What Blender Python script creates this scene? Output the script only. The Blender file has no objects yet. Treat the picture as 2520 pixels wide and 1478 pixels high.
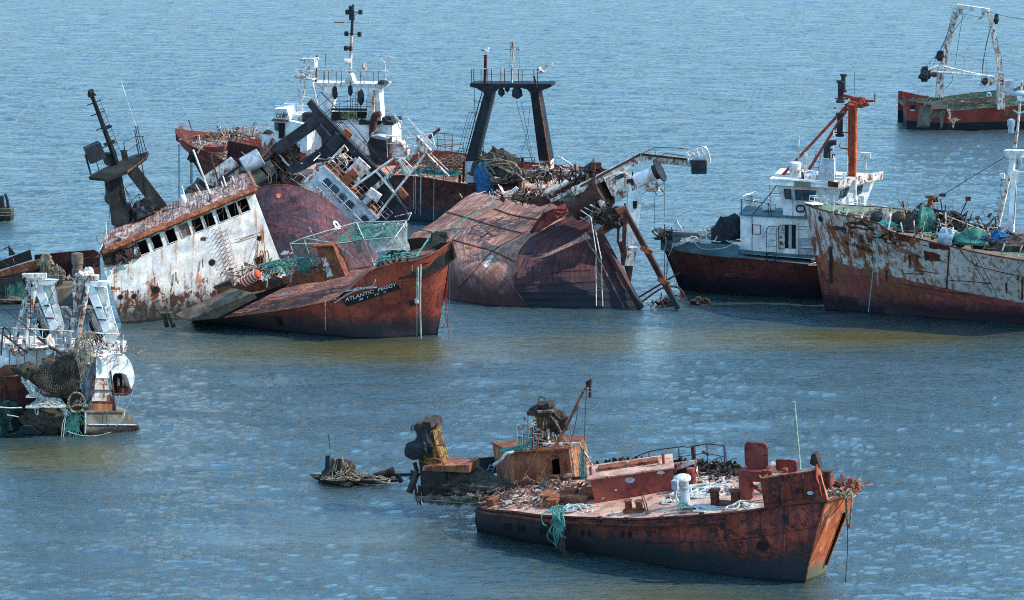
import bpy, math, random
import numpy as np
from mathutils import Vector, Matrix, noise
from mathutils.bvhtree import BVHTree
R = random.Random(7)
scn = bpy.context.scene
COL = scn.collection
# ------------------------------------------------------------------ camera
FP, CH = 6600.0, 33.0                 # focal length in pixels of a 2520 px wide view, camera height
TH = math.atan(1089 / FP)
CO, SI = math.cos(TH), math.sin(TH)
cam_d = bpy.data.cameras.new('camera'); cam = bpy.data.objects.new('camera', cam_d); COL.objects.link(cam)
cam.location = (0, 0, CH); cam.rotation_euler = (math.pi / 2 - TH, 0, 0)
cam_d.sensor_width = 36; cam_d.lens = 36 * FP / 2520; cam_d.clip_end = 6000; cam_d.clip_start = 1
scn.camera = cam
CAMP = Vector((0, 0, CH))
def ray(px, py):
    u = (px - 1260) / FP; v = (739 - py) / FP
    return Vector((u, CO + v * SI, -SI + v * CO))
ZS = {0: (0, 0, 1.6254), 1: (1600, 1480, .75397), 2: (0, 960, .56838), 3: (300, 340, .69018), 4: (640, 0, .6495), 5: (600, 800, .51587),
      6: (1600, 540, .51587), 7: (2600, 300, .70367), 8: (3560, 0, .3788), 9: (1750, 100, .54152), 10: (2300, 1700, .27778),
      11: (2900, 1700, .46012), 12: (1260, 1480, .47619), 13: (1100, 350, .40603), 14: (680, 440, .28415), 15: (2900, 320, .54143),
      16: (3180, 780, .37883), 17: (0, 700, .41933), 18: (2000, 560, .47357), 19: (0, 1100, .46015), 20: (1150, 0, .40584),
      21: (3500, 600, .33825), 22: (1800, 500, .27056)}
class Frame:
    """a wreck's own axes: x to the right along its length, y away from the shore, z up"""
    def __init__(s, ox, oy, head=0, lst=0, trim=0, oz=0):
        rd = math.radians
        s.M = Matrix.Translation((ox, oy, oz)) @ Matrix.Rotation(rd(head), 4, 'Z') @ Matrix.Rotation(rd(-trim), 4, 'Y') @ Matrix.Rotation(rd(lst), 4, 'X')
        s.I = s.M.inverted(); s.c = s.I @ CAMP; s.R3 = s.I.to_3x3(); s.Z = 0
    def _r(s, x, y):
        a, b, k = ZS[s.Z]
        return s.R3 @ ray((a + x * k) / 1.6254, (b + y * k) / 1.6254)
    def __call__(s, x, y, yv=0.0):
        d = s._r(x, y); return s.c + d * ((yv - s.c.y) / d.y)
    def atz(s, x, y, zv):
        d = s._r(x, y); return s.c + d * ((zv - s.c.z) / d.z)
    def atx(s, x, y, xv):
        d = s._r(x, y); return s.c + d * ((xv - s.c.x) / d.x)
    def w(s, x, y, z=0.0):
        a, b, k = ZS[s.Z]
        d = ray((a + x * k) / 1.6254, (b + y * k) / 1.6254)
        return s.I @ (CAMP + d * ((z - CH) / d.z))
    def on(s, bvh, x, y, off=.02):
        d = s._r(x, y).normalized(); h = bvh.ray_cast(s.c, d)
        if h[0] is None: return None
        return h[0] - d * off
    def ps(s, pts, yv=None):
        return [s(p[0], p[1], p[2] if len(p) > 2 else (yv or 0)) for p in pts]
# ------------------------------------------------------------------ mesh building
def catmull(P, n):
    P = [Vector(p) for p in P]
    if len(P) == 2: return [P[0].lerp(P[1], i / (n - 1)) for i in range(n)]
    out = []; m = len(P) - 1
    for i in range(n):
        t = i / (n - 1) * m; k = min(int(t), m - 1); u = t - k
        p0 = P[k - 1] if k else P[0] * 2 - P[1]; p1, p2 = P[k], P[k + 1]; p3 = P[k + 2] if k + 2 <= m else P[m] * 2 - P[m - 1]
        out.append(.5 * ((2 * p1) + (p2 - p0) * u + (2 * p0 - 5 * p1 + 4 * p2 - p3) * u * u + (3 * p1 - 3 * p2 + p3 - p0) * u ** 3))
    return out
RS = [1., 1.]      # thickness scale of pipes and of bars
def jag(pts, amp, k=4):
    out = []
    for a, b in zip(pts, pts[1:] + pts[:1]): out += [(a[0] + (b[0] - a[0]) * i / k + R.gauss(0, amp), a[1] + (b[1] - a[1]) * i / k + R.gauss(0, amp)) for i in range(k)]
    return out
class MB:
    def __init__(s): s.v = []; s.f = []; s.uv = {}
    def add(s, pts): n = len(s.v); s.v += [Vector(p) for p in pts]; return n
    def face(s, pts): n = s.add(pts); s.f.append(tuple(range(n, n + len(pts)))); return s
    def grid(s, rows, closed=False):
        n = len(rows[0]); b = len(s.v); d = 0
        for i, r in enumerate(rows):
            if i: d += (Vector(r[n // 2]) - Vector(rows[i - 1][n // 2])).length
            e = 0
            for j, p in enumerate(r):
                if j: e += (Vector(p) - Vector(r[j - 1])).length
                s.uv[len(s.v)] = (d, e); s.v.append(Vector(p))
        for i in range(len(rows) - 1):
            for j in range(n - 1 + (1 if closed else 0)):
                k = (j + 1) % n
                s.f.append((b + i * n + j, b + i * n + k, b + (i + 1) * n + k, b + (i + 1) * n + j))
        return s
    def prism(s, pts, vec):
        vec = Vector(vec); n = len(pts); b = s.add(pts); c = s.add([Vector(p) + vec for p in pts])
        s.f.append(tuple(range(b, b + n))[::-1]); s.f.append(tuple(range(c, c + n)))
        for i in range(n):
            j = (i + 1) % n; s.f.append((b + i, b + j, c + j, c + i))
        return s
    def box(s, c, sz, rot=None):
        c = Vector(c); x, y, z = [q / 2 for q in sz]
        P = [Vector((a, b_, -z)) for a, b_ in ((-x, -y), (x, -y), (x, y), (-x, y))]
        up = Vector((0, 0, 2 * z))
        if rot is not None: P = [rot @ p for p in P]; up = rot @ up
        return s.prism([c + p for p in P], up)
    def bar(s, p, q, w, h=None, up=(0, 0, 1), w2=None, h2=None):
        p, q = Vector(p), Vector(q); h = h or w; w2 = w2 or w; h2 = h2 or (h if w2 == w else h * w2 / w); k = RS[1]; w, h, w2, h2 = w * k, h * k, w2 * k, h2 * k; d = q - p
        if d.length < 1e-5: return s
        a = d.cross(Vector(up))
        if a.length < 1e-4: a = d.cross(Vector((0, 1, 0)))
        a.normalize(); u = a.cross(d).normalized()
        b = s.add([p + a * i * w / 2 + u * j * h / 2 for i, j in ((-1, -1), (1, -1), (1, 1), (-1, 1))] + [q + a * i * w2 / 2 + u * j * h2 / 2 for i, j in ((-1, -1), (1, -1), (1, 1), (-1, 1))])
        s.f += [(b + 3, b + 2, b + 1, b), (b + 4, b + 5, b + 6, b + 7)] + [(b + i, b + (i + 1) % 4, b + 4 + (i + 1) % 4, b + 4 + i) for i in range(4)]
        return s
    def tube(s, pts, r, n=6, smooth=0):
        pts = [Vector(p) for p in pts]; r = [max(.02, q * RS[0]) for q in r] if isinstance(r, (list, tuple)) else max(.02, r * RS[0])
        if smooth: pts = catmull(pts, smooth)
        m = len(pts); rr = r if isinstance(r, (list, tuple)) else None
        nx = None; b = len(s.v)
        for i, p in enumerate(pts):
            d = (pts[min(i + 1, m - 1)] - pts[max(i - 1, 0)])
            if d.length < 1e-6: d = Vector((0, 0, 1))
            d.normalize()
            if nx is None: nx = d.orthogonal().normalized()
            nx = nx - d * nx.dot(d)
            nx = nx.normalized() if nx.length > 1e-5 else d.orthogonal().normalized()
            by = d.cross(nx)
            q = rr[0] + (rr[-1] - rr[0]) * i / max(1, m - 1) if rr else r
            for k in range(n):
                a = 2 * math.pi * k / n; s.v.append(p + nx * math.cos(a) * q + by * math.sin(a) * q)
        for i in range(m - 1):
            for k in range(n):
                k2 = (k + 1) % n; s.f.append((b + i * n + k, b + i * n + k2, b + (i + 1) * n + k2, b + (i + 1) * n + k))
        s.f.append(tuple(range(b, b + n))[::-1]); s.f.append(tuple(range(b + (m - 1) * n, b + m * n)))
        return s
    def lathe(s, base, axis, prof, n=14):
        base, ax = Vector(base), Vector(axis).normalized(); a = ax.orthogonal().normalized(); c = ax.cross(a)
        rows = [[base + ax * h + (a * math.cos(2 * math.pi * k / n) + c * math.sin(2 * math.pi * k / n)) * max(r, .001) for k in range(n)] for r, h in prof]
        s.grid(rows, True); b = len(s.v) - n * len(rows)
        s.f.append(tuple(range(b, b + n))[::-1]); s.f.append(tuple(range(len(s.v) - n, len(s.v))))
        return s
    def blob(s, c, sz, amp=.25, fr=1.5, nu=16, nv=10, flat=True, seed=0):
        c = Vector(c); rows = []
        for i in range(nv + 1):
            ph = math.pi * i / nv; row = []
            for k in range(nu):
                a = 2 * math.pi * k / nu; d = Vector((math.sin(ph) * math.cos(a), math.sin(ph) * math.sin(a), math.cos(ph)))
                h = 1 + amp * 2 * noise.noise(d * fr + Vector((seed * 7.3, seed, 3))) + amp * noise.noise(d * fr * 3.1 + Vector((seed, 9, 1)))
                p = Vector((d.x * sz[0], d.y * sz[1], d.z * sz[2])) * h
                if flat and p.z < -.2 * sz[2]: p.z = -.2 * sz[2]
                row.append(c + p)
            rows.append(row)
        return s.grid(rows, True)
    def rail(s, pts, h, r=.025, posts=None, mid=1, up=(0, 0, 1), n=5):
        """pts: base line; top rail, mid rails and posts"""
        up = Vector(up); pts = [Vector(p) for p in pts]
        for m in range(mid + 1): s.tube([p + up * h * (m + 1) / (mid + 1) for p in pts], r, n)
        for a, b in zip(pts, pts[1:]):
            k = max(1, round((b - a).length / (posts or 1.0)))
            for i in range(k + 1):
                q = a.lerp(b, i / k); s.tube([q, q + up * h], r, n)
        return s
    def ladder(s, a, b, w, side, r=.02, step=.3):
        a, b = Vector(a), Vector(b); sd = Vector(side).normalized() * w / 2
        s.tube([a - sd, b - sd], r, 4); s.tube([a + sd, b + sd], r, 4); k = max(2, int((b - a).length / step))
        for i in range(1, k): q = a.lerp(b, i / k); s.tube([q - sd, q + sd], r * .8, 4)
        return s
    def chaos(s, c, sz, n, rnd, lmin=.3, lmax=1.4, th=.06, kinds=(1, 1, 1), flat=.35):
        """heap of twisted bars, plates and pipes"""
        c = Vector(c)
        for i in range(n):
            p = c + Vector([rnd.gauss(0, .42) * q for q in sz[:2]] + [abs(rnd.gauss(0, .4)) * sz[2]])
            L = rnd.uniform(lmin, lmax); a = rnd.uniform(0, 6.28); e = rnd.gauss(0, flat)
            d = Vector((math.cos(a) * math.cos(e), math.sin(a) * math.cos(e), math.sin(e)))
            k = rnd.choices((0, 1, 2), kinds)[0]
            if k == 0: s.bar(p - d * L / 2, p + d * L / 2, th * rnd.uniform(.6, 1.6), th * rnd.uniform(.5, 1.2))
            elif k == 1:
                q = d.orthogonal().normalized() * rnd.uniform(.1, .4); s.prism([p, p + d * L * .5 + Vector((0, 0, rnd.gauss(0, .1))), p + d * L * .4 + q, p + q * .8], (0, 0, .03))
            else: s.tube([p - d * L / 2, p + Vector((rnd.gauss(0, .12), rnd.gauss(0, .12), rnd.uniform(0, .2))), p + d * L / 2], th * .4, 5, 7)
        return s
    def tangle(s, c, sz, n, r, rnd, turns=10, seg=44):
        """rope thrown in loops: n long wandering strands"""
        c = Vector(c)
        for i in range(n):
            P = []; p = Vector((rnd.gauss(0, .4), rnd.gauss(0, .4), rnd.random() * .8)); a = rnd.uniform(0, 6.28)
            for k in range(turns):
                P.append(c + Vector((p.x * sz[0], p.y * sz[1], p.z * sz[2])))
                a += rnd.gauss(.9, .8); p = p + Vector((math.cos(a), math.sin(a), 0)) * .55
                p.x = max(-1, min(1, p.x)); p.y = max(-1, min(1, p.y)); rr = min(1, math.hypot(p.x, p.y)); p.z = rnd.uniform(.1, 1) * (1.15 - rr)
            s.tube(P, r, 5, seg)
        return s
    def net(s, rows, r=.012, jit=.0, rnd=R, skip=.0):
        r /= RS[0] * 1.0
        for L in (rows, list(zip(*rows))):
            for row in L:
                seg = []
                for p in row:
                    if rnd.random() < skip:
                        if len(seg) > 1: s.tube(seg, r, 3)
                        seg = []
                    else: seg.append(Vector(p) + Vector((rnd.gauss(0, jit), rnd.gauss(0, jit), rnd.gauss(0, jit))) if jit else p)
                if len(seg) > 1: s.tube(seg, r, 3)
        return s
def patch(c4, nu, nv, sag=0, amp=0, seed=0, dirv=(0, 0, -1)):
    a, b, c, d = [Vector(p) for p in c4]; dv = Vector(dirv); rows = []
    for i in range(nv + 1):
        v = i / nv; row = []
        for k in range(nu + 1):
            u = k / nu; p = a.lerp(b, u).lerp(d.lerp(c, u), v) + dv * sag * math.sin(math.pi * u) * math.sin(math.pi * v)
            if amp: p += Vector((noise.noise(p * .9 + Vector((seed, 0, 0))), noise.noise(p * .9 + Vector((0, seed, 5))), noise.noise(p * .9 + Vector((3, 0, seed))))) * amp
            row.append(p)
        rows.append(row)
    return rows
def wall(mb, c4, holes, th=(0, .08, 0), nu=1):
    """c4 = bottom-left, bottom-right, top-right, top-left; holes = (u0,u1,v0,v1); real openings with reveals"""
    a, b, c, d = [Vector(p) for p in c4]; th = Vector(th)
    S = lambda u, v: a.lerp(b, u).lerp(d.lerp(c, u), v)
    us = sorted({0., 1.} | {h[0] for h in holes} | {h[1] for h in holes} | {i / nu for i in range(nu)}); vs = sorted({0., 1.} | {h[2] for h in holes} | {h[3] for h in holes})
    for u0, u1 in zip(us, us[1:]):
        for v0, v1 in zip(vs, vs[1:]):
            um, vm = (u0 + u1) / 2, (v0 + v1) / 2
            if any(h[0] < um < h[1] and h[2] < vm < h[3] for h in holes): continue
            q = [S(u0, v0), S(u1, v0), S(u1, v1), S(u0, v1)]
            mb.face(q); mb.face([p + th for p in q[::-1]])
    for h in list(holes) + [(0, 1, 0, 1)]:
        q = [S(h[0], h[2]), S(h[1], h[2]), S(h[1], h[3]), S(h[0], h[3])]
        for i in range(4): mb.face([q[i], q[(i + 1) % 4], q[(i + 1) % 4] + th, q[i] + th])
    return S
# ------------------------------------------------------------------ objects
def mesh_of(name, mb, mat, smooth, org=None):
    me = bpy.data.meshes.new(name); o = Vector(org) if org is not None else Vector()
    me.from_pydata([v - o for v in mb.v], [], mb.f)
    if mb.uv:
        ul = me.uv_layers.new(name='plates'); vi = np.empty(len(me.loops), 'i'); me.loops.foreach_get('vertex_index', vi)
        T = np.zeros((len(mb.v), 2), 'f')
        for k, q in mb.uv.items(): T[k] = q
        ul.data.foreach_set('uv', T[vi].ravel())
    me.materials.append(mat)
    if smooth: me.shade_smooth(); me.set_sharp_from_angle(angle=math.radians(smooth if smooth > 1 else 38))
    me.update(); return me
def thing(name, label, cat, f, group=None, at=None):
    o = bpy.data.objects.new(name, None); COL.objects.link(o); o.empty_display_size = .5
    o.matrix_world = f.M if at is None else f.M @ Matrix.Translation(at)
    o['label'] = label; o['category'] = cat
    if group: o['group'] = group
    FRM[o.name] = f; OFF[o.name] = Vector(at) if at is not None else Vector()
    return o
OFF = {}
FRM = {}; SRC = [None]
def part(T, name, mb, mat, smooth=0, label=None, kind=None):
    if not mb.f: return None
    off = OFF[T.name]
    if SRC[0] is not None and not getattr(mb, 'done', 0):
        X = FRM[T.name].I @ SRC[0].M; mb.v = [X @ v for v in mb.v]; mb.done = 1
    o = bpy.data.objects.new(name, mesh_of(name, mb, mat, smooth, off)); COL.objects.link(o); o.parent = T
    OFF[o.name] = off; FRM[o.name] = FRM[T.name]
    if label: o['label'] = label
    if kind: o['kind'] = kind
    return o
def solo(name, label, cat, f, mb, mat, smooth=0, group=None, kind=None):
    lo = Vector([sum(v[i] for v in mb.v) / len(mb.v) for i in range(3)]); lo.z = min(v.z for v in mb.v)
    o = bpy.data.objects.new(name, mesh_of(name, mb, mat, smooth, lo)); COL.objects.link(o)
    o.matrix_world = f.M @ Matrix.Translation(lo); OFF[o.name] = lo
    if label: o['label'] = label; o['category'] = cat
    if group: o['group'] = group
    if kind: o['kind'] = kind
    return o
class Hull: pass
def hull(f, T, st, mat, n=44, lv=9, below=2.2, bulge=0., yc=0., drop=None, th=.1, inset=0., deckmat=None, inmat=None, name='hull', ends=(1, 1), inward=.5, rough=0, capmat=None, capr=.06, deckname='deck', cap=True, jag=0):
    """st: (top x, top y, local y of near top edge, waterline x, waterline y) in the frame's reading grid"""
    tops = catmull([f(a, b, c) for a, b, c, d, e in st], n); bots = catmull([f.w(d, e) for a, b, c, d, e in st], n)
    yl = [float(np.interp(i / (n - 1), np.linspace(0, 1, len(yc)), yc)) for i in range(n)] if isinstance(yc, list) else [yc] * n
    mir = lambda p, i: Vector((p.x, 2 * yl[i] - p.y, p.z))
    near = []
    for i, (t, b) in enumerate(zip(tops, bots)):
        if jag: t = t + Vector((0, 0, jag * noise.noise(Vector((i * .9, 0, 0)))))
        tops[i] = t
        c = []
        for k in range(lv):
            q = k / (lv - 1); p = t.lerp(b, q); p.y -= bulge * math.sin(math.pi * q)
            if rough: p.y += rough * noise.noise(p * .7) + rough * .5 * noise.noise(p * 2.1)
            if yl[i] - p.y < 0: p.y = yl[i]
            c.append(p)
        e = b.copy(); e.z -= below; e.y = min(yl[i], e.y + inward); c.append(e); near.append(c)
    H = Hull(); mb = MB(); mb.grid(near); far = [[mir(p, i) for p in c] for i, c in enumerate(near)]; mb.grid([c[::-1] for c in far])
    for on_, i in ((ends[0], 0), (ends[1], -1)):
        if on_ and (near[i][0] - far[i][0]).length > .05: mb.grid([near[i], far[i]] if i == 0 else [far[i], near[i]])
    T_, F_ = tops, [mir(p, i) for i, p in enumerate(tops)]
    if drop is not None:
        dz = Vector((0, 0, drop))
        for L, sg in ((T_, 1), (F_, -1)):
            inn = [p + Vector((0, sg * min(th, abs(p.y - yl[i])), 0)) for i, p in enumerate(L)]; lowr = [p + Vector((0, sg * min(th + inset, abs(p.y - yl[i])), 0)) for i, p in enumerate(L)]
            mi = MB(); mi.grid([inn, [p - dz for p in lowr]]); part(T, 'bulwark', mi, inmat or mat, 0)
        dk = MB(); A = [p - dz + Vector((0, min(th + inset, abs(p.y - yl[i])) - .01, 0)) for i, p in enumerate(T_)]; B = [mir(p, i) for i, p in enumerate(A)]
        dk.grid([[a.lerp(b, k / 6) for k in range(7)] for a, b in zip(A, B)]); H.deck = part(T, deckname, dk, deckmat or mat)
        H.dk = dk
    if cap:
        cp = MB()
        for L in (T_, F_): cp.tube(L, capr, 5)
        for on_, i in ((ends[0], 0), (ends[1], -1)):
            if on_ and (T_[i] - F_[i]).length > .1: cp.tube([T_[i], F_[i]], capr, 5)
        part(T, 'gunwale', cp, capmat or mat)
    H.o = part(T, name, mb, mat, 50)
    H.near, H.far, H.top, H.ftop = near, far, T_, F_; H.bvh = BVHTree.FromPolygons(mb.v, mb.f); H.mb = mb
    return H
def text_on(f, T, bvh, txt, p0, p1, hgt, mat, name='lettering', bold=.0, skew=0, up=None, off=.03):
    """letters laid on a surface between reading-grid points p0 and p1 (baseline), cap height hgt"""
    cu = bpy.data.curves.new('t', 'FONT'); cu.body = txt; cu.size = 1; cu.offset = bold; cu.resolution_u = 3
    ob = bpy.data.objects.new('t', cu); COL.objects.link(ob); dg = bpy.context.evaluated_depsgraph_get(); dg.update()
    me = bpy.data.meshes.new_from_object(ob.evaluated_get(dg)); bpy.data.objects.remove(ob)
    if not me.vertices: return
    xs = [v.co.x for v in me.vertices]; x0, x1 = min(xs), max(xs)
    dx, dy = p1[0] - p0[0], p1[1] - p0[1]; L = math.hypot(dx, dy)
    ux, uy = (0, -1) if up is None else up
    m = MB()
    for v in me.vertices:
        q = (v.co.x - x0) / (x1 - x0); h = v.co.y / .7 * hgt
        X, Y = p0[0] + dx * q + ux * h + skew * h, p0[1] + dy * q + uy * h
        P = f.on(bvh, X, Y, off); m.v.append(P if P is not None else f(X, Y, 0))
    m.f = [tuple(p.vertices) for p in me.polygons]; bpy.data.meshes.remove(me)
    return part(T, name, m, mat)
def decal(f, T, bvh, name, pts, mat, off=.025, label=None, depth=0, sub=True):
    P = [f.on(bvh, x, y, off) for x, y in pts]
    if any(p is None for p in P): return None
    m = MB(); c = sum(P, Vector()) / len(P)
    for i in range(len(P)): m.face([c, P[i], P[(i + 1) % len(P)]])
    return part(T, name, m, mat, label=label)
def ell(cx, cy, rx, ry, n=14, rot=0):
    return [(cx + rx * math.cos(t) * math.cos(rot) - ry * math.sin(t) * math.sin(rot), cy + rx * math.cos(t) * math.sin(rot) + ry * math.sin(t) * math.cos(rot)) for t in [2 * math.pi * i / n for i in range(n)]]
# ------------------------------------------------------------------ materials
def lin(*c): return tuple((x / 255 / 12.92 if x <= 10 else ((x / 255 + .055) / 1.055) ** 2.4) for x in c) + (1,)
def nodes(name):
    m = bpy.data.materials.new(name); m.use_nodes = True; nt = m.node_tree; nt.nodes.clear()
    o = nt.nodes.new('ShaderNodeOutputMaterial'); b = nt.nodes.new('ShaderNodeBsdfPrincipled'); nt.links.new(b.outputs[0], o.inputs[0])
    return m, nt, b
class NT:
    def __init__(s, nt): s.nt = nt
    def new(s, t, **k):
        n = s.nt.nodes.new(t)
        for a, b in k.items(): setattr(n, a, b)
        return n
    def link(s, a, b): s.nt.links.new(a, b)
    def noise(s, vec, sc, det=5, rough=.6, dist=0):
        n = s.new('ShaderNodeTexNoise'); n.inputs['Scale'].default_value = sc; n.inputs['Detail'].default_value = det; n.inputs['Roughness'].default_value = rough; n.inputs['Distortion'].default_value = dist
        s.link(vec, n.inputs['Vector']); return n.outputs[0]
    def scale(s, vec, x, y, z, loc=(0, 0, 0)):
        n = s.new('ShaderNodeMapping'); n.inputs['Scale'].default_value = (x, y, z); n.inputs['Location'].default_value = loc; s.link(vec, n.inputs[0]); return n.outputs[0]
    def step(s, fac, a, b, lo=0., hi=1.):
        n = s.new('ShaderNodeMapRange', interpolation_type='SMOOTHSTEP'); s.link(fac, n.inputs[0])
        for i, q in zip((1, 2, 3, 4), (a, b, lo, hi)): n.inputs[i].default_value = q
        return n.outputs[0]
    def mix(s, fac, a, b):
        n = s.new('ShaderNodeMix', data_type='RGBA')
        for q, i in ((fac, 0), (a, 6), (b, 7)):
            if hasattr(q, 'is_linked'): s.link(q, n.inputs[i])
            else: n.inputs[i].default_value = q
        return n.outputs[2]
    def m(s, op, a, b=0.):
        n = s.new('ShaderNodeMath', operation=op)
        for q, i in ((a, 0), (b, 1)):
            if hasattr(q, 'is_linked'): s.link(q, n.inputs[i])
            else: n.inputs[i].default_value = q
        return n.outputs[0]
SEED = [0]
def surf(name, base, c2=None, k2=.5, rust=None, kr=.3, dark=None, kd=.2, streak=None, ks=.4, sc=1., tide=None, rough=.75, bump=.25, plates=None, rs=.35, bow=None, bands=None, planks=None, metal=0, val=.25, wornbelow=None):
    SEED[0] += 1; sd = SEED[0] * 13.7
    m, nt, b = nodes(name); N = NT(nt)
    g = N.new('ShaderNodeNewGeometry'); pos = N.scale(g.outputs['Position'], 1, 1, 1, (sd, sd * .3, 0))
    th = lambda k: .5 + (.5 - k) * .42
    col = base
    sepz = N.new('ShaderNodeSeparateXYZ'); N.link(g.outputs['Position'], sepz.inputs[0]); Z = sepz.outputs[2]
    if bands:      # painted bands by height on the thing itself: (z, colour above z, slope per metre of x)
        tc = N.new('ShaderNodeTexCoord'); so = N.new('ShaderNodeSeparateXYZ'); N.link(tc.outputs['Object'], so.inputs[0])
        wob = N.m('MULTIPLY', N.m('SUBTRACT', N.noise(pos, 2.5, 4), .5), .25)
        for z, cc, sl in bands:
            h = N.m('ADD', N.m('ADD', so.outputs[2], N.m('MULTIPLY', so.outputs[0], sl)), wob)
            col = N.mix(N.step(h, z - .03, z + .03), col, cc)
    if c2: col = N.mix(N.step(N.noise(pos, .9 * sc, 6, .65, .4), th(k2) - .05, th(k2) + .05), col, c2)
    if planks:
        uv = N.new('ShaderNodeUVMap'); st = N.scale(uv.outputs[0], *planks)
        col = N.mix(N.step(N.noise(st, 1, 5, .7), .4, .62, 0, .9), col, dark or base)
    if streak:
        sv = N.scale(pos, 3.2 * sc, 3.2 * sc, .28 * sc); s1 = N.noise(sv, 1, 5, .6)
        col = N.mix(N.step(s1, th(ks) - .05, th(ks) + .09, 0, .85), col, streak)
    if rust:
        w = N.m('ADD', N.m('MULTIPLY', N.noise(pos, 1.7 * sc, 8, .72, .6), 1 - rs), N.m('MULTIPLY', N.noise(N.scale(pos, (5 if rs < .5 else 1.8) * sc, (5 if rs < .5 else 1.8) * sc, (.6 if rs < .5 else .16) * sc), 1, 6, .7), rs))
        if bow: w = N.m('ADD', w, N.step(so.outputs[0], bow[0], bow[1], 0, bow[2]))
        if wornbelow: w = N.m('ADD', w, N.step(Z, wornbelow[0], wornbelow[1], wornbelow[2], 0))
        col = N.mix(N.step(w, th(kr) - .035, th(kr) + .025), col, rust)
    if dark: col = N.mix(N.step(N.noise(pos, 2.3 * sc, 8, .75, .9), th(kd) - .02, th(kd) + .05, 0, .9), col, dark)
    ht = N.noise(pos, 7 * sc, 8, .7)
    if plates:
        uv = N.new('ShaderNodeUVMap'); br = N.new('ShaderNodeTexBrick'); N.link(uv.outputs[0], br.inputs[0]); br.inputs['Scale'].default_value = 1; br.inputs['Brick Width'].default_value = plates[0]; br.inputs['Row Height'].default_value = plates[1]
        br.inputs['Mortar Size'].default_value = .03; br.inputs['Mortar Smooth'].default_value = .7
        br.inputs['Color1'].default_value = (.82, .82, .82, 1); br.inputs['Color2'].default_value = (1.1, 1.1, 1.1, 1); br.inputs['Mortar'].default_value = (.45, .4, .4, 1)
        mm = N.new('ShaderNodeMix', data_type='RGBA', blend_type='MULTIPLY'); mm.inputs[0].default_value = .95; N.link(col if hasattr(col, 'is_linked') else N.mix(0., col, col), mm.inputs[6]); N.link(br.outputs[0], mm.inputs[7]); col = mm.outputs[2]
        ht = N.m('SUBTRACT', ht, N.m('MULTIPLY', br.outputs[1], .7))
    # value variation
    v = N.step(N.noise(pos, 1.1 * sc, 7, .7), .3, .7, (1 - val) * 1.18, (1 + val) * 1.18); hv = N.new('ShaderNodeHueSaturation'); N.link(v, hv.inputs['Value'])
    if hasattr(col, 'is_linked'): N.link(col, hv.inputs['Color'])
    else: hv.inputs['Color'].default_value = col
    col = hv.outputs[0]
    if tide:
        z0, z1, tcol = tide; wz = N.m('ADD', Z, N.m('MULTIPLY', N.m('SUBTRACT', N.noise(N.scale(pos, 1, 1, .5), 1.6, 6, .75), .5), (z1 - z0) * 1.3 + .25))
        col = N.mix(N.step(wz, z0, z1, .93, 0), col, tcol)
        col = N.mix(N.step(Z, .02, .22, .8, 0), col, lin(14, 22, 20))
    N.link(col, b.inputs['Base Color']); b.inputs['Roughness'].default_value = rough; b.inputs['Metallic'].default_value = metal
    b.inputs['Specular IOR Level'].default_value = .3
    if bump:
        bp = N.new('ShaderNodeBump'); bp.inputs['Strength'].default_value = bump; bp.inputs['Distance'].default_value = .08; N.link(ht, bp.inputs['Height']); N.link(bp.outputs[0], b.inputs['Normal'])
    return m
RUST = lin(116, 68, 46); RUSTD = lin(62, 34, 28); DK = lin(34, 24, 26); TIDE = lin(34, 46, 46)
MT = {}
MT['white'] = surf('peeling_white_paint', lin(232, 232, 226), c2=lin(196, 202, 200), k2=.4, rust=RUST, kr=.16, streak=lin(190, 150, 120), ks=.2, dark=lin(60, 40, 34), kd=.08)
MT['white_rusty'] = surf('rusty_white_paint', lin(222, 220, 210), c2=lin(190, 186, 176), rust=lin(120, 70, 50), kr=.42, streak=lin(176, 120, 84), ks=.35, dark=lin(54, 34, 30), kd=.17, sc=1.4)
MT['white_thin'] = surf('chalky_white_paint', lin(226, 224, 216), c2=lin(196, 190, 180), rust=lin(120, 78, 58), kr=.32, sc=2.5, bump=.1)
MT['cabin_white'] = surf('white_cabin_plating', lin(232, 228, 214), c2=lin(206, 208, 204), k2=.45, streak=lin(190, 116, 66), ks=.3, rust=lin(120, 60, 32), kr=.17, dark=lin(60, 44, 36), kd=.1, tide=(.6, 2.6, lin(46, 50, 46)), wornbelow=(1., 4.5, .14), bump=.3)
MT['bridge_white'] = surf('weathered_bridge_white', lin(205, 216, 214), c2=lin(180, 196, 196), rust=lin(120, 74, 48), kr=.2, dark=lin(70, 50, 40), kd=.12, sc=1.5)
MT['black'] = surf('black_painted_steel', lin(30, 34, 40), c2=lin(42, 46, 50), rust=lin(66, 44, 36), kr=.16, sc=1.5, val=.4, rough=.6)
MT['blackgreen'] = surf('sooty_mast_steel', lin(28, 31, 34), c2=lin(40, 42, 40), rust=lin(66, 46, 38), kr=.2, sc=1.3, val=.4)
MT['rust'] = surf('brown_rust', RUST, c2=lin(140, 80, 50), dark=RUSTD, kd=.4, sc=1.6, val=.35)
MT['rustd'] = surf('dark_rust', lin(70, 42, 34), c2=lin(98, 56, 42), dark=DK, kd=.4, sc=1.5, val=.35)
MT['rustdeck'] = surf('rusted_deck', lin(198, 160, 138), c2=lin(172, 130, 110), rust=lin(122, 76, 60), kr=.33, dark=lin(84, 54, 46), kd=.28, sc=1.1, val=.25)
MT['coaming'] = surf('red_coaming_paint', lin(142, 68, 56), c2=lin(120, 56, 50), rust=lin(98, 52, 44), kr=.33, dark=lin(60, 30, 30), kd=.16, sc=1., val=.2)
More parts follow.
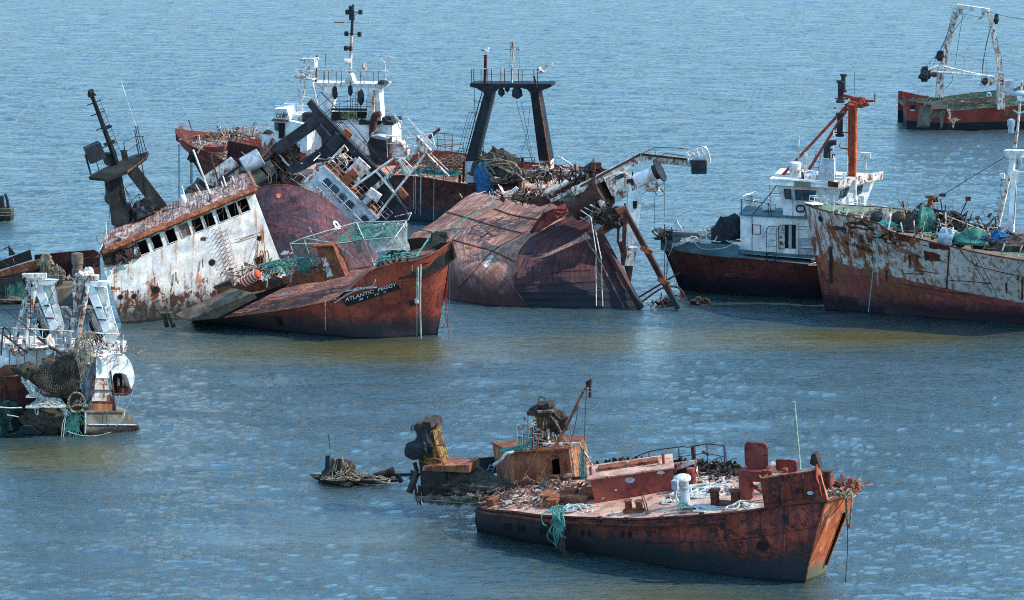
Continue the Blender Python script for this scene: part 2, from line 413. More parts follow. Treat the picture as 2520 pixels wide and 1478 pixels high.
MT['redhull'] = surf('red_hull_plating', lin(152, 70, 52), c2=lin(120, 54, 48), k2=.5, rust=lin(92, 50, 44), kr=.38, dark=lin(34, 28, 38), kd=.4, sc=.75, tide=(.7, 2.2, lin(36, 56, 62)), plates=(2.2, 1.3), streak=lin(84, 46, 46), ks=.4, val=.3, bump=.6)
MT['litbow'] = surf('sunlit_bow_plating', lin(205, 108, 62), c2=lin(176, 86, 54), rust=lin(130, 66, 44), kr=.25, dark=lin(60, 36, 34), kd=.2, tide=(.5, 1.3, lin(120, 124, 100)), sc=1.2, streak=lin(215, 150, 110), ks=.35)  # brighter orange than the hull: sunlight on the end face put into the colour
MT['peggy'] = surf('faded_orange_hull', lin(170, 80, 60), c2=lin(138, 64, 54), k2=.45, rust=lin(104, 50, 40), kr=.3, streak=lin(120, 64, 54), ks=.35, dark=lin(40, 30, 34), kd=.24, bump=.5, sc=.8, tide=(.7, 2.0, lin(54, 60, 64)), plates=(2.6, 1.6), val=.22)
MT['peggydeck'] = surf('rotten_planked_deck', lin(178, 118, 98), c2=lin(146, 96, 82), rust=lin(96, 54, 44), kr=.4, dark=lin(64, 42, 38), kd=.3, sc=1.2, tide=(.1, 1.5, lin(84, 76, 66)), planks=(.4, 9, 1), val=.3)
MT['purple'] = surf('purple_antifouling', lin(100, 62, 66), c2=lin(70, 54, 62), k2=.5, rust=lin(122, 66, 60), kr=.33, streak=lin(74, 48, 54), ks=.4, bump=.6, dark=lin(42, 36, 48), kd=.42, sc=.7, plates=(1.6, 1.0), val=.25)
MT['brownhull'] = surf('brown_rusted_hull', lin(88, 54, 50), c2=lin(112, 66, 56), rust=lin(66, 40, 40), kr=.4, dark=lin(36, 28, 34), kd=.3, sc=.8, tide=(.5, 1.9, lin(34, 56, 64)), plates=(2.4, 1.2), streak=lin(118, 70, 58), ks=.3, bump=.5)
MT['keel'] = surf('upturned_bottom_planking', lin(186, 140, 118), c2=lin(154, 106, 88), k2=.45, rust=lin(136, 90, 78), kr=.3, dark=lin(96, 66, 60), kd=.18, sc=.9, planks=(.35, 5.5, 1), val=.2, tide=(.7, 3.4, lin(66, 46, 50)), bump=.6)
MT['transom'] = surf('shaded_red_lapped_planking', lin(108, 64, 56), c2=lin(84, 52, 48), rust=lin(112, 54, 50), kr=.25, dark=lin(48, 36, 46), kd=.3, sc=.8, tide=(.8, 3.0, lin(42, 46, 54)), planks=(.3, 4, 1), val=.2)  # darker than the bottom: the end face's shade is in the colour
MT['hongjin'] = surf('hongjin_bow_paint', lin(156, 80, 80), bands=[(3.9, lin(216, 212, 208), .14)], streak=lin(172, 116, 82), ks=.4, rust=lin(146, 92, 64), kr=.12, rs=.75, bow=(8.8, 7.4, .15), dark=lin(52, 36, 38), kd=.27, sc=.9, tide=(.7, 1.7, lin(58, 50, 60)), plates=(3.2, 1.7), val=.15)
MT['cxhull'] = surf('dull_red_tug_hull', lin(124, 62, 56), c2=lin(100, 54, 52), rust=lin(80, 48, 46), kr=.38, dark=lin(36, 32, 40), kd=.36, sc=.8, tide=(.8, 2.2, lin(38, 42, 54)), plates=(2.5, 1.2), bump=.3)
MT['farhull'] = surf('far_hull_paint', lin(26, 34, 44), bands=[(.95, lin(150, 66, 56), 0)], rust=lin(110, 62, 46), kr=.22, dark=lin(50, 36, 36), kd=.2, sc=.6, plates=(2., 3.), tide=(.1, .4, lin(40, 40, 36)))
MT['greendeck'] = surf('green_bulwark_paint', lin(92, 128, 112), c2=lin(130, 138, 116), rust=lin(110, 84, 62), kr=.3, dark=lin(44, 50, 46), kd=.25, sc=.8)
MT['bluedeck'] = surf('blue_grey_deck', lin(74, 108, 118), c2=lin(96, 116, 116), rust=lin(110, 74, 58), kr=.3, dark=lin(44, 52, 56), kd=.2)
MT['roof'] = surf('flaking_roof', lin(200, 180, 170), c2=lin(150, 112, 96), k2=.45, rust=lin(112, 72, 56), kr=.4, dark=lin(70, 42, 36), kd=.2, sc=1.5, planks=(.5, 6, 1))
MT['orangerust'] = surf('orange_edge_rust', lin(160, 102, 70), c2=lin(130, 70, 44), rust=lin(96, 52, 36), kr=.4, dark=DK, kd=.15, sc=2.2, bump=.5)
MT['mastred'] = surf('red_oxide_mast', lin(168, 70, 46), c2=lin(130, 58, 44), rust=lin(80, 46, 38), kr=.25, sc=1.6)
MT['grey'] = surf('grey_paint', lin(176, 184, 190), c2=lin(150, 158, 164), rust=lin(120, 88, 70), kr=.12, sc=1.5)
MT['greyd'] = surf('silted_grey_plating', lin(128, 122, 106), c2=lin(104, 98, 84), dark=lin(60, 56, 46), kd=.25, tide=(.15, .5, lin(30, 32, 26)), sc=1.3)
MT['mud'] = surf('silted_deck', lin(120, 104, 86), c2=lin(96, 82, 70), dark=lin(56, 46, 40), kd=.2, sc=1.2, tide=(.0, .4, lin(60, 56, 48)))
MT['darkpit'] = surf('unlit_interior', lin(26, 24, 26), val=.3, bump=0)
MT['glass'] = surf('dusty_window_glass', lin(44, 74, 92), c2=lin(70, 96, 108), rough=.25, bump=0, sc=2)
MT['debris'] = surf('mixed_scrap', lin(96, 74, 62), c2=lin(150, 128, 112), rust=lin(110, 62, 46), kr=.4, dark=lin(40, 32, 30), kd=.35, sc=3)
MT['debrisw'] = surf('pale_litter', lin(206, 196, 186), c2=lin(160, 132, 112), rust=lin(130, 90, 66), kr=.4, dark=lin(70, 52, 44), kd=.25, sc=4)
MT['debrisd'] = surf('charred_scrap', lin(44, 38, 36), c2=lin(66, 54, 46), rust=lin(86, 58, 44), kr=.3, sc=3)
MT['yellow'] = surf('chipped_yellow_paint', lin(160, 136, 56), c2=lin(126, 104, 56), rust=lin(76, 50, 38), kr=.52, dark=lin(36, 30, 28), kd=.3, sc=1.6, streak=lin(110, 74, 44), ks=.35)
MT['houserust'] = surf('rust_stained_deckhouse', lin(150, 92, 62), c2=lin(120, 74, 56), rust=lin(92, 54, 44), kr=.35, streak=lin(176, 124, 74), ks=.35, dark=lin(52, 36, 36), kd=.2, sc=1., tide=(.3, 2.0, lin(52, 50, 54)))
MT['weed'] = surf('weedy_wet_plate', lin(52, 46, 40), c2=lin(36, 40, 40), dark=lin(22, 26, 26), kd=.4, tide=(.2, 1.4, lin(34, 46, 44)), sc=1.2)
MT['ropew'] = surf('white_mooring_rope', lin(214, 216, 208), c2=lin(176, 176, 164), sc=5, bump=.6)
MT['rope'] = surf('old_hemp_rope', lin(156, 142, 118), c2=lin(112, 100, 84), dark=lin(60, 52, 44), kd=.2, sc=4)
MT['ropedark'] = surf('black_wire', lin(40, 36, 36), c2=lin(66, 54, 46), sc=3)
MT['teal'] = surf('teal_rope', lin(64, 136, 122), c2=lin(104, 160, 146), dark=lin(40, 90, 86), kd=.2, sc=5)
MT['tealnet'] = surf('teal_netting', lin(50, 110, 98), c2=lin(84, 130, 114), dark=lin(36, 84, 78), kd=.25, sc=3)
MT['netgrey'] = surf('brown_grey_netting', lin(92, 82, 68), c2=lin(64, 60, 54), dark=lin(34, 34, 32), kd=.3, sc=4, bump=1.)
MT['tealdark'] = surf('dark_wet_net', lin(28, 58, 56), c2=lin(44, 84, 76), dark=lin(24, 30, 32), kd=.45, sc=4, bump=1.)
MT['netpale'] = surf('pale_netting', lin(190, 192, 182), sc=4)
MT['netblue'] = surf('blue_netting', lin(40, 104, 160), c2=lin(30, 76, 120), sc=5, bump=1.)
MT['barrel'] = surf('scuffed_blue_drum', lin(112, 150, 176), c2=lin(166, 172, 168), rust=lin(110, 80, 62), kr=.25, sc=3)
MT['orange'] = surf('orange_paint', lin(214, 110, 60), c2=lin(196, 88, 50), dark=lin(110, 60, 46), kd=.15, sc=3)
MT['canister'] = surf('faded_white_and_red_canister', lin(226, 214, 204), c2=lin(206, 150, 126), k2=.35, sc=3)
MT['stripe'] = surf('orange_red_stripe', lin(196, 84, 52), sc=3)
MT['green'] = surf('flaking_green_paint', lin(44, 98, 80), c2=lin(64, 120, 94), rust=lin(84, 52, 46), kr=.62, dark=lin(52, 34, 34), kd=.35, sc=1.1)
MT['letter'] = surf('white_letter_paint', lin(214, 208, 196), rust=lin(120, 60, 46), kr=.22, sc=5, bump=0)
MT['letterd'] = surf('black_letter_paint', lin(36, 36, 40), bump=0)
MT['letterbr'] = surf('worn_dark_letter_paint', lin(58, 40, 38), rust=lin(150, 104, 76), kr=.2, sc=5, bump=0)
MT['letterf'] = surf('faded_letter_paint', lin(120, 110, 112), rust=lin(84, 52, 52), kr=.4, sc=4, bump=0)
MT['band'] = surf('black_name_band', lin(30, 28, 32), c2=lin(44, 38, 40), rust=lin(110, 54, 42), kr=.14, bump=0, sc=2)
MT['gull'] = surf('gull_white_feathers', lin(236, 236, 234), bump=0, val=.05)
MT['gullw'] = surf('gull_grey_feathers', lin(126, 130, 138), bump=0, val=.05)
MT['beak'] = surf('gull_beak', lin(220, 170, 60), bump=0)
MT['concrete'] = surf('mossy_timber', lin(88, 84, 70), c2=lin(60, 62, 52), dark=lin(34, 36, 32), kd=.4, tide=(.2, .7, lin(30, 34, 30)), sc=1.5)
MT['post'] = surf('weathered_green_pole', lin(120, 150, 132), c2=lin(180, 178, 160), sc=2)
MT['tire'] = surf('black_rubber', lin(28, 28, 30), bump=.1)
# ------------------------------------------------------------------ light and sky
w = bpy.data.worlds.new('World'); scn.world = w; w.use_nodes = True; wn = w.node_tree
bg = wn.nodes['Background']; sky = wn.nodes.new('ShaderNodeTexSky'); sky.sky_type = 'NISHITA'; sky.sun_disc = False
SUN_AZ, SUN_EL = math.radians(97), math.radians(42)     # compass bearing from +Y (clockwise) and height of the sun
sky.sun_elevation = SUN_EL; sky.sun_rotation = SUN_AZ; sky.altitude = 0; sky.air_density = 1.6; sky.dust_density = .3; sky.ozone_density = 4.0
hs = wn.nodes.new('ShaderNodeHueSaturation'); hs.inputs['Saturation'].default_value = 1.1; wn.links.new(sky.outputs[0], hs.inputs['Color'])
gm = wn.nodes.new('ShaderNodeMix'); gm.data_type = 'RGBA'; gm.blend_type = 'MULTIPLY'; gm.inputs[0].default_value = 1; gm.inputs[7].default_value = (1.05, 1.35, 1.65, 1); wn.links.new(hs.outputs[0], gm.inputs[6])   # a deep blue clear day
hz = wn.nodes.new('ShaderNodeMix'); hz.data_type = 'RGBA'; hz.inputs[0].default_value = .5; hz.inputs[7].default_value = (3.3, 6.1, 9.4, 1); wn.links.new(gm.outputs[2], hz.inputs[6])   # thin high haze evens the sky out
wn.links.new(hz.outputs[2], bg.inputs[0]); bg.inputs[1].default_value = .15
sd = bpy.data.lights.new('sun', 'SUN'); sun = bpy.data.objects.new('sun', sd); COL.objects.link(sun)
sd.energy = 5.0; sd.angle = math.radians(.5); sd.color = (1, .93, .84)
dv = Vector((math.sin(SUN_AZ) * math.cos(SUN_EL), math.cos(SUN_AZ) * math.cos(SUN_EL), math.sin(SUN_EL)))
sun.rotation_euler = dv.to_track_quat('Z', 'Y').to_euler(); sun.location = (60, 150, 60)
scn.cycles.use_denoising = False; scn.cycles.filter_width = 1.0; scn.cycles.max_bounces = 5; scn.cycles.diffuse_bounces = 2; scn.cycles.glossy_bounces = 2; scn.cycles.caustics_reflective = False; scn.cycles.sample_clamp_indirect = 3; scn.cycles.sample_clamp_direct = 12
scn.view_settings.view_transform = 'Standard'; scn.view_settings.look = 'None'; scn.view_settings.exposure = 0
# ------------------------------------------------------------------ water: one sheet with real waves, finer near the shore
rng = np.random.default_rng(3)
NR, NC = 1150, 900
d = 95 * (1500 / 95) ** (np.linspace(0, 1, NR) ** 1.0)
lat = np.linspace(-1, 1, NC); lat = np.sign(lat) * np.abs(lat) ** 1.0
Y = d[:, None] * np.ones((1, NC)); X = lat[None, :] * (d[:, None] * .22 + 6)
H = np.zeros_like(X); DX = np.zeros_like(X); DY = np.zeros_like(X)
wd = math.radians(205)                                     # wind direction: waves run towards the camera and left
for lam, amp, n in ((9, .03, 6), (4.5, .018, 12), (2.2, .009, 20), (1.2, .0055, 22), (.7, .004, 18)):
    for i in range(n):
        L = lam * rng.uniform(.7, 1.4); a = wd + rng.normal(0, .38); k = 2 * math.pi / L; ph = rng.uniform(0, 6.28)
        kx, ky = k * math.sin(a), k * math.cos(a); am = amp * rng.uniform(.5, 1.2) * .8
        fade = np.clip((L * 6600 / Y / 12) - .1, 0, 1) if L < 3 else 1      # leave out what is finer than the sheet's own spacing
        arg = kx * X + ky * Y + ph; H += am * np.sin(arg) * fade; c = np.cos(arg) * am * fade; DX += c * kx / k * .8; DY += c * ky / k * .8
# calmer water in the lee of the wrecks
def lee(cx, cy, sx, sy, a): return a * np.exp(-((X - cx) / sx) ** 2 - ((Y - cy) / sy) ** 2)
calm = 1 - np.clip(lee(-12, 178, 24, 9, .5) + lee(22, 184, 20, 7, .5) + lee(-8, 128, 12, 8, .4) + lee(6, 117, 12, 5, .45) + lee(-25, 146, 10, 7, .5) + lee(14, 202, 8, 8, .3), 0, .78)
H *= calm; DX *= calm; DY *= calm
V = np.stack([X + DX, Y + DY, H], -1).reshape(-1, 3).astype('f')
idx = np.arange(NR * NC).reshape(NR, NC); q = np.stack([idx[:-1, :-1], idx[:-1, 1:], idx[1:, 1:], idx[1:, :-1]], -1).reshape(-1, 4)
me = bpy.data.meshes.new('water'); me.vertices.add(len(V)); me.vertices.foreach_set('co', V.ravel()); me.loops.add(q.size); me.loops.foreach_set('vertex_index', q.ravel().astype('i'))
me.polygons.add(len(q)); me.polygons.foreach_set('loop_start', np.arange(0, q.size, 4, dtype='i')); me.polygons.foreach_set('loop_total', np.full(len(q), 4, 'i')); me.update(); me.shade_smooth()
at = me.attributes.new('calm', 'FLOAT', 'POINT'); at.data.foreach_set('value', calm.ravel().astype('f'))
water = bpy.data.objects.new('water', me); COL.objects.link(water); water['kind'] = 'structure'
m, nt, b = nodes('estuary_water'); N = NT(nt)
g = N.new('ShaderNodeNewGeometry'); pos = g.outputs['Position']
ca = N.new('ShaderNodeAttribute'); ca.attribute_name = 'calm'
n1 = N.noise(N.scale(pos, .6, 1.3, 1), 2.4, 7, .68, .3); n2 = N.noise(N.scale(pos, .7, 1.2, 1), 8, 4, .6, .2); n3 = N.noise(N.scale(pos, .12, .3, 1), 1, 5, .65); n4 = N.noise(N.scale(pos, .5, 1.1, 1, (9, 3, 0)), .8, 4, .5, .3)
hh = N.m('ADD', N.m('ADD', N.m('MULTIPLY', n1, .62), N.m('MULTIPLY', n2, .2)), N.m('MULTIPLY', n4, .22))
hh = N.m('MULTIPLY', hh, N.m('MULTIPLY', N.m('POWER', ca.outputs['Fac'], 1.1), N.step(n3, .35, .65, .55, 1.3)))
bp = N.new('ShaderNodeBump'); bp.inputs['Strength'].default_value = 1; bp.inputs['Distance'].default_value = .32; N.link(hh, bp.inputs['Height'])
silt = N.noise(N.scale(pos, .05, .09, 1), 1, 4)
col = N.mix(N.m('MAXIMUM', N.step(ca.outputs['Fac'], .75, .45), N.step(n1, .5, .6, .0, .6)), lin(58, 84, 90), lin(102, 96, 56))  # olive painted over calm water as hull reflections, and speckled with the ripples
N.link(col, b.inputs['Base Color']); b.inputs['Roughness'].default_value = .5; b.inputs['Specular IOR Level'].default_value = 0; N.link(bp.outputs[0], b.inputs['Normal'])
gl = N.new('ShaderNodeBsdfGlossy'); gl.inputs['Roughness'].default_value = .05; gl.inputs['Color'].default_value = (.84, .92, .95, 1); N.link(bp.outputs[0], gl.inputs['Normal'])
fr = N.new('ShaderNodeFresnel'); fr.inputs['IOR'].default_value = 1.34; N.link(bp.outputs[0], fr.inputs['Normal'])
fac = N.new('ShaderNodeClamp'); N.link(N.m('ADD', N.m('MULTIPLY', fr.outputs[0], 1.95), .06), fac.inputs[0]); fac.inputs[2].default_value = .72
mx = N.new('ShaderNodeMixShader'); N.link(fac.outputs[0], mx.inputs[0]); N.link(b.outputs[0], mx.inputs[1]); N.link(gl.outputs[0], mx.inputs[2])
fo = N.new('ShaderNodeBsdfDiffuse'); fo.inputs['Color'].default_value = (.7, .78, .86, 1)  # pale diffuse flecks painted on for sun glints and whitecaps
fn = N.m('MULTIPLY', N.step(N.noise(N.scale(pos, .6, 1.3, 1, (31, 7, 0)), 1.3, 7, .78), .79, .81), N.step(ca.outputs['Fac'], .4, .9))
m2 = N.new('ShaderNodeMixShader'); N.link(fn, m2.inputs[0]); N.link(mx.outputs[0], m2.inputs[1]); N.link(fo.outputs[0], m2.inputs[2])
N.link(m2.outputs[0], [n for n in nt.nodes if n.type == 'OUTPUT_MATERIAL'][0].inputs[0])
me.materials.append(m)
RS[:] = [.8, 1.]
# ================================================================== A: red wreck in the foreground
fA = Frame(14.4, 121.9, -27, 6.5, 3); fA.Z = 1; f = fA
A = thing('wrecked_ship', 'red rusty wreck nearest the camera with long hatch coaming on deck and sunken stern', 'shipwreck', f)
B2 = 6.6
sA = [(408, 728, -.9, 410, 850), (480, 745, -1.5, 560, 885), (600, 755, -2.0, 700, 915), (760, 775, -2.5, 860, 945), (1000, 787, -2.9, 1050, 982), (1250, 793, -3.3, 1300, 1030), (1450, 782, -3.4, 1560, 1074),
      (1700, 764, -3.3, 1800, 1104), (1900, 742, -3.0, 1950, 1118), (2080, 715, -2.5, 2070, 1124), (2262, 696, -2.0, 2150, 1124)]
# the far side is drawn from the same stations, about the centre line
hA = hull(f, A, sA, MT['redhull'], n=56, lv=10, bulge=.25, yc=[.3, .4, .5, .55, .55, .35, .15, -.1, -.35, -.7, -.98], drop=.06, th=.08, deckmat=MT['rustdeck'], inmat=MT['rustd'], ends=(1, 0), capmat=MT['rustd'], capr=.09, below=2.2, rough=.05)
# blunt end with the torn slot
e0 = [hA.near[-1][k] for k in range(len(hA.near[-1]))]
F = [f(2425, 640, .0), f(2390, 740, .1), f(2340, 860, .1), f(2290, 980, .1), f(2262, 1060, .1)]
Fc = catmull(F, len(e0) - 1) + [catmull(F, 3)[-1] - Vector((0, 0, 2))]
Gc = [p + Vector((-.6, .25, 0)) for p in Fc]
mb = MB(); rows = []
n_ = len(e0)
for j in range(13):
    u = j / 12; rows.append([a.lerp(b_, u) + Vector((.18 * math.sin(math.pi * u), 0, 0)) for a, b_ in zip(e0, Fc)])
keep = MB()
for j in range(12):
    for k in range(n_ - 1):
        if 7 <= j <= 9 and 2 <= k <= 7: continue
        keep.face([rows[j][k], rows[j][k + 1], rows[j + 1][k + 1], rows[j + 1][k]])
keep.grid([Fc, Gc])
part(A, 'bow_plating', keep, MT['litbow'], 0)
mi = MB(); ins = [p + Vector((-.9, .3, 0)) for p in (rows[7][2], rows[10][2], rows[10][8], rows[7][8])]; mi.face(ins)
ro = [rows[7][2], rows[10][2], rows[10][8], rows[7][8]]
for i in range(4): mi.face([ro[i], ro[(i + 1) % 4], ins[(i + 1) % 4], ins[i]])
part(A, 'slot_lining', mi, MT['rustd'])
mt = MB(); mt.tube([rows[j][0] for j in range(13)], .09, 6); mt.tube(e0[:-1], .05, 5); mt.tube(ro + [ro[0]], .05, 4); part(A, 'bow_rim', mt, MT['orangerust'])
dk = MB(); dk.face([rows[j][0] for j in range(13)] + [Gc[0], hA.ftop[-1]]); part(A, 'deck', dk, MT['rustdeck'])
# high bulwark on the near bow, with its torn edge
bw = MB(); tp = [f(1905, 560, -3.1), f(1925, 574, -3.1), f(2000, 562, -2.95), f(2100, 548, -2.6), f(2196, 532, -2.25), f(2212, 505, -2.15)]
bt = [f(1935, 740, -3.0), f(1960, 736, -2.95), f(2030, 725, -2.75), f(2120, 712, -2.45), f(2200, 704, -2.2), f(2262, 698, -2.02)]
tpc, btc = catmull(tp, 22), catmull(bt, 22)
g_ = [[t.lerp(b_, k / 5) for k in range(6)] for t, b_ in zip(tpc, btc)]
bw.grid(g_); bw.grid([[p + Vector((0, .12, 0)) for p in r] for r in g_]); bw.grid([[a, a + Vector((0, .12, 0))] for a in tpc]); bw.grid([[a, a + Vector((0, .12, 0))] for a in [q[0] for q in [g_[0]]] + g_[0]])
bw.grid([[a, a + Vector((0, .2, 0))] for a in catmull([f(2208, 505, -2.5), f(2206, 570, -2.4), f(2222, 610, -2.3), f(2240, 690, -2.1)], 12)])
bwo = part(A, 'bow_bulwark', bw, MT['redhull'], 0)
bvA = BVHTree.FromPolygons(bw.v, bw.f)
# light torn flange edge of the bulwark
fl = MB(); q0 = [f(2212, 505, -2.35), f(2206, 570, -2.3), f(2218, 620, -2.2), f(2240, 695, -2.05)]; q1 = [f(2235, 545, -1.9), f(2245, 590, -1.8), f(2262, 640, -1.7), f(2275, 690, -1.8)]
fl.grid([catmull(q0, 12), catmull(q1, 12)]); part(A, 'torn_flange', fl, MT['litbow'])
decal(f, A, bvA, 'hawse_hole', ell(2170, 662, 32, 24), MT['rustd'], .04); decal(f, A, bvA, 'hawse_hole', ell(2176, 654, 18, 10), MT['grey'], .07)
for i in range(4):
    x = 1950 + i * 62; y = 574 - i * 9
    m = MB(); m.bar(f(x, y + 2, -3.1 + i * .2), f(x + 18, y + 145, -3.05 + i * .2), .07, .1); part(A, 'bulwark_stay', m, MT['rustd'])
m = MB(); m.tube(tpc, .07, 5); part(A, 'bulwark_rail', m, MT['orangerust'])
# rubbing strake and pairs of portholes
m = MB(); nr = hA.near; m.tube([c[1] + Vector((0, -.1, 0)) for c in nr[:40]], .12, 6); part(A, 'rubbing_strake', m, MT['rustd'])
for x, y in ((558, 832), (584, 834), (630, 840), (655, 842), (750, 856), (773, 858), (968, 868), (1003, 870), (1180, 874), (1218, 874)):
    decal(f, A, hA.bvh, 'porthole', ell(x, y, 10, 20), MT['darkpit'], .03)
decal(f, A, hA.bvh, 'anchor_pocket', [(1720, 895), (1900, 845), (1930, 880), (2000, 965), (1960, 1000), (1850, 1010), (1770, 985)], MT['rustd'], .04)
decal(f, A, hA.bvh, 'anchor_pocket', ell(1925, 935, 34, 30), MT['darkpit'], .07)
decal(f, A, hA.bvh, 'patch_plate', [(1700, 790), (2060, 770), (2060, 820), (1700, 850)], MT['weed'], .03)
# long hatch coaming
f.Z = 10
zd = hA.top[30].z
def ondeck(x, y, z=0): return f.atz(x, y, DZ(x) + z)
def DZ(x):       # deck height at a reading column of grid 10 / local x
    return 0
# deck height as a function of local x
DX_ = [(p.x, p.z - .06) for p in hA.top]
def dz_at(xl): return float(np.interp(xl, [a for a, b_ in DX_], [b_ for a, b_ in DX_]))
def dk_pt(x, y, h=0):
    z = 1.5
    for _ in range(6): p = f.atz(x, y, z); z = dz_at(p.x) + h
    return p
a0, a1 = dk_pt(290, 1135), dk_pt(1440, 935)
hC = 1.05
up = Vector((0, 0, 1)); ax = (a1 - a0); ay = Vector((-ax.y, ax.x, 0)).normalized() * 2.1
c0, c1 = a0 + Vector((-.15, 0, hC + .12)), a1 + Vector((0, 0, hC + .05))
m = MB(); ln = [a0, a1, c1, c0]; fr = [p + ay for p in ln]
m.grid(patch(ln, 20, 4)); m.face(fr[::-1]); m.face([a0, c0, fr[3], fr[0]]); m.face([a1, fr[1], fr[2], c1]); part(A, 'hatch_coaming', m, MT['coaming'])
m = MB(); m.prism([c0 + Vector((-.1, -.08, 0)), c1 + Vector((.1, -.08, 0)), c1 + ay + Vector((.1, .05, .0)), c0 + ay + Vector((-.1, .05, .0))], (0, 0, .07)); tophat = part(A, 'hatch_top', m, MT['rustdeck'])
m = MB(); 
for u in (.12, .5): 
    q = c0.lerp(c1, u) + ay * .45 + Vector((0, 0, .1)); L = (c1 - c0) * .34
    m.prism([q, q + L, q + L + ay * .3, q + ay * .3], (0, 0, .09)); m.tube([q, q + L, q + L + ay * .3, q + ay * .3, q], .05, 5)
part(A, 'hatch_lid', m, MT['rust'])
for u, h in ((.02, .5), (.90, .6)): m = MB(); m.bar(c0.lerp(c1, u) + ay * .3, c0.lerp(c1, u) + ay * .3 + Vector((0, 0, h)), .11); part(A, 'coaming_post', m, MT['coaming'])
P_ = f.on(BVHTree.FromPolygons([v for v in ln], [(0, 1, 2, 3)]), 790, 790, .02)
m = MB(); bl = BVHTree.FromPolygons(ln, [(0, 1, 2, 3)])
for (cx_, cy_, rx, ry) in ((790, 795, 72, 42), (1235, 690, 60, 22), (1050, 1000, 22, 22), (400, 1060, 22, 18), (590, 940, 20, 12)):
    decal(f, A, bl, 'bare_patch', [(x + R.gauss(0, rx * .08), y + R.gauss(0, ry * .1)) for x, y in ell(cx_, cy_, rx, ry, 18)], MT['grey'], .02)
# mushroom ventilator
v0 = dk_pt(1590, 1150); m = MB(); m.lathe(v0, (0, 0, 1), [(.27, 0), (.24, .05), (.24, .8), (.27, .82), (.27, .9), (.24, .92), (.24, 1.15)], 18)
vt = part(A, 'ventilator', m, MT['grey'], 40)
m = MB(); m.lathe(v0 + Vector((-.05, 0, 1.02)), (-.05, 0, 1), [(.24, 0), (.3, .1), (.42, .18), (.44, .26), (.38, .38), (.2, .46), (.0, .48)], 20); 
o = part(A, 'vent_cap', m, MT['white_thin'], 50)
p = dk_pt(1530, 1200); m = MB(); m.tube([p, p + Vector((-.12, 0, .3)), p + Vector((-.22, 0, .5)), p + Vector((-.22, 0, 1.0))], .08, 8, 12); m.box(p + Vector((-.2, 0, 1.15)), (.3, .25, .42)); part(A, 'vent_pipe', m, MT['grey'], 30)
p = dk_pt(1690, 910); m = MB(); m.lathe(p, (0, 0, 1), [(.22, 0), (.2, .55), (.27, .57), (.27, .68), (.2, .7), (.2, 1.0)], 14); part(A, 'stub_ventilator', m, MT['coaming'], 40)
# double bollards
for (x, y, s) in ((855, 1255, 1.), (2170, 1150, 1.25)):
    p = dk_pt(x, y); m = MB(); d = Vector((.34 * s, .02, 0)) * (1 if s < 1.1 else 1.5)
    m.box(p + Vector((0, 0, .07)), (1.0 * s, .45, .14))
    for q in (p - d * .8, p + d * .8): m.lathe(q, (0, 0, 1), [(.17 * s, 0), (.17 * s, .52 * s), (.22 * s, .53 * s), (.22 * s, .58 * s)], 14)
    part(A, 'double_bollard', m, MT['rustd'] if s > 1.1 else MT['rust'], 40)
# bent pipes
p = dk_pt(1030, 1290); m = MB(); m.tube([p, p + Vector((-.12, 0, .7)), p + Vector((-.16, 0, .98)), p + Vector((-.02, 0, 1.05)), p + Vector((.1, 0, .95))], .035, 6, 14); m.tube([p + Vector((.1, 0, 0)), p + Vector((.02, 0, .6)), p + Vector((-.16, .1, 1.0))], .035, 6, 8); part(A, 'bent_pipe', m, MT['rust'])
# far deck edge: bulwark remains, bent rail and scrap
f.Z = 1
def fe(x, y, dy=0): return f(x, y, 3.7 + dy)
m = MB(); L = [fe(1010, 545), fe(1090, 520), fe(1180, 505), fe(1300, 505), fe(1400, 500), fe(1560, 515), fe(1650, 520), fe(1740, 528), fe(1840, 535)]; L = catmull(L, 60)
for a_, b_ in zip(L, L[1:]):
    h1, h2 = R.uniform(.1, .5), R.uniform(.1, .5); m.face([a_ - Vector((0, 0, .6)), b_ - Vector((0, 0, .6)), b_ + Vector((0, 0, h2)), a_ + Vector((0, 0, h1))])
part(A, 'torn_far_bulwark', m, MT['debrisd'])
m = MB(); T1 = [fe(1215, 480), fe(1320, 435), fe(1475, 410), fe(1515, 404)]; T2 = [fe(1520, 412), fe(1560, 405), fe(1628, 393), fe(1722, 402), fe(1728, 440), fe(1732, 505)]
m.tube(T1, .035, 5, 20); m.tube(T2, .035, 5); m.tube([fe(1200, 500), fe(1320, 470), fe(1480, 462), fe(1620, 442), fe(1720, 462)], .025, 5)
for x, y, y1 in ((1320, 435, 505), (1478, 410, 480), (1628, 395, 510), (1718, 402, 520)): m.tube([fe(x, y), fe(x + 4, y1)], .035, 5)
m.bar(fe(1555, 405), fe(1560, 480), .17); m.bar(fe(1548, 470), fe(1595, 490), .14); m.bar(fe(1175, 465), fe(1185, 500), .2)
part(A, 'guard_rail', m, MT['rustd'])
m = MB(); m.prism([fe(1430, 500, -1), fe(1570, 478, -1), fe(1580, 540, -1), fe(1592, 612, -1.4), fe(1580, 560, -1.2), fe(1560, 500, -1), fe(1440, 545, -1)], (0, .06, 0)); part(A, 'white_plate', m, MT['white_rusty'])
m = MB(); m.chaos((f.atz(1700, 560, dz_at(f(1700, 560, 3.5).x) + .1)), (2.4, 1.3, .7), 110, R, .2, .9, .09); part(A, 'deck_scrap', m, MT['debrisd'], kind='stuff')
def mark(z):
    pass
def dk1(x, y, h=0):
    z = 1.5
    for _ in range(6): p = f.atz(x, y, z); z = dz_at(p.x) + h
    return p
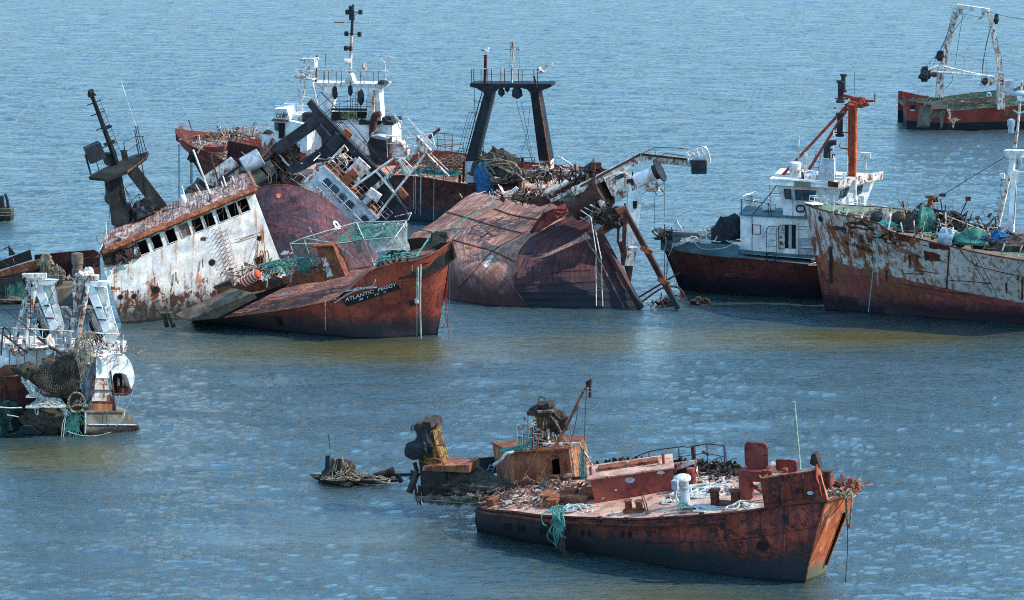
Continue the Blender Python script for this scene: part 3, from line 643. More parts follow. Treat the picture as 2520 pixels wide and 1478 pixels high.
m = MB(); m.chaos(dk1(1150, 600), (1.6, 1.2, .5), 70, R, .2, .8, .09); m.chaos(dk1(850, 640), (2.5, 1.2, .4), 120, R, .2, .9, .09); m.chaos(dk1(560, 690), (1.8, 1.4, .4), 90, R, .15, .8, .08); m.chaos(dk1(760, 720), (1.5, .6, .35), 50, R, .15, .6, .08)
part(A, 'deck_scrap', m, MT['debris'], kind='stuff')
m = MB()
for (x, y, sx, sy, n) in ((920, 655, 2.2, .9, 60), (660, 700, 1.6, .8, 40), (1690, 590, 1.8, 1., 120), (1500, 620, 1, .6, 25), (1800, 640, 1, .6, 40), (560, 690, 1.2, .6, 30)):
    c = dk1(x, y)
    for i in range(n): p = c + Vector((R.gauss(0, .5) * sx, R.gauss(0, .5) * sy, R.uniform(0, .15))); m.box(p, (R.uniform(.06, .35), R.uniform(.06, .3), R.uniform(.03, .12)), Matrix.Rotation(R.uniform(0, 3), 3, 'Z') @ Matrix.Rotation(R.gauss(0, .2), 3, 'X'))
part(A, 'pale_litter', m, MT['debrisw'], kind='stuff')
m = MB(); m.box(dk1(880, 675, .15), (2.6, 1.0, .3)); part(A, 'low_hatch', m, MT['houserust'])
for q_, s_ in ((dk1(810, 705, .2), (.6, .4, .4)), (dk1(490, 700, .2), (.4, .5, .35)), (dk1(1000, 650, .3), (.7, .5, .4)), (dk1(900, 650, .3), (.8, .4, .35))):
    m = MB(); m.box(q_, s_); part(A, 'deck_box', m, MT['rust'])
m = MB(); p = dk1(800, 640, 0); m.tube([p + Vector((-.6, 0, 0)), p + Vector((-.3, 0, .5)), p + Vector((.1, 0, .75)), p + Vector((.5, 0, .7))], .09, 7, 14); part(A, 'bent_pipe', m, MT['debris'], 30)
for k, (x, y) in enumerate(((1600, 768), (1200, 795), (1385, 790), (1060, 790))):
    m = MB(); m.box(f(x, y - 4, -3.1), (.2, .15, .16)); part(A, 'cleat', m, MT['rustd'])
# hatches on the raised end
f.Z = 11
def lid(T, x, y, yv, w, h, tilt, mat, thk=.12, name='hatch_lid'):
    c = f(x, y, yv); m = MB(); r_ = .2 * min(w, h); pts = []
    for cx_, cz_, a0_ in ((w / 2 - r_, h - r_, 0), (-w / 2 + r_, h - r_, 90), (-w / 2 + r_, r_, 180), (w / 2 - r_, r_, 270)):
        for k in range(5): t = math.radians(a0_ + 22.5 * k); pts.append(Vector((cx_ + r_ * math.cos(t), 0, cz_ + r_ * math.sin(t))))
    Rm = Matrix.Rotation(tilt, 3, 'X'); pts = [c + Rm @ p for p in pts]; m.prism(pts[::-1], Rm @ Vector((0, thk, 0))); m.tube(pts + [pts[0]], .045, 6); L_ = part(T, name, m, mat)
    for u, v in ((-.4, .3), (-.4, .75), (.4, .5), (.15, .96)): m = MB(); q = c + Rm @ Vector((u * w, -.05, v * h)); m.bar(q - Rm @ Vector((.06, 0, 0)), q + Rm @ Vector((.07, -.03, .05)), .05); part(L_, 'clip', m, MT['rustd'])
    return L_
lid(A, 275, 372, -1.2, 1.1, 1.16, -.12, MT['coaming'])
m = MB(); p = f(285, 440, -1.2); m.box(p + Vector((-.1, 0, .1)), (1.25, 1.0, .5)); m.box(p + Vector((-.5, -.3, -.5)), (.5, .5, 1.1)); m.bar(p + Vector((-.6, -.2, -.2)), p + Vector((.7, -.4, -.9)), .12); part(A, 'hatch_trunk', m, MT['coaming'])
m = MB(); p = f(470, 320, 1.2); m.lathe(p - Vector((0, 0, .45)), (0, 0, 1), [(.32, 0), (.32, .18), (.46, .2), (.46, .36), (.4, .4)], 18); part(A, 'round_hatch', m, MT['debrisw'], 40)
lid(A, 535, 402, .2, 1.0, .52, -.1, MT['coaming'])
m = MB()
for x, y in ((347, 415), (525, 402), (395, 418)): m.lathe(f(x, y, -2.6) - Vector((0, 0, .12)), (0, 0, 1), [(.1, .05), (.1, .12), (.14, .14), (.14, .24), (.1, .26)], 10)
part(A, 'roller_fairlead', m, MT['coaming'], 40)
m = MB(); m.prism([f(735, 340, .5), f(752, 256, .5), f(788, 256, .5), f(826, 385, .5)], (0, .4, 0)); part(A, 'roller_bracket', m, MT['debrisd'])
m = MB(); m.tube([f(648, 385, -.6), f(632, 180, -.6), f(612, -40, -.6), f(600, -200, -.6)], [.12, .09], 8); part(A, 'flag_pole', m, MT['post'], 30)
# far corner of the raised end
m = MB(); cq = [f(850, 560, -1), f(1120, 560, .6), f(1150, 600, .5)]
m.box(f(892, 470, 0), (.5, .4, .55)); part(A, 'winch_box', m, MT['coaming'])
m = MB()
for x in (880, 908): m.lathe(f(x, 552, -.6), (0, 0, 1), [(.11, 0), (.11, .75), (.15, .77), (.15, .82)], 10)
part(A, 'double_bollard', m, MT['rustd'], 40)
m = MB(); m.chaos(f(1000, 545, .6), (1.3, 1.0, .35), 60, R, .2, .8, .09); part(A, 'deck_scrap', m, MT['debris'], kind='stuff')
m = MB(); m.bar(f(1040, 570, -.6), f(1090, 490, -.6), .13); m.box(f(1094, 484, -.6), (.25, .2, .2)); part(A, 'fairlead_post', m, MT['coaming'])
m = MB(); m.blob(f(1142, 575, .0), (.2, .3, .45), .3); part(A, 'bent_corner', m, MT['rust'])
# coils and ropes
def lay(f, pts, r, mat, name, label, cat, group=None, seg=None, n=6):
    m = MB(); m.tube(pts, r, n, seg or len(pts) * 6); return solo(name, label, cat, f, m, mat, 50, group)
lay(f, [f(895, 560, -1.1), f(920, 585, -1.2), f(990, 560, -1.2), f(1030, 580, -1.2), f(1048, 620, -1.4), f(1052, 700, -1.45), f(1060, 820, -1.45), f(1080, 895, -1.5), f(1092, 800, -1.5), f(1102, 640, -1.5), f(1098, 595, -1.5), f(1080, 580, -1.2), f(1060, 600, -1.1)], .06, MT['rope'], 'mooring_rope', 'thick tan rope looped over the lit blunt end of the nearest wreck', 'rope')
lay(f, [f(1056, 640, -1.5), f(1062, 800, -1.5), f(1064, 1100, -1.5), f(1046, 1370, -1.5)], .025, MT['ropedark'], 'hanging_line', 'thin black line hanging straight down to the water from the blunt end', 'line')
m = MB(); m.tangle(f(960, 600, -.9), (1.0, .5, .25), 7, .045, R, 8); solo('rope_coil', 'tan rope coil lying beside two small bollards at the blunt end', 'rope', f, m, MT['rope'], 50)
f.Z = 10
for (x, y, s, nn, lab) in ((1960, 960, (1.7, 1., .35), 18, 'large white rope heap spread behind the paired bollards on the nearest deck'), (1900, 1210, (1.5, .5, .2), 8, 'white rope snaking along the deck edge towards the ventilator'), (2430, 1180, (.7, .5, .3), 6, 'short white rope tangle against the raised bow bulwark'), (1380, 1120, (.5, .3, .2), 4, 'small pale rope bundle left of the ventilator foot')):
    m = MB(); m.tangle(dk_pt(x, y), s, nn, .055, R, 9); solo('white_rope', lab, 'rope', f, m, MT['ropew'], 50)
m = MB(); c = dk_pt(1560, 1180, .1)
for i in range(26): m.tube([c, c + Vector((R.gauss(0, .12), R.gauss(0, .1), R.uniform(.0, .3))), c + Vector((R.gauss(.1, .22), R.gauss(-.1, .15), R.uniform(-.05, .15)))], .022, 4, 6)
solo('frayed_rope_end', 'teal frayed rope tuft at the foot of the ventilator', 'rope', f, m, MT['teal'])
f.Z = 1
m = MB(); c = dk1(960, 740, .05); m.tangle(c, (.9, .5, .3), 10, .035, R, 9); solo('pale_rope_heap', 'pale grey-green rope heap on the near gunwale beside the hanging teal rope', 'rope', f, m, MT['ropew'], 50)
m = MB(); 
for i in range(34):
    s_ = f(R.uniform(800, 885), R.uniform(735, 760), -2.7); e_ = f(R.uniform(810, 885), R.uniform(790, 945) , -3.05); md = s_.lerp(e_, .3) + Vector((R.gauss(0, .12), -.2, .1)); m.tube([s_, md, s_.lerp(e_, .7) + Vector((R.gauss(0, .15), -.2, 0)), e_], .026, 4, 12)
m.tangle(dk1(850, 745, .05), (.55, .3, .3), 8, .03, R, 8); solo('hanging_teal_rope', 'teal rope bundle spilling over the near side of the closest wreck', 'rope', f, m, MT['teal'], 50)
lay(f, [f(775, 750, -2.7), f(752, 775, -2.9), f(758, 815, -2.9), f(778, 828, -2.9)], .03, MT['teal'], 'rope_end', 'short teal rope end dangling left of the teal bundle', 'rope')
m = MB()
for i in range(14): s_ = f(R.uniform(850, 875), 890, -3.1); m.tube([s_, s_ + Vector((R.gauss(0, .1), -.05, -.5)), s_ + Vector((R.gauss(.1, .15), -.05, -1.1))], .03, 4, 6)
solo('weed_tuft', 'dark weed clump hanging at the waterline below the teal bundle', 'weed', f, m, MT['debrisd'])
# ---------------- sunken after part: deckhouse, funnel stumps, boom
f.Z = 12
fB = Frame(2.0, 133.5, -20, 3, 0); fB.Z = 12; g = fB; SRC[0] = fB
# deckhouse
q = [g(1605, 1000, -2), g(2170, 935, -2), g(2140, 700, -2), g(1520, 700, -2)]
BL, BR_ = g(1605, 1005, -2.0), g(2165, 930, -2.0); TR, TL = g(2120, 672, -2.0), g(1670, 705, -2.0)
m = MB(); wall(m, [BL, BR_, TR, TL], [(.70, .83, .25, .74)], (0, .08, 0), 1)
LB, LT = g(1540, 960, 1.2), g(1490, 625, 1.2); RB, RT = BR_ + Vector((0, 3.0, 0)), TR + Vector((0, 2.6, 0))
m.grid([[BL, LB], [TL, LT]]); m.face([BR_, RB, RT, TR]); m.face([LB, RB, RT, LT]); dhw = part(A, 'deckhouse', m, MT['houserust'])
m = MB(); m.prism([TL + Vector((-.1, -.1, 0)), TR + Vector((.12, -.1, 0)), RT + Vector((.12, 0, 0)), LT + Vector((-.1, .1, 0))], (0, 0, .1)); part(A, 'deckhouse_roof', m, MT['rust'])
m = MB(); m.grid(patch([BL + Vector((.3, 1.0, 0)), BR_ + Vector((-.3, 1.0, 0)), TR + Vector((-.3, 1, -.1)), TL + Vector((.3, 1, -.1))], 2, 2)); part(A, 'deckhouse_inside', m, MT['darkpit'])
m = MB(); df = [g(1990, 900, -2.05), g(1985, 765, -2.05), g(2005, 735, -2.05), g(2070, 730, -2.05), g(2095, 760, -2.05), g(2100, 890, -2.05)]; m.tube(df, .06, 5); part(A, 'door_frame', m, MT['rust'])
m = MB(); m.tube([g(1670, 690, -2.2), g(1600, 710, -2.4), g(1560, 760, -2.5), g(1500, 800, -2.4)], .1, 7, 14); part(A, 'exhaust_hose', m, MT['grey'], 30)
m = MB(); m.ladder(g(2160, 930, -1.9), g(2130, 700, -1.9), .35, (1, .3, 0), .03, .35); part(A, 'ladder', m, MT['white_rusty'])
# lattice mast on the house
base = g(1910, 660, -.8); m = MB()
top_ = g(1905, 375, -.8); W_ = .62; H_ = (top_ - base).z
for sx, sy in ((-1, -1), (1, -1), (1, 1), (-1, 1)):
    m.bar(base + Vector((sx * W_, sy * W_, 0)), base + Vector((sx * .4, sy * .4, H_)), .12)
for k in range(4):
    z0, z1 = H_ * k / 4, H_ * (k + 1) / 4; w0, w1 = W_ + (.4 - W_) * k / 4, W_ + (.4 - W_) * (k + 1) / 4
    for sy in (-1, 1): m.bar(base + Vector((-w0, sy * w0, z0)), base + Vector((w1, sy * w1, z1)), .07); m.bar(base + Vector((w0, sy * w0, z0)), base + Vector((-w1, sy * w1, z1)), .07); m.bar(base + Vector((-w1, sy * w1, z1)), base + Vector((w1, sy * w1, z1)), .07)
part(A, 'mast_frame', m, MT['white_rusty'])
m = MB(); p = base + Vector((0, 0, H_)); m.prism([g(1845, 375, -1.3), g(1985, 375, -1.3), g(1960, 480, -1.3), g(1870, 490, -1.3)], (0, 1.0, 0)); m.box(base + Vector((0, 0, H_ * .45)), (.8, .8, H_ * .7)); part(A, 'funnel', m, MT['yellow'])
m = MB(); m.prism([g(1828, 305, -1.2), g(1885, 292, -1.2), g(1893, 325, -1.2), g(1830, 375, -1.2)], (0, .9, 0)); m.prism([g(1895, 296, -1.2), g(1962, 290, -1.2), g(1975, 340, -1.2), g(1905, 370, -1.2)], (0, .9, 0)); m.box(g(1910, 355, -.9), (1.3, 1.0, .2)); m.chaos(g(1900, 340, -.9), (.6, .5, .4), 20, R, .2, .8, .09); part(A, 'funnel_cap', m, MT['debrisd'])
m = MB(); m.blob(g(2030, 430, -.9), (.5, .5, .5), .4, 2.5, flat=False); m.blob(g(2050, 480, -.9), (.35, .4, .35), .4, 2.5, flat=False); part(A, 'burnt_winch', m, MT['debrisd'])
m = MB(); m.tube([g(1870, 355, -1.4), g(2000, 345, -1.4)], .1, 7); m.tube([g(1990, 400, -1.3), g(2040, 470, -1.5), g(2110, 610, -1.5)], .06, 6)
for i in range(26):
    a_ = g(R.uniform(1800, 2100), R.uniform(380, 560), -.8 + R.gauss(0, .5)); b_ = a_ + Vector((R.gauss(0, .35), R.gauss(0, .3), -R.uniform(.3, 1.3))); m.tube([a_, a_.lerp(b_, .5) + Vector((R.gauss(0, .12), 0, 0)), b_], .025, 4, 8)
part(A, 'broken_pipes', m, MT['debris'])
m = MB(); hoop = [g(1705, 620, -1), g(1708, 480, -1), g(1760, 405, -1), g(1800, 378, -1)]; m.tube(hoop, .035, 5); m.tube([g(1708, 480, -1), g(1850, 380, -1)], .025, 4); m.tube([g(1740, 520, -1), g(1830, 430, -1)], .025, 4); m.tube([g(1760, 410, -1), g(1840, 520, -1)], .025, 4)
m.rail([g(1700, 640, -1.6), g(1840, 660, -1.6)], 1.1, .03, .35); part(A, 'guard_rail', m, MT['white_rusty'])
m = MB()
for i in range(14):
    a_ = g(R.uniform(1700, 1830), R.uniform(520, 560), -1.5); m.tube([a_, a_ + Vector((R.gauss(0, .1), -.1, -.8)), a_ + Vector((R.gauss(0, .2), -.2, -1.4)), a_ + Vector((R.gauss(.3, .3), -.2, -1.5))], .045, 5, 10)
m.tangle(g(1740, 690, -1.6), (1.1, .3, .35), 8, .045, R, 8); solo('teal_rope_coil', 'pale teal rope hung over the deckhouse roof beside the yellow mast', 'rope', g, m, MT['teal'], 50)
# leaning boom
m = MB(); b0 = g(1860, 945, -2.6); b1 = g(2310, 90, -2.0); m.tube([b0, g(1990, 690, -2.5), g(2120, 460, -2.3), g(2220, 250, -2.1), b1], [.12, .07], 7, 20); m.tube([g(1705, 1010, -2.6), g(1860, 690, -2.5), g(1885, 540, -2.4)], .06, 6); part(A, 'boom', m, MT['orangerust'], 30)
m = MB(); m.prism([g(2270, 105, -2.1), g(2320, 75, -2.1), g(2318, 130, -2.1), g(2285, 150, -2.1)], (0, .2, 0)); part(A, 'boom_head', m, MT['debrisd'])
m = MB()
for k in range(6): m.lathe(g(2310, 140 + k * 14, -2.1), (1, 0, 1) if k % 2 else (0, 1, 1), [(.05, -.02), (.09, 0), (.05, .02)], 8)
m.blob(g(2310, 212, -2.1), (.08, .08, .14), .1, flat=False); part(A, 'chain_hook', m, MT['debrisd'])
m = MB(); m.tube([g(2280, 160, -2.1), g(2260, 620, -2.1)], .018, 4); m.tube([g(2210, 310, -2.2), g(2185, 470, -2.1), g(2145, 615, -2.1)], .018, 4, 8); m.tube([g(2130, 450, -2.3), g(2215, 300, -2.1)], .018, 4); part(A, 'rigging', m, MT['ropedark'])
m = MB(); m.bar(g(1920, 628, -2.2), g(2220, 624, -1.8), .13); m.bar(g(2220, 624, -1.8), g(2365, 865, -1.8), .08); m.tube([g(2205, 705, -1.8), g(2320, 740, -1.8)], .03, 4); m.tube([g(2260, 760, -1.8), g(2320, 740, -1.8)], .03, 4)
for i in range(5): a_ = g(2120 + i * 40, 640 + i * 22, -1.6); m.tube([a_, a_ + Vector((.5, 0, -2.4 + i * .2))], .02, 4)
part(A, 'gallows', m, MT['white_rusty'])
m = MB()
for i in range(20): a_ = g(R.uniform(2225, 2262), R.uniform(640, 740), -1.85); m.tube([a_, a_ + Vector((R.gauss(0, .06), 0, -1)), a_ + Vector((R.gauss(0, .1), 0, -2.2 - R.random()))], .025, 4, 8)
solo('hanging_rope_bundle', 'pale teal strands hanging from the gallows arm right of the deckhouse', 'rope', g, m, MT['teal'])
# aft funnel stump with rusty side arch
m = MB(); m.prism([g(875, 790, -2.4), g(900, 1110, -2.6), g(945, 1115, -2.6), g(940, 800, -2.4)], (0, .2, 0)); S0 = [g(905, 835, -2.6), g(905, 1118, -2.6), g(1085, 1118, -2.6), g(1085, 850, -2.6)]; m.prism(S0, (0, 1.4, 0)); m.prism([g(1085, 850, -2.6), g(1085, 1118, -2.6), g(1112, 1110, -2.6), g(1095, 855, -2.6)], (0, .15, 0)); part(A, 'aft_support', m, MT['weed'])
m = MB(); m.prism([g(900, 850, -2.7), g(1295, 865, -2.7), g(1295, 800, -2.7), g(905, 815, -2.7)], (0, 1.5, 0)); part(A, 'aft_platform', m, MT['houserust'])
m = MB(); m.prism([g(875, 800, -2.2), g(850, 520, -2.2), g(990, 520, -2.2), g(1005, 590, -2.2), g(1060, 790, -2.2)], (0, 1.1, 0)); part(A, 'funnel', m, MT['yellow'])
m = MB(); m.prism([g(822, 510, -2.4), g(850, 450, -2.4), g(890, 470, -2.4), g(905, 440, -2.4), g(965, 442, -2.4), g(985, 500, -2.4), g(900, 520, -2.4)], (0, 1.5, 0)); m.chaos(g(920, 500, -1.8), (.7, .5, .35), 24, R, .2, .7, .1); m.bar(g(960, 510, -2.3), g(1020, 470, -2.3), .09); m.bar(g(1010, 500, -2.3), g(1024, 450, -2.3), .07); part(A, 'funnel_cap', m, MT['debrisd'])
m = MB(); m.blob(g(840, 675, -2.5), (.55, .25, .48), .15, 1, flat=False); m.blob(g(905, 610, -2.4), (.42, .3, .6), .3, 2, flat=False); m.prism([g(940, 710, -2.3), g(975, 690, -2.3), g(980, 735, -2.3), g(945, 745, -2.3)], (0, .2, 0)); part(A, 'burnt_fitting', m, MT['black'])
m = MB(); m.ladder(g(985, 720, -2.35), g(975, 570, -2.35), .5, (1, 0, 0), .03, .4); m.tube([g(1015, 637, -2.2), g(1095, 628, -2.2)], .04, 5); m.tube([g(930, 755, -2.5), g(1000, 745, -2.5), g(1050, 760, -2.5), g(1090, 800, -2.5)], .06, 6, 10); part(A, 'ladder', m, MT['rust'])
m = MB(); m.bar(g(860, 860, -2.3), g(790, 1035, -2.8), .3, .2); m.bar(g(860, 860, -2.3), g(835, 780, -2.2), .15)
for i in range(14): a_ = g(R.uniform(835, 900), R.uniform(930, 1000), -2.6); m.tube([a_, a_ + Vector((R.gauss(0, .1), 0, -R.uniform(.5, 1.1)))], .03, 4)
part(A, 'hanging_scrap', m, MT['debrisd'])
# collapsed plates and nets between
m = MB(); m.prism([g(1130, 765, 1.6), g(1520, 730, 1.6), g(1540, 870, 1.6), g(1140, 890, 1.6)], (0, .15, 0)); m.bar(g(1330, 800, .5), g(1500, 900, .3), .25, .1); part(A, 'far_side_plating', m, MT['black'])
m = MB(); m.tube([g(1440, 870, -.2), g(1470, 800, -.2), g(1510, 815, -.2), g(1475, 890, -.2), g(1440, 870, -.2)], .05, 5); m.tube([g(1320, 800, -.2), g(1420, 850, -.2), g(1490, 830, -.2)], .04, 5); part(A, 'bent_frame', m, MT['grey'])
m = MB(); m.prism([g(1465, 1045, -2.4), g(1480, 1015, -2.0), g(1600, 975, -2.0), g(1650, 1040, -2.4), g(1610, 1065, -2.6)], (0, .5, 0)); part(A, 'loose_box', m, MT['greyd'])
m = MB(); m.blob(g(1290, 950, -1.5), (1.9, 1.2, .75), .25, 1.8, 26, 12, seed=4); m.blob(g(1430, 1020, -2), (2.2, 1.0, .55), .3, 2, 26, 12, seed=8); m.blob(g(1200, 1040, -1.5), (1.4, 1.2, .3), .3, 2, 24, 10, seed=9)
solo('net_heap', 'brown fishing net heap draped over the sunken stern between deckhouse and rusty arch', 'fishing net', g, m, MT['netgrey'], 1)
m = MB(); m.tangle(g(1300, 975, -1.8), (2.2, 1.0, .8), 14, .03, R, 12); m.chaos(g(1290, 1000, -1.6), (1.8, .8, .5), 26, R, .4, 1.6, .09); solo('scrap_heap', 'tangled wires and bars lying on the brown net heap', 'scrap', g, m, MT['debrisd'])
m = MB()
for i in range(24): a_ = g(960 + i * 22 + R.gauss(0, 6), 1105 + R.gauss(0, 8) + i * .4, -2.8); m.box(a_ + Vector((0, 0, .1)), (R.uniform(.15, .5), .4, R.uniform(.2, .5)), Matrix.Rotation(R.gauss(0, .4), 3, 'Y'))
m.tangle(g(1250, 1110, -2.8), (2.6, .3, .3), 10, .035, R, 12); solo('stone_and_scrap_row', 'row of small wet lumps and wire just above water left of the nearest hull', 'scrap', g, m, MT['greyd'])
SRC[0] = None
# waste heap far left with its post
gd = Frame(-9.9, 140.3, -8); gd.Z = 12; g = gd
m = MB(); m.blob(g(225, 915, 0), (1.0, .7, .95), .3, 2, 22, 12, seed=2); m.blob(g(340, 928, 0), (2.2, .5, .35), .3, 2, 24, 10, seed=5); D1 = solo('debris_island', 'dark weedy debris mound rising from open water beside a short post', 'debris', g, m, MT['debrisd'], 1)
m = MB(); m.tangle(g(225, 920, -.4), (1.0, .6, 1.3), 16, .03, R, 10); m.tangle(g(380, 930, -.3), (1.6, .5, .7), 12, .03, R, 10); solo('wire_tangle', 'brown wire loops tangled over the dark mound in open water', 'wire', g, m, MT['rope'], 50)
m = MB(); m.bar(g(100, 935, 0), g(106, 720, 0), .2); solo('mooring_post', 'short black post standing at the left end of the debris mound', 'post', g, m, MT['black'])
m = MB(); m.tube([g(122, 850, .1), g(126, 680, .1), g(112, 545, .1)], .025, 5, 8); solo('bent_rod', 'thin bent rod upright beside the short black post', 'rod', g, m, MT['ropedark'])
m = MB(); m.tube([g(470, 895, 0), g(670, 848, 0)], [.14, .26], 9); m.tube([g(640, 855, 0), g(662, 850, 0)], .3, 9); solo('sunken_pipe', 'short fat pipe with rimmed end sloping out of the water right of the mound', 'pipe', g, m, MT['debrisd'], 40)
m = MB(); m.bar(g(300, 890, .1), g(860, 880, .1), .16); m.bar(g(690, 885, 0), g(730, 945, 0), .22); m.bar(g(530, 945, -.2), g(600, 900, 0), .2); m.bar(g(800, 900, 0), g(815, 935, 0), .15); m.bar(g(805, 848, 0), g(860, 880, 0), .14); solo('floating_beam', 'long black beam with stub legs lying along the water left of the rusty arch', 'beam', g, m, MT['black'])
RS[:] = [.65, .85]
# ================================================================== P: bow section with its name, deck awash aft
fP = Frame(-5.1, 185.0, -22, 12, 10); fP.Z = 5; f = fP
Pg = thing('sunken_bow_wreck', 'orange-red bow section with white name lettering, stem upright, deck sliding under water aft', 'shipwreck', f)
sP = [(330, 935, -3.4, 330, 945), (540, 915, -3.6, 470, 962), (760, 890, -3.7, 700, 985), (1000, 858, -3.7, 950, 1015), (1250, 815, -3.6, 1200, 1038), (1420, 780, -3.5, 1450, 1060), (1500, 745, -3.4, 1600, 1072),
      (1700, 560, -3.1, 1800, 1072), (1900, 490, -2.6, 1980, 1062), (2060, 466, -1.9, 2080, 1055), (2200, 415, -1.1, 2170, 1050), (2345, 320, 0, 2234, 1046)]
hP = hull(f, Pg, sP, MT['peggy'], n=60, lv=12, bulge=.12, drop=None, ends=(0, 0), below=2.4, capmat=MT['orangerust'], capr=.07, rough=.06)
# inside of the bulwark at the bow
m = MB(); m.grid([[p + Vector((-.05, .13, -.02)), p + Vector((-.1, .25, -1.3))] for p in hP.top[34:]]); m.grid([[p + Vector((-.05, -.13, -.02)), p + Vector((-.1, -.25, -1.3))] for p in hP.ftop[34:]]); part(Pg, 'bulwark', m, MT['weed'])
# deck: sloping plane from the waterline to the bow
def D(x, y, h=0): return f.atz(x, y, DPz(x) + h)
def DPz(x): return float(np.interp(x, [300, 1400, 1700, 2000, 2300], [ZP0, ZP1, ZP2, ZP3, ZP4]))
ZP0 = f(540, 915, -3.6).z; ZP1 = f(1420, 780, -3.5).z; ZP2 = f(1560, 700, -3.2).z; ZP3 = f(1900, 560, -2.5).z; ZP4 = f(2200, 470, -1).z
nearE = [f(330, 935, -3.35), f(540, 915, -3.55), f(760, 890, -3.65), f(1000, 858, -3.65), f(1250, 815, -3.55), f(1420, 780, -3.45), f(1520, 715, -3.3), f(1700, 640, -3.0), f(1900, 560, -2.4), f(2060, 510, -1.7), f(2230, 440, -.5)]
nE = catmull(nearE, 40); farE = [Vector((p.x, -p.y + (.0 if i > 20 else 0), p.z)) for i, p in enumerate(nE)]
m = MB(); m.grid([[a.lerp(b_, k / 12) + Vector((0, 0, .12 * noise.noise(a.lerp(b_, k / 12) * .8) + .12 * math.sin(math.pi * k / 12))) for k in range(13)] for a, b_ in zip(nE, farE)]); part(Pg, 'deck', m, MT['peggydeck'])
# second slanting plate left of it, raised off the water
m = MB(); m.prism([f(190, 900, -4.3), f(300, 940, -4.6), f(800, 730, -3.3), f(640, 690, -2.6)], (0, .0, .08)); m.prism([f(300, 940, -4.6), f(800, 730, -3.3), f(830, 760, -3.2), f(520, 920, -3.9)], (0, 0, .03)); part(Pg, 'slanting_plate', m, MT['mud'])
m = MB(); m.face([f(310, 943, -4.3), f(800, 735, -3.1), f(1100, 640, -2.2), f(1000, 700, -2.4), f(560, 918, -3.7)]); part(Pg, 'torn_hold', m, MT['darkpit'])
m = MB(); L = catmull([f(520, 720, -2.6), f(700, 680, -2.5), f(850, 655, -2.4), f(1000, 640, -2.3), f(1180, 600, -2.2), f(1360, 580, -2.2)], 40)
for a_, b_ in zip(L, L[1:]): h1, h2 = R.uniform(.15, .55), R.uniform(.15, .55); m.face([a_ - Vector((0, 0, .5)), b_ - Vector((0, 0, .5)), b_ + Vector((0, 0, h2)), a_ + Vector((0, 0, h1))])
part(Pg, 'buckled_beam', m, MT['rust'])
m = MB(); m.prism([f(490, 680, -2.5), f(530, 715, -2.6), f(640, 660, -2.4), f(620, 625, -2.3)], (0, .5, 0)); part(Pg, 'loose_plate', m, MT['debrisd']); m = MB(); m.prism([f(910, 650, -2.6), f(1010, 670, -2.6), f(1020, 640, -2.5), f(930, 610, -2.5)], (0, .6, 0)); part(Pg, 'loose_plate', m, MT['debrisd'])
m = MB(); m.chaos(f(900, 560, -.5), (3.6, 1.6, .5), 120, R, .2, 1.3, .09); m.chaos(f(1250, 560, -1.5), (2.8, 1., .4), 70, R, .2, 1.2, .09); part(Pg, 'deck_scrap', m, MT['debris'], kind='stuff')
# wide square post
q = [f(1290, 365, -1.6), f(1370, 625, -2.2), f(1515, 595, -2.2), f(1415, 350, -1.6)]
m = MB(); m.prism(q, (0, .9, 0)); part(Pg, 'bitt_post', m, MT['rust'])
m = MB(); m.grid(patch([f(1308, 390, -1.63), f(1352, 385, -1.63), f(1420, 590, -2.2), f(1372, 605, -2.2)], 3, 6, amp=.04)); part(Pg, 'flaking_panel', m, MT['white_rusty'])
m = MB(); m.tube([f(1340, 525, -2.3), f(1430, 515, -2.3)], .05, 5); part(Pg, 'grab_bar', m, MT['rustd']); m = MB(); m.bar(f(1275, 355, -1.65), f(1430, 345, -1.65), .75, .12); part(Pg, 'post_cap', m, MT['orangerust'])
# net cage
def cage(T, pts, links, r, mat, name='frame'):
    m = MB()
    for a_, b_ in links: m.tube([pts[a_], pts[b_]], r, 5)
    part(T, name, m, mat)
cp = {'a': f(1085, 340, -1.4), 'b': f(1190, 295, -1.0), 'c': f(1600, 175, 1.2), 'd': f(1990, 165, 1.6), 'e': f(1660, 310, -.6), 'f': f(1440, 340, -1.2), 'g': f(1165, 570, -1.6), 'h': f(1280, 560, -1.2), 'i': f(1740, 510, -.8), 'j': f(1640, 500, -.2), 'k': f(1810, 190, 1.2), 'l': f(1990, 380, .6), 'm': f(1340, 600, -1.8), 'n': f(1545, 430, .2), 'o': f(1500, 330, 0), 'p': f(1900, 290, -.3)}
cage(Pg, cp, [('a', 'b'), ('b', 'f'), ('a', 'g'), ('b', 'h'), ('f', 'e'), ('e', 'i'), ('o', 'n'), ('f', 'j'), ('e', 'p'), ('c', 'd'), ('k', 'i'), ('d', 'l'), ('c', 'e'), ('b', 'c'), ('g', 'h'), ('p', 'd'), ('a', 'f'), ('k', 'l')], .055, MT['netpale'], 'net_frame')
m = MB()
m.net(patch([cp['a'], cp['b'], cp['h'], cp['g']], 12, 14, .1, .15, 1), .016); m.net(patch([cp['b'], cp['f'], f(1340, 560, -1.4), cp['h']], 14, 14, .1, .2, 2), .014, skip=.1)
m.net(patch([f(1150, 460, -1.7), f(1240, 430, -1.7), f(1240, 590, -2), f(1110, 640, -2)], 16, 14, .2, .3, 5), .022)
solo('green_net', 'green fishing net stretched over the small box-shaped frame left of the rusty square post', 'fishing net', f, m, MT['tealnet'])
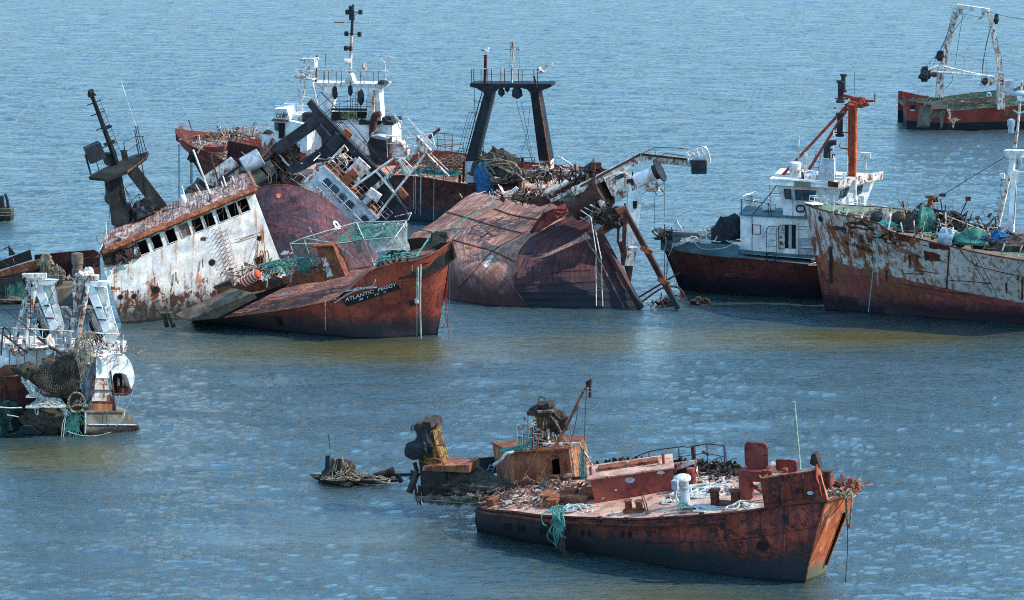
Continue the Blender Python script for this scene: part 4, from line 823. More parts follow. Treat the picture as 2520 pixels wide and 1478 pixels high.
m = MB(); m.net(patch([cp['f'], cp['e'], cp['p'], f(1600, 190, 1.2)], 30, 16, .25, .2, 3), .018, skip=.06); m.net(patch([f(1600, 180, 1.2), f(1930, 165, 1.5), f(1900, 250, 0), f(1450, 330, -.8)], 34, 14, .2, .25, 9), .02, skip=.06); m.net(patch([f(1590, 310, -.7), f(1630, 300, -.7), f(1640, 400, -.7), f(1600, 420, -.7)], 5, 10, .1, .2, 4), .02)
solo('green_net', 'green fishing net roof sagging over the frame right of the rusty square post', 'fishing net', f, m, MT['tealnet'])
m = MB(); m.net(patch([f(1700, 320, -.5), f(1900, 170, 1), f(1990, 390, .4), f(1760, 400, -.6)], 24, 22, .2, .25, 6), .017, skip=.08); m.net(patch([f(1920, 180, 1), f(1990, 200, 1.3), f(1995, 400, .6), f(1900, 430, 0)], 8, 26, .2, .3, 8), .02)
solo('pale_net', 'pale grey net veil hanging at the right end of the green net roof', 'fishing net', f, m, MT['netpale'])
m = MB(); m.tangle(f(1060, 500, -.6), (2.4, .8, .5), 12, .035, R, 10); m.net(patch([f(880, 540, -.9), f(1090, 470, -.4), f(1110, 560, -1), f(900, 600, -1.4)], 24, 8, -.1, .4, 3), .025, skip=.05); solo('green_net_heap', 'loose teal net and cord heap on the wreck deck below the white cabin corner', 'fishing net', f, m, MT['teal'])
m = MB(); m.tangle(f(1060, 425, .3), (.5, .3, .35), 4, .05, R, 8); solo('pale_pipe_coil', 'small pale coil of hose at the upper left corner of the green net', 'hose', f, m, MT['netpale'], 50)
m = MB()
for a_, b_ in (((1235, 215), (1280, 305)), ((1340, 240), (1480, 228)), ((1480, 228), (1750, 150)), ((1400, 320), (1620, 150)), ((1290, 310), (1480, 225)), ((1700, 200), (2010, 155)), ((1900, 130), (2030, 100)), ((1960, 230), (2030, 100))): m.tube([f(*a_, .8), f(*b_, 1.4)], .05, 5)
solo('pole_bundle', 'loose white and rusty poles sticking out above the green net roof', 'pole', f, m, MT['white_rusty'])
# small white board on the purple hull side
# canister
m = MB(); a_, b_ = f(715, 645, -3.0), f(845, 570, -2.9); m.lathe(a_, b_ - a_, [(.01, -.12), (.28, 0), (.36, .1), (.36, (b_ - a_).length - .1), (.28, (b_ - a_).length), (.01, (b_ - a_).length + .1)], 18)
CN = thing('liferaft_canister', 'white drum-shaped liferaft canister with orange hoops, lying between white cabin and torn deck', 'canister', f, at=a_); part(CN, 'shell', m, MT['stripe'], 40)
m = MB(); ax_ = (b_ - a_).normalized(); L_ = (b_ - a_).length
for k in range(5): m = MB(); m.lathe(a_ + ax_ * (L_ * (.12 + k * .17)), ax_, [(.365, 0), (.385, .01), (.385, .08), (.365, .09)], 18); part(CN, 'hoop', m, MT['canister'], 40)
# bow gear: black fairleads and tyres, rope coils
m = MB(); m.lathe(f(1780, 520, -2.6), (1, -.3, .2), [(.28, 0), (.28, .3)], 14); part(Pg, 'mooring_drum', m, MT['black'], 40)
for x, y in ((1865, 455), (1905, 445), (1965, 440)): m = MB(); m.tube([f(x, y, -2.0) + Vector((.0, .1 * math.sin(t), .38 * math.sin(t))) + Vector((.34 * math.cos(t), 0, 0)) for t in [math.pi * 2 * k / 14 for k in range(15)]], .09, 7); solo('tyre', 'black fender ring among the teal rope on the lettered bow', 'tyre', f, m, MT['tire'], 50, 'black fender rings on the lettered bow')
m = MB(); m.tangle(f(1920, 450, -2.0), (1.6, .5, .5), 9, .06, R, 9); m.tube([f(2200, 245, .3), f(2140, 330, -.6), f(2080, 410, -1.4), f(2040, 430, -1.7)], .09, 6, 12); m.tube([f(1745, 520, -2.8), f(1800, 450, -2.6), f(1870, 440, -2.3)], .09, 6, 10); m.tube([f(2040, 480, -1.7), f(2030, 530, -2.2), f(2035, 550, -2.2)], .05, 5)
solo('teal_rope_coil', 'thick teal rope wound round the bitts behind the lettered bow', 'rope', f, m, MT['teal'], 50)
m = MB()
for x in (2190, 2270, 2300): m.bar(f(x, 255, .6 if x > 2200 else -.3), f(x - 20, 380, 0), .12, .1)
m.prism([f(2195, 245, .7), f(2290, 250, .8), f(2320, 300, .4), f(2130, 400, -.8), f(2080, 400, -1)], (.0, .05, 0)); part(Pg, 'bow_rail_and_inside', m, MT['weed'])  # rail posts, and a dark sheet standing in for the dark bow interior
m = MB(); m.tube([f(2100, 500, -1.9), f(2095, 800, -2.4), f(2100, 1050, -2.3), f(2102, 1072, -2.2)], .09, 7, 10); solo('hanging_pipe', 'straight pale pipe hanging down the lettered bow to the water', 'pipe', f, m, MT['post'], 40)
m = MB(); m.tube([f(2072, 520, -2.0), f(2068, 760, -2.5)], .05, 6); m.tube([f(2082, 520, -2.1), f(2078, 770, -2.5)], .05, 6); m.blob(f(2068, 785, -2.5), (.14, .12, .2), .3, flat=False); m.tube([f(2070, 790, -2.5), f(2070, 1055, -2.4)], .02, 4); solo('hanging_rope', 'doubled white rope with knotted end hanging left of the straight pale pipe', 'rope', f, m, MT['ropew'])
m = MB(); m.tube([f(2305, 480, .4), f(2300, 800, .4), f(2316, 1040, .4)], .035, 4, 10); m.tube([f(2322, 520, .4), f(2322, 800, .3), f(2300, 930, .4), f(2245, 1030, .4)], .03, 4, 10); m.tube([f(2312, 600, .5), f(2290, 860, .4), f(2312, 1000, .4)], .03, 4, 10); solo('hanging_wires', 'rusty red wires hanging free in front of the lettered stem', 'wire', f, m, MT['mastred'])
m = MB(); m.tube([f(2290, 450, .3), f(2300, 520, .3), f(2285, 560, .3)], .05, 5); solo('hanging_rope', 'short teal rope end just under the top of the lettered stem', 'rope', f, m, MT['teal'])
m = MB(); m.tube([f(1358, 790, -3.7), f(1360, 1010, -3.9)], .02, 4); solo('hanging_line', 'thin pale line down the side below the first name letter', 'line', f, m, MT['ropew'])
m = MB(); m.tangle(f(1060, 730, -2.9), (.7, .3, .2), 5, .03, R, 8); solo('frayed_rope', 'small white-green frayed cord on the bare sloping deck', 'rope', f, m, MT['ropew'])
m = MB(); m.tangle(f(1640, 690, -3.3), (1.2, .2, .15), 5, .035, R, 6); m.tube([f(1430, 800, -3.6), f(1560, 720, -3.5), f(1720, 670, -3.3), f(1750, 620, -3.2)], .05, 5, 12); solo('white_line', 'white cord lying along the gunwale above the name lettering', 'rope', f, m, MT['ropew'])
# lettering
B = hP.bvh
band = [(1490, 772), (1525, 830), (1950, 690), (1905, 648)]
bb = []; 
for a_, b_ in zip(band, band[1:] + band[:1]): bb += [(a_[0] + (b_[0] - a_[0]) * k / 6, a_[1] + (b_[1] - a_[1]) * k / 6) for k in range(6)]
N1, N2 = 12, 3; rows = [[f.on(B, (band[0][0] + (band[3][0] - band[0][0]) * i / N1) * (1 - j / N2) + (band[1][0] + (band[2][0] - band[1][0]) * i / N1) * j / N2, (band[0][1] + (band[3][1] - band[0][1]) * i / N1) * (1 - j / N2) + (band[1][1] + (band[2][1] - band[1][1]) * i / N1) * j / N2, .03) for j in range(N2 + 1)] for i in range(N1 + 1)]
if all(p is not None for r_ in rows for p in r_): m = MB(); m.grid(rows); part(Pg, 'name_band', m, MT['band'])
text_on(f, Pg, B, 'ATLANTIC', (1512, 790), (1735, 722), 26, MT['letter'], 'name_lettering', .02, off=.07); text_on(f, Pg, B, 'PEGGY', (1768, 712), (1912, 668), 26, MT['letter'], 'name_lettering', .02, off=.07)
for t_, a_, b_ in (('M', (1625, 782), (1650, 775)), ('7', (1680, 766), (1694, 762)), ('TS', (1738, 749), (1778, 737)), ('D', (1812, 727), (1830, 722))): text_on(f, Pg, B, t_, a_, b_, 16, MT['letter'], 'port_letter', .01, off=.07)
decal(f, Pg, B, 'side_opening', [(970, 908), (1012, 915), (1040, 972), (990, 972)], MT['darkpit'], .04)
decal(f, Pg, B, 'hull_pipe_hole', ell(2030, 800, 36, 26), MT['rustd'], .03); decal(f, Pg, B, 'hull_pipe_hole', ell(2035, 802, 22, 16), MT['darkpit'], .05)
decal(f, Pg, B, 'fairlead_slot', [(2090, 498), (2165, 486), (2160, 496), (2095, 508)], MT['darkpit'], .05)
# bollards and hook standing in the shallows to the left
m = MB(); m.tube([f(95, 905, -4.6), f(65, 850, -4.6), f(48, 825, -4.6)], .07, 6); m.tube([f(75, 900, -4.6), f(250, 925, -4.7)], .05, 5); part(Pg, 'davit_hook', m, MT['debris'])
for x in (118, 168): m = MB(); m.lathe(f(x, 935, -4.6), (0, 0, 1), [(.17, -.5), (.17, .5), (.24, .55), (.24, .62)], 12); part(Pg, 'bollard', m, MT['concrete'], 40)
for (x, y) in ((905, 680), (1090, 640)): m = MB(); m.tube([f(x, y, -2.7), f(x + 5, y - 60, -2.7), f(x - 12, y - 70, -2.7), f(x - 25, y - 50, -2.7)], .06, 6, 10); part(Pg, 'vent_pipe', m, MT['grey'], 30)

# ================================================================== C: leaning white cabin with black mast
fC = Frame(-24.6, 191.4, 24, 4, 19); fC.Z = 3; f = fC
C = thing('leaning_cabin_wreck', 'wreck whose long white cabin side leans, rust-streaked, with a row of empty windows', 'shipwreck', f)
BL, BR_, TR, TL = f(195, 1362, 0), f(1172, 1018, 0), f(1008, 612, 0), f(118, 940, 0)
# the long wall with its windows, slightly wavy
wins = [(368, 925, 438, 1000), (440, 890, 520, 965), (522, 850, 600, 925), (605, 812, 672, 885), (678, 778, 742, 848), (742, 742, 812, 820), (815, 705, 880, 778), (880, 670, 940, 750), (940, 640, 1000, 718)]
def uv(x, y):
    p = f(x, y, 0); o_, ex, ez = BL, (BR_ - BL), (TL - BL)
    a_ = np.array([[ex.x, ez.x], [ex.z, ez.z]]); s_ = np.linalg.solve(a_, np.array([p.x - o_.x, p.z - o_.z])); return s_
# work in the wall's own axes: x along, z up
def WX(x, y): p = f(x, y, 0); return p.x, p.z
x0 = TL.x; x1 = (TR.x + BR_.x) / 2; ztop = (f(1008, 640, 0).z + f(130, 950, 0).z) / 2 + .1
holes = []
for a_, b_, c_, d_ in wins:
    cx_, cz_ = WX((a_ + c_) / 2, (b_ + d_) / 2); holes.append([cx_ - .36, cx_ + .36, cz_ - .5, cz_ + .5])
zc = sum((h[2] + h[3]) / 2 for h in holes) / len(holes); xl = x0 + .1; xr = x1 + .1; zt = zc + .95
zb = -3.0
W4 = [Vector((xl - .3, 0, zb)), Vector((xr + .5, 0, zb)), Vector((xr, 0, zt)), Vector((xl, 0, zt))]
hn = [((h[0] - xl) / (xr - xl), (h[1] - xl) / (xr - xl), (zc - .5 - zb) / (zt - zb), (zc + .5 - zb) / (zt - zb)) for h in holes]
m = MB(); wall(m, W4, hn, (0, .12, 0)); C_w = part(C, 'cabin_side', m, MT['cabin_white'])
bvC = BVHTree.FromPolygons(m.v, m.f)
m = MB(); m.grid(patch([Vector((xr + .5, 0, zb)), Vector((xr + 1.4, 3.6, zb)), Vector((xr + 1.0, 3.6, zt)), Vector((xr, 0, zt))], 3, 3)); m.grid(patch([Vector((xl - .3, 0, zb)), Vector((xl + 1.7, 3.6, zb)), Vector((xl + 1.9, 3.6, zt)), Vector((xl, 0, zt))], 3, 3)); m.grid(patch([Vector((xl + 1.7, 3.6, zb)), Vector((xr + 1.4, 3.6, zb)), Vector((xr + 1, 3.6, zt)), Vector((xl + 1.9, 3.6, zt))], 2, 2)); part(C, 'cabin_ends', m, MT['cabin_white'])
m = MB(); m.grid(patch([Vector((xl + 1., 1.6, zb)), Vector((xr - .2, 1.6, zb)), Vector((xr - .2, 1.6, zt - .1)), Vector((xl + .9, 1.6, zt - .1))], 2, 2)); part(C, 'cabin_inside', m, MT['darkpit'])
m = MB()
for i, h in enumerate(holes[3:]):
    a_ = R.uniform(-.2, .3); c_ = Vector(((h[0] + h[1]) / 2, .25, zc)); m.bar(c_ + Vector((a_ - .1, 0, -.5)), c_ + Vector((a_ + .1, 0, .5)), .06); m.bar(c_ + Vector((-.35, .1, -.2 + a_)), c_ + Vector((.35, .1, a_)), .07) if i % 2 else 0
part(C, 'broken_window_frames', m, MT['debris'])
h = holes[3]; m = MB(); m.face([Vector((h[0], .06, zc - .5)), Vector((h[1], .06, zc - .5)), Vector((h[1], .06, zc + .5)), Vector((h[0], .06, zc + .5))]); part(C, 'window_board', m, MT['mud'])
for h in holes:
    m = MB(); q = [Vector((h[0], -.03, zc - .5)), Vector((h[1], -.03, zc - .5)), Vector((h[1], -.03, zc + .5)), Vector((h[0], -.03, zc + .5))]; m.tube(q + [q[0]], .04, 4); part(C, 'window_frame', m, MT['white_rusty'])
# roof with ragged orange edge
RF = [Vector((xl + .1, -.5, zt + .05)), Vector((xr + .2, -.5, zt + .05)), Vector((xr + 1.2, 3.8, zt + .2)), Vector((xl + 1.7, 3.8, zt + .1))]
m = MB(); m.grid(patch(RF, 30, 14, 0, .16, 3)); part(C, 'roof', m, MT['roof'], 0)
m = MB(); nE_ = catmull([RF[0], RF[0].lerp(RF[1], .3), RF[0].lerp(RF[1], .6), RF[1]], 70)
m.grid([[p + Vector((0, .3, .16 + .1 * noise.noise(p * 1.7))), p + Vector((0, -.05, .1)), p + Vector((0, -.1 + R.uniform(-.02, .02), -.1)), p + Vector((0, .12, -.3 + .16 * noise.noise(p * 1.3) - R.uniform(0, .05)))] for p in nE_]); part(C, 'roof_edge', m, MT['orangerust'])
m = MB(); ee = catmull([RF[1] + Vector((0, .1, 0)), RF[2]], 20); m.grid([[p + Vector((-.1, 0, .12)), p + Vector((.1, 0, .0)), p + Vector((.05, 0, -.25 - R.uniform(0, .1)))] for p in ee]); part(C, 'roof_edge', m, MT['orangerust'])
# smashed left end
m = MB(); c_ = f(250, 960, -.2)
for i in range(46): p = c_ + Vector((R.gauss(0, .9), R.gauss(0, .3), R.gauss(0, .45))); d_ = Vector((R.gauss(0, .6), R.gauss(0, .1), R.gauss(-.2, .5))); m.prism([p, p + d_, p + d_ * .6 + Vector((.25, 0, -.2))], (0, .04, 0))
m.grid(patch([f(150, 965, -.06), f(360, 940, -.06), f(340, 1010, -.06), f(180, 1040, -.06)], 12, 5, 0, .25, 6)); part(C, 'smashed_corner', m, MT['debrisd'])
m = MB(); m.prism([f(235, 985, -.3), f(260, 965, -.3), f(275, 1010, -.3), f(245, 1020, -.3)], (0, .05, 0)); m.prism([f(290, 960, -.3), f(330, 945, -.3), f(325, 1020, -.3), f(300, 1030, -.3)], (0, .05, 0)); part(C, 'broken_pane', m, MT['green'])
# portholes, rungs, stanchions
for x, y, r_ in ((795, 1030, 17), (468, 1190, 22), (345, 1225, 14), (265, 1230, 14), (1070, 890, 13)):
    decal(f, C, bvC, 'porthole', ell(x, y, r_ * 1.2, r_ * 1.2), MT['rust'], .02); decal(f, C, bvC, 'porthole_opening', ell(x, y, r_ * .85, r_ * .85), MT['darkpit'], .05)
decal(f, C, bvC, 'rust_bloom', [(x + R.gauss(0, 2), y + R.gauss(0, 2)) for x, y in ell(745, 892, 18, 12, 16)], MT['rust'], .02)
for i in range(26):
    x, y = 820 + (i % 2) * 32 + i * 3.2, 830 + i * 11.6; m = MB(); a_ = f(x, y, -.02); m.tube([a_ + Vector((-.26, 0, 0)), a_ + Vector((-.22, -.28, -.1)), a_ + Vector((.22, -.28, -.1)), a_ + Vector((.26, 0, 0))], .025, 4); part(C, 'rung', m, MT['rust'])
for x0_, y0_, x1_, y1_, w_ in ((955, 900, 1035, 870, .05), (462, 1115, 464, 1160, .07), (585, 1085, 586, 1140, .07), (738, 1010, 742, 1060, .06)): m = MB(); m.tube([f(x0_, y0_, -.1), f(x1_, y1_, -.15)], w_, 5); part(C, 'stanchion', m, MT['rust'])
m = MB(); m.tube([f(1090, 840, -.2), f(1105, 1050, -.3)], .04, 5); m.tube([f(1090, 850, -.2), f(1010, 1090, -.3)], .03, 4); m.tube([f(925, 900, -.15), f(1090, 850, -.2)], .03, 4); part(C, 'guard_line', m, MT['rust'])
for x in (1115, 1085): m = MB(); m.tube([f(x - 12, 1040, -.15), f(x - 12, 975, -.2), f(x + 2, 965, -.2), f(x + 12, 1030, -.2)], .06, 6, 10); part(C, 'grab_hoop', m, MT['rust'])
decal(f, C, bvC, 'rust_hole', [(1040, 1010), (1075, 990), (1100, 1010), (1110, 1045), (1060, 1060)], MT['rustd'], .03)
m = MB(); m.net(patch([f(930, 1050, -.3), f(970, 1040, -.3), f(990, 1140, -.4), f(930, 1150, -.4)], 8, 10, .1, .2), .02); solo('net_scrap', 'rusty-white net scrap hanging at the foot of the leaning white cabin', 'fishing net', f, m, MT['netpale'])
# roof posts and bits
for (x, y, x2, y2, r_, mt_) in ((785, 640, 685, 378, .13, 'white'), (640, 665, 620, 590, .1, 'white'), (740, 650, 698, 575, .08, 'white_rusty'), (868, 630, 848, 560, .08, 'white'), (876, 590, 858, 530, .09, 'white'), (930, 600, 912, 532, .09, 'white'), (700, 700, 688, 665, .07, 'white'), (185, 890, 178, 795, .07, 'white'), (835, 590, 785, 410, .05, 'rustd')):
    m = MB(); yy = 2.6 if x > 600 and y < 670 else .8; m.tube([f(x, y, yy), f(x2, y2, yy)], [r_, r_ * .8], 7); part(C, 'roof_post', m, MT[mt_], 30)
m = MB(); m.lathe(f(628, 668, 2.2), (0, 0, 1), [(.22, -.2), (.25, 0), (.2, .3), (.1, .4)], 12); part(C, 'roof_vent', m, MT['white'], 40)
m = MB(); m.lathe(f(893, 600, 3.2), (0, 0, 1), [(.1, -.2), (.1, .2), (.3, .22), (.26, .36), (0, .42)], 12); part(C, 'mushroom_vent', m, MT['white'], 40)
m = MB(); m.prism([f(828, 550, 3.4), f(895, 535, 3.4), f(920, 600, 3.4), f(850, 620, 3.4)], (0, .1, 0)); part(C, 'roof_screen', m, MT['black'])
m = MB(); m.tube([f(785, 640, 1.2), f(778, 680, 0.6)], .1, 6); part(C, 'post_foot', m, MT['black'])
m = MB(); m.tube([f(130, 910, 0), f(125, 880, 0), f(145, 875, 0)], .05, 5); m.tube([f(185, 890, .4), f(150, 920, 0), f(135, 910, 0)], .04, 5, 8); part(C, 'roof_cleat', m, MT['debris'])
# mast tower: thick left leg, leaning right leg, bow-shaped platform, pole
yM = 3.4
m = MB(); m.prism([f(195, 520, yM), f(268, 500, yM), f(320, 800, yM), f(235, 825, yM), f(222, 700, yM), f(200, 640, yM)], (0, 1.0, 0)); m.lathe(f(215, 660, yM), (0, 1, 0), [(.5, -.3), (.5, .3)], 16); m.prism([f(300, 690, yM + .3), f(325, 690, yM + .3), f(345, 770, yM + .3), f(320, 800, yM + .3)], (0, .5, 0)); part(C, 'mast_leg', m, MT['blackgreen'], 30)
m = MB(); m.bar(f(320, 478, yM + .4), f(500, 715, yM + .4), 1.0, .8, up=(0, 1, 0)); part(C, 'mast_leg', m, MT['blackgreen'])
m = MB(); P_ = [f(78, 535, yM - .9), f(180, 545, yM - 1.2), f(300, 500, yM - 1.3), f(410, 420, yM - .9), f(425, 385, yM), f(330, 410, yM + 1.4), f(170, 480, yM + 1.6), f(95, 520, yM + .3)]; m.prism(P_, (0, 0, -.22)); part(C, 'platform', m, MT['blackgreen'])
m = MB(); m.prism([f(300, 500, yM - 1.35), f(410, 420, yM - 1.0), f(425, 385, yM - .2), f(425, 400, yM - .2), f(395, 440, yM - 1.0), f(300, 515, yM - 1.35)], (0, .05, 0)); part(C, 'platform_edge', m, MT['rust'])
m = MB(); p0_, p1_ = f(248, 470, yM), f(98, 62, yM); m.tube([p0_, p1_], [.32, .22], 10); 
for k in (.3, .55, .75, .9): q_ = p0_.lerp(p1_, k); m.bar(q_ + Vector((-.6, 0, 0)), q_ + Vector((.5, 0, 0)), .1, .07)
m.box(p0_.lerp(p1_, .53) + Vector((.2, 0, 0)), (.7, .5, .12)); m.box(p0_.lerp(p1_, .33), (.8, .4, .12)); m.box(p1_, (.5, .5, .12)); m.blob(p1_ + Vector((0, 0, .2)), (.25, .2, .25), .3, flat=False); part(C, 'mast_pole', m, MT['blackgreen'], 30)
m = MB(); m.ladder(f(255, 400, yM - .3), f(130, 90, yM - .3), .35, (1, 0, .2), .025, .35); part(C, 'mast_ladder', m, MT['black'])
m = MB(); m.prism([f(165, 400, yM), f(215, 400, yM), f(245, 470, yM), f(190, 470, yM)], (0, .8, 0)); m.prism([f(275, 385, yM), f(300, 380, yM), f(310, 440, yM), f(285, 440, yM)], (0, .5, 0)); part(C, 'platform_housing', m, MT['blackgreen'])
m = MB(); m.box(f(114, 392, yM), (1.15, .8, 1.2), Matrix.Rotation(-.05, 3, 'Y')); part(C, 'loudhailer_box', m, MT['black'])
m = MB(); m.tube([f(118, 425, yM), f(140, 500, yM)], .05, 5); m.bar(f(60, 405, yM), f(92, 520, yM), .14)
m.tube([f(75, 465, yM), f(160, 425, yM)], .04, 5); m.tube([f(282, 335, yM - .6), f(350, 300, yM - .3), f(400, 300, yM)], .04, 5); m.tube([f(290, 390, yM - .8), f(360, 345, yM - .6), f(395, 330, yM)], .04, 5)
for x, y, x2, y2 in ((282, 335, 292, 400), (350, 240, 385, 420), (360, 240, 400, 410), (345, 260, 370, 400), (390, 300, 412, 385), (355, 345, 375, 420)): m.tube([f(x, y, yM - .3), f(x2, y2, yM - .3)], .05, 5)
part(C, 'guard_rail', m, MT['black'])
m = MB(); m.tube([f(355, 240, yM), f(310, 110, yM), f(268, -20, yM)], [.035, .02], 4); part(C, 'whip_aerial', m, MT['white'])
m = MB(); m.blob(f(182, 570, yM - .6), (.15, .15, .55), .3, 2, flat=False); m.tube([f(180, 600, yM - .6), f(200, 700, yM - .6), f(195, 800, yM - .4), f(165, 870, 1.5)], .025, 4, 10); m.tube([f(385, 445, yM - .8), f(400, 530, yM - .8)], .06, 5); m.tube([f(400, 530, yM), f(420, 650, yM), f(470, 720, yM)], .02, 4, 8)
for i in range(3): m.tube([f(285, 590, yM - .2), f(340 + i * 20, 740 + i * 5, yM - .2)], .02, 4)
m.tube([f(290, 600, yM), f(400, 530, yM)], .02, 4); part(C, 'rigging', m, MT['ropedark'])
m = MB(); m.blob(f(400, 725, 3.6), (.9, .6, .7), .35, 2, flat=False); m.box(f(360, 745, 3.6), (.6, .4, .9)); m.rail([f(340, 750, 4.2), f(390, 700, 4.2), f(450, 700, 4.2)], .9, .04, .6); part(C, 'burnt_winch', m, MT['black'])
# hull foot of the cabin wreck, and the pit to its right
m = MB(); m.grid([[Vector((xl - .6, -.15, 0.2 + zb)), Vector((xl - .6, -.5, -4.5 + zb))], [Vector((xr + .5, -.15, .2 + zb)), Vector((xr + .5, -.5, -4.5 + zb))]]); part(C, 'hull', m, MT['brownhull'])

# ================================================================== L: low wreck remains behind the cabin's left end
fL = Frame(-35, 199, -3); fL.Z = 17; f = fL
Lw = thing('sunken_hull_remains', 'low dark hull remains awash left of the leaning cabin, mud on its tilted plate', 'shipwreck', f)
m = MB(); m.prism([f(330, 770, 1), f(900, 720, 1), f(950, 750, 1), f(950, 1010, 1), f(560, 1010, 1), f(330, 960, 1)], (0, .15, 0)); part(Lw, 'side_plating', m, MT['brownhull'])
m = MB(); m.tube([f(330, 768, .9), f(650, 738, .9), f(900, 720, .9)], .07, 5); part(Lw, 'rail', m, MT['rustd'])
m = MB(); m.prism([f(420, 1110, -1.6), f(760, 1060, -1), f(780, 1010, .6), f(500, 1010, .6), f(350, 1160, -.6)], (0, 0, -.1)); m.face([f(560, 1250, -1.8), f(420, 1110, -1.6), f(760, 1060, -1.4)]); part(Lw, 'mud_plate', m, MT['mud'])
m = MB(); m.face([f(550, 1245, -2.0), f(760, 1062, -1.3), f(960, 1050, -1), f(960, 1300, -1.5), f(600, 1300, -2)]); m.face([f(820, 880, .5), f(960, 880, .5), f(960, 1080, -.9), f(800, 1060, -.9)]); part(Lw, 'inner_plate', m, MT['brownhull'])
m = MB(); m.prism([f(-40, 840, .3), f(285, 715, .3), f(305, 810, .3), f(-40, 920, .3)], (0, .15, 0)); m.prism([f(76, 672, .2), f(145, 760, .2), f(85, 775, .2)], (0, .2, 0)); part(Lw, 'far_bulwark', m, MT['weed'])
m = MB(); m.prism([f(-60, 940, -.6), f(240, 845, -.6), f(395, 805, -.6), f(410, 870, -.6), f(280, 940, -.6), f(-60, 1000, -.6)], (0, .5, 0)); part(Lw, 'rusty_spar', m, MT['orangerust'])
m = MB(); m.prism([f(-60, 990, -.8), f(270, 915, -.8), f(420, 940, -.8), f(380, 1040, -.8), f(60, 1180, -1), f(-60, 1230, -1.2)], (0, .6, 0)); part(Lw, 'sunken_bulkhead', m, MT['weed'])
m = MB(); m.blob(f(180, 1200, -.5), (2.0, .8, .4), .3, 2, seed=5); m.blob(f(60, 1230, -.8), (1.6, .6, .35), .3, 2, seed=6); part(Lw, 'mud_bank', m, MT['mud'])
m = MB()
for i in range(60): a_ = f(R.uniform(395, 480), R.uniform(780, 850), -.8 + R.uniform(-.2, .3)); m.tube([a_, a_ + Vector((R.gauss(0, .08), -.05, -.5)), a_ + Vector((R.gauss(0, .12), -.05, -R.uniform(.8, 1.9)))], .04, 4, 5)
m.blob(f(560, 960, -.6), (.5, .3, .6), .5, 3, flat=False); m.blob(f(500, 965, -.6), (.5, .3, .35), .4, 3, flat=False); m.blob(f(430, 830, -.6), (.5, .3, .5), .4, 2, flat=False); solo('frayed_netting', 'cream frayed netting caught on the end of the orange spar at left', 'fishing net', f, m, MT['rope'])
m = MB()
for cx_, cy_, n in ((110, 1080, 50), (200, 1050, 40)):
    for i in range(n): a_ = f(cx_ + R.gauss(0, 22), cy_ + R.uniform(-40, 40), -1.0); m.tube([a_, a_ + Vector((R.gauss(0, .1), 0, -.5)), a_ + Vector((R.gauss(0, .15), 0, -R.uniform(.6, 1.6)))], .04, 4, 5)
solo('hanging_weed', 'green weed and net strands hanging off the sunken bulkhead at far left', 'weed', f, m, MT['tealnet'])
m = MB(); m.tube([f(-20, 740, .3), f(72, 690, .3)], .06, 5); m.tube([f(120, 780, .2), f(145, 870, .2)], .04, 4); part(Lw, 'bent_bar', m, MT['debris'])
# ================================================================== stump at the far left edge
fS = Frame(-47, 245, 0); fS.Z = 17; f = fS
S = thing('mooring_dolphin', 'cut-off mossy timber dolphin with two jagged posts at the left picture edge', 'mooring dolphin', f)
m = MB(); m.prism([f(-60, 440, -.8), f(100, 440, -.8), f(103, 340, -.8), f(95, 325, -.8), f(-60, 335, -.8)], (0, 1.6, 0)); part(S, 'timber_block', m, MT['concrete'])
for y_ in (360, 385): m = MB(); m.tube([f(-60, y_ + 8, -.95), f(98, y_, -.95)], .06, 5); part(S, 'chain_band', m, MT['rope'])
m = MB()
for x in (10, 42, 75, 95): m.bar(f(x, 440, -.9), f(x, 345, -.9), .08)
part(S, 'upright_planks', m, MT['concrete'])
m = MB(); m.prism([f(-20, 330, 0), f(-10, 205, 0), f(25, 205, 0), f(36, 325, 0)], (0, .6, 0)); part(S, 'post', m, MT['black'])
m = MB(); m.prism([f(62, 330, 0), f(58, 250, 0), f(38, 185, 0), f(55, 185, 0), f(78, 250, 0), f(90, 330, 0)], (0, .4, 0)); part(S, 'post', m, MT['weed'])
RS[:] = [.55, .74]
def WP(px, py, z=0.0):
    d = ray(px, py); p = CAMP + d * ((z - CH) / d.z); return p.x, p.y
# ================================================================== K: trawler with white bridge and two gantries behind
fK = Frame(*WP(535, 505), -18, 7, 0); fK.Z = 0; f = fK
K = thing('gantry_trawler_wreck', 'long rusty trawler wreck farthest behind the pile, white bridge marked CXWP and black gantry aft', 'shipwreck', f)
sK = [(431, 318, 0, 535, 505), (440, 336, -1.2, 548, 509), (468, 358, -2.7, 590, 518), (518, 378, -4.0, 640, 527), (556, 398, -4.6, 720, 533), (640, 425, -5, 850, 538), (850, 436, -5, 950, 542), (1000, 433, -5, 1050, 546), (1133, 452, -5, 1160, 549), (1250, 462, -4.8, 1280, 556), (1430, 470, -4.2, 1420, 566)]
hK = hull(f, K, sK, MT['brownhull'], n=60, lv=10, bulge=-.3, drop=1.15, th=.15, inset=.4, deckmat=MT['rustdeck'], inmat=MT['coaming'], ends=(0, 1), below=2.5, capmat=MT['rust'], capr=.09)
f.Z = 14
m = MB(); m.prism([f(820, 440, -2.4), f(1290, 540, -2.4), f(1330, 720, -2.6), f(800, 700, -2.6)], (0, .2, 0)); part(K, 'forecastle_bulkhead', m, MT['brownhull'])
m = MB(); m.rail([f(860, 440, -2.3), f(1000, 470, -2.3), f(1130, 500, -2.3), f(1260, 525, -2.3)], .9, .045, 1.0, 2); part(K, 'guard_rail', m, MT['rustd'])
m = MB(); m.chaos(f(620, 470, -1), (2.0, 2.2, .45), 150, R, .2, 1.4, .1, flat=.5); m.chaos(f(1050, 390, .5), (2.4, 2.2, .9), 140, R, .3, 1.8, .09, flat=.6); part(K, 'deck_scrap', m, MT['debrisw'], kind='stuff')
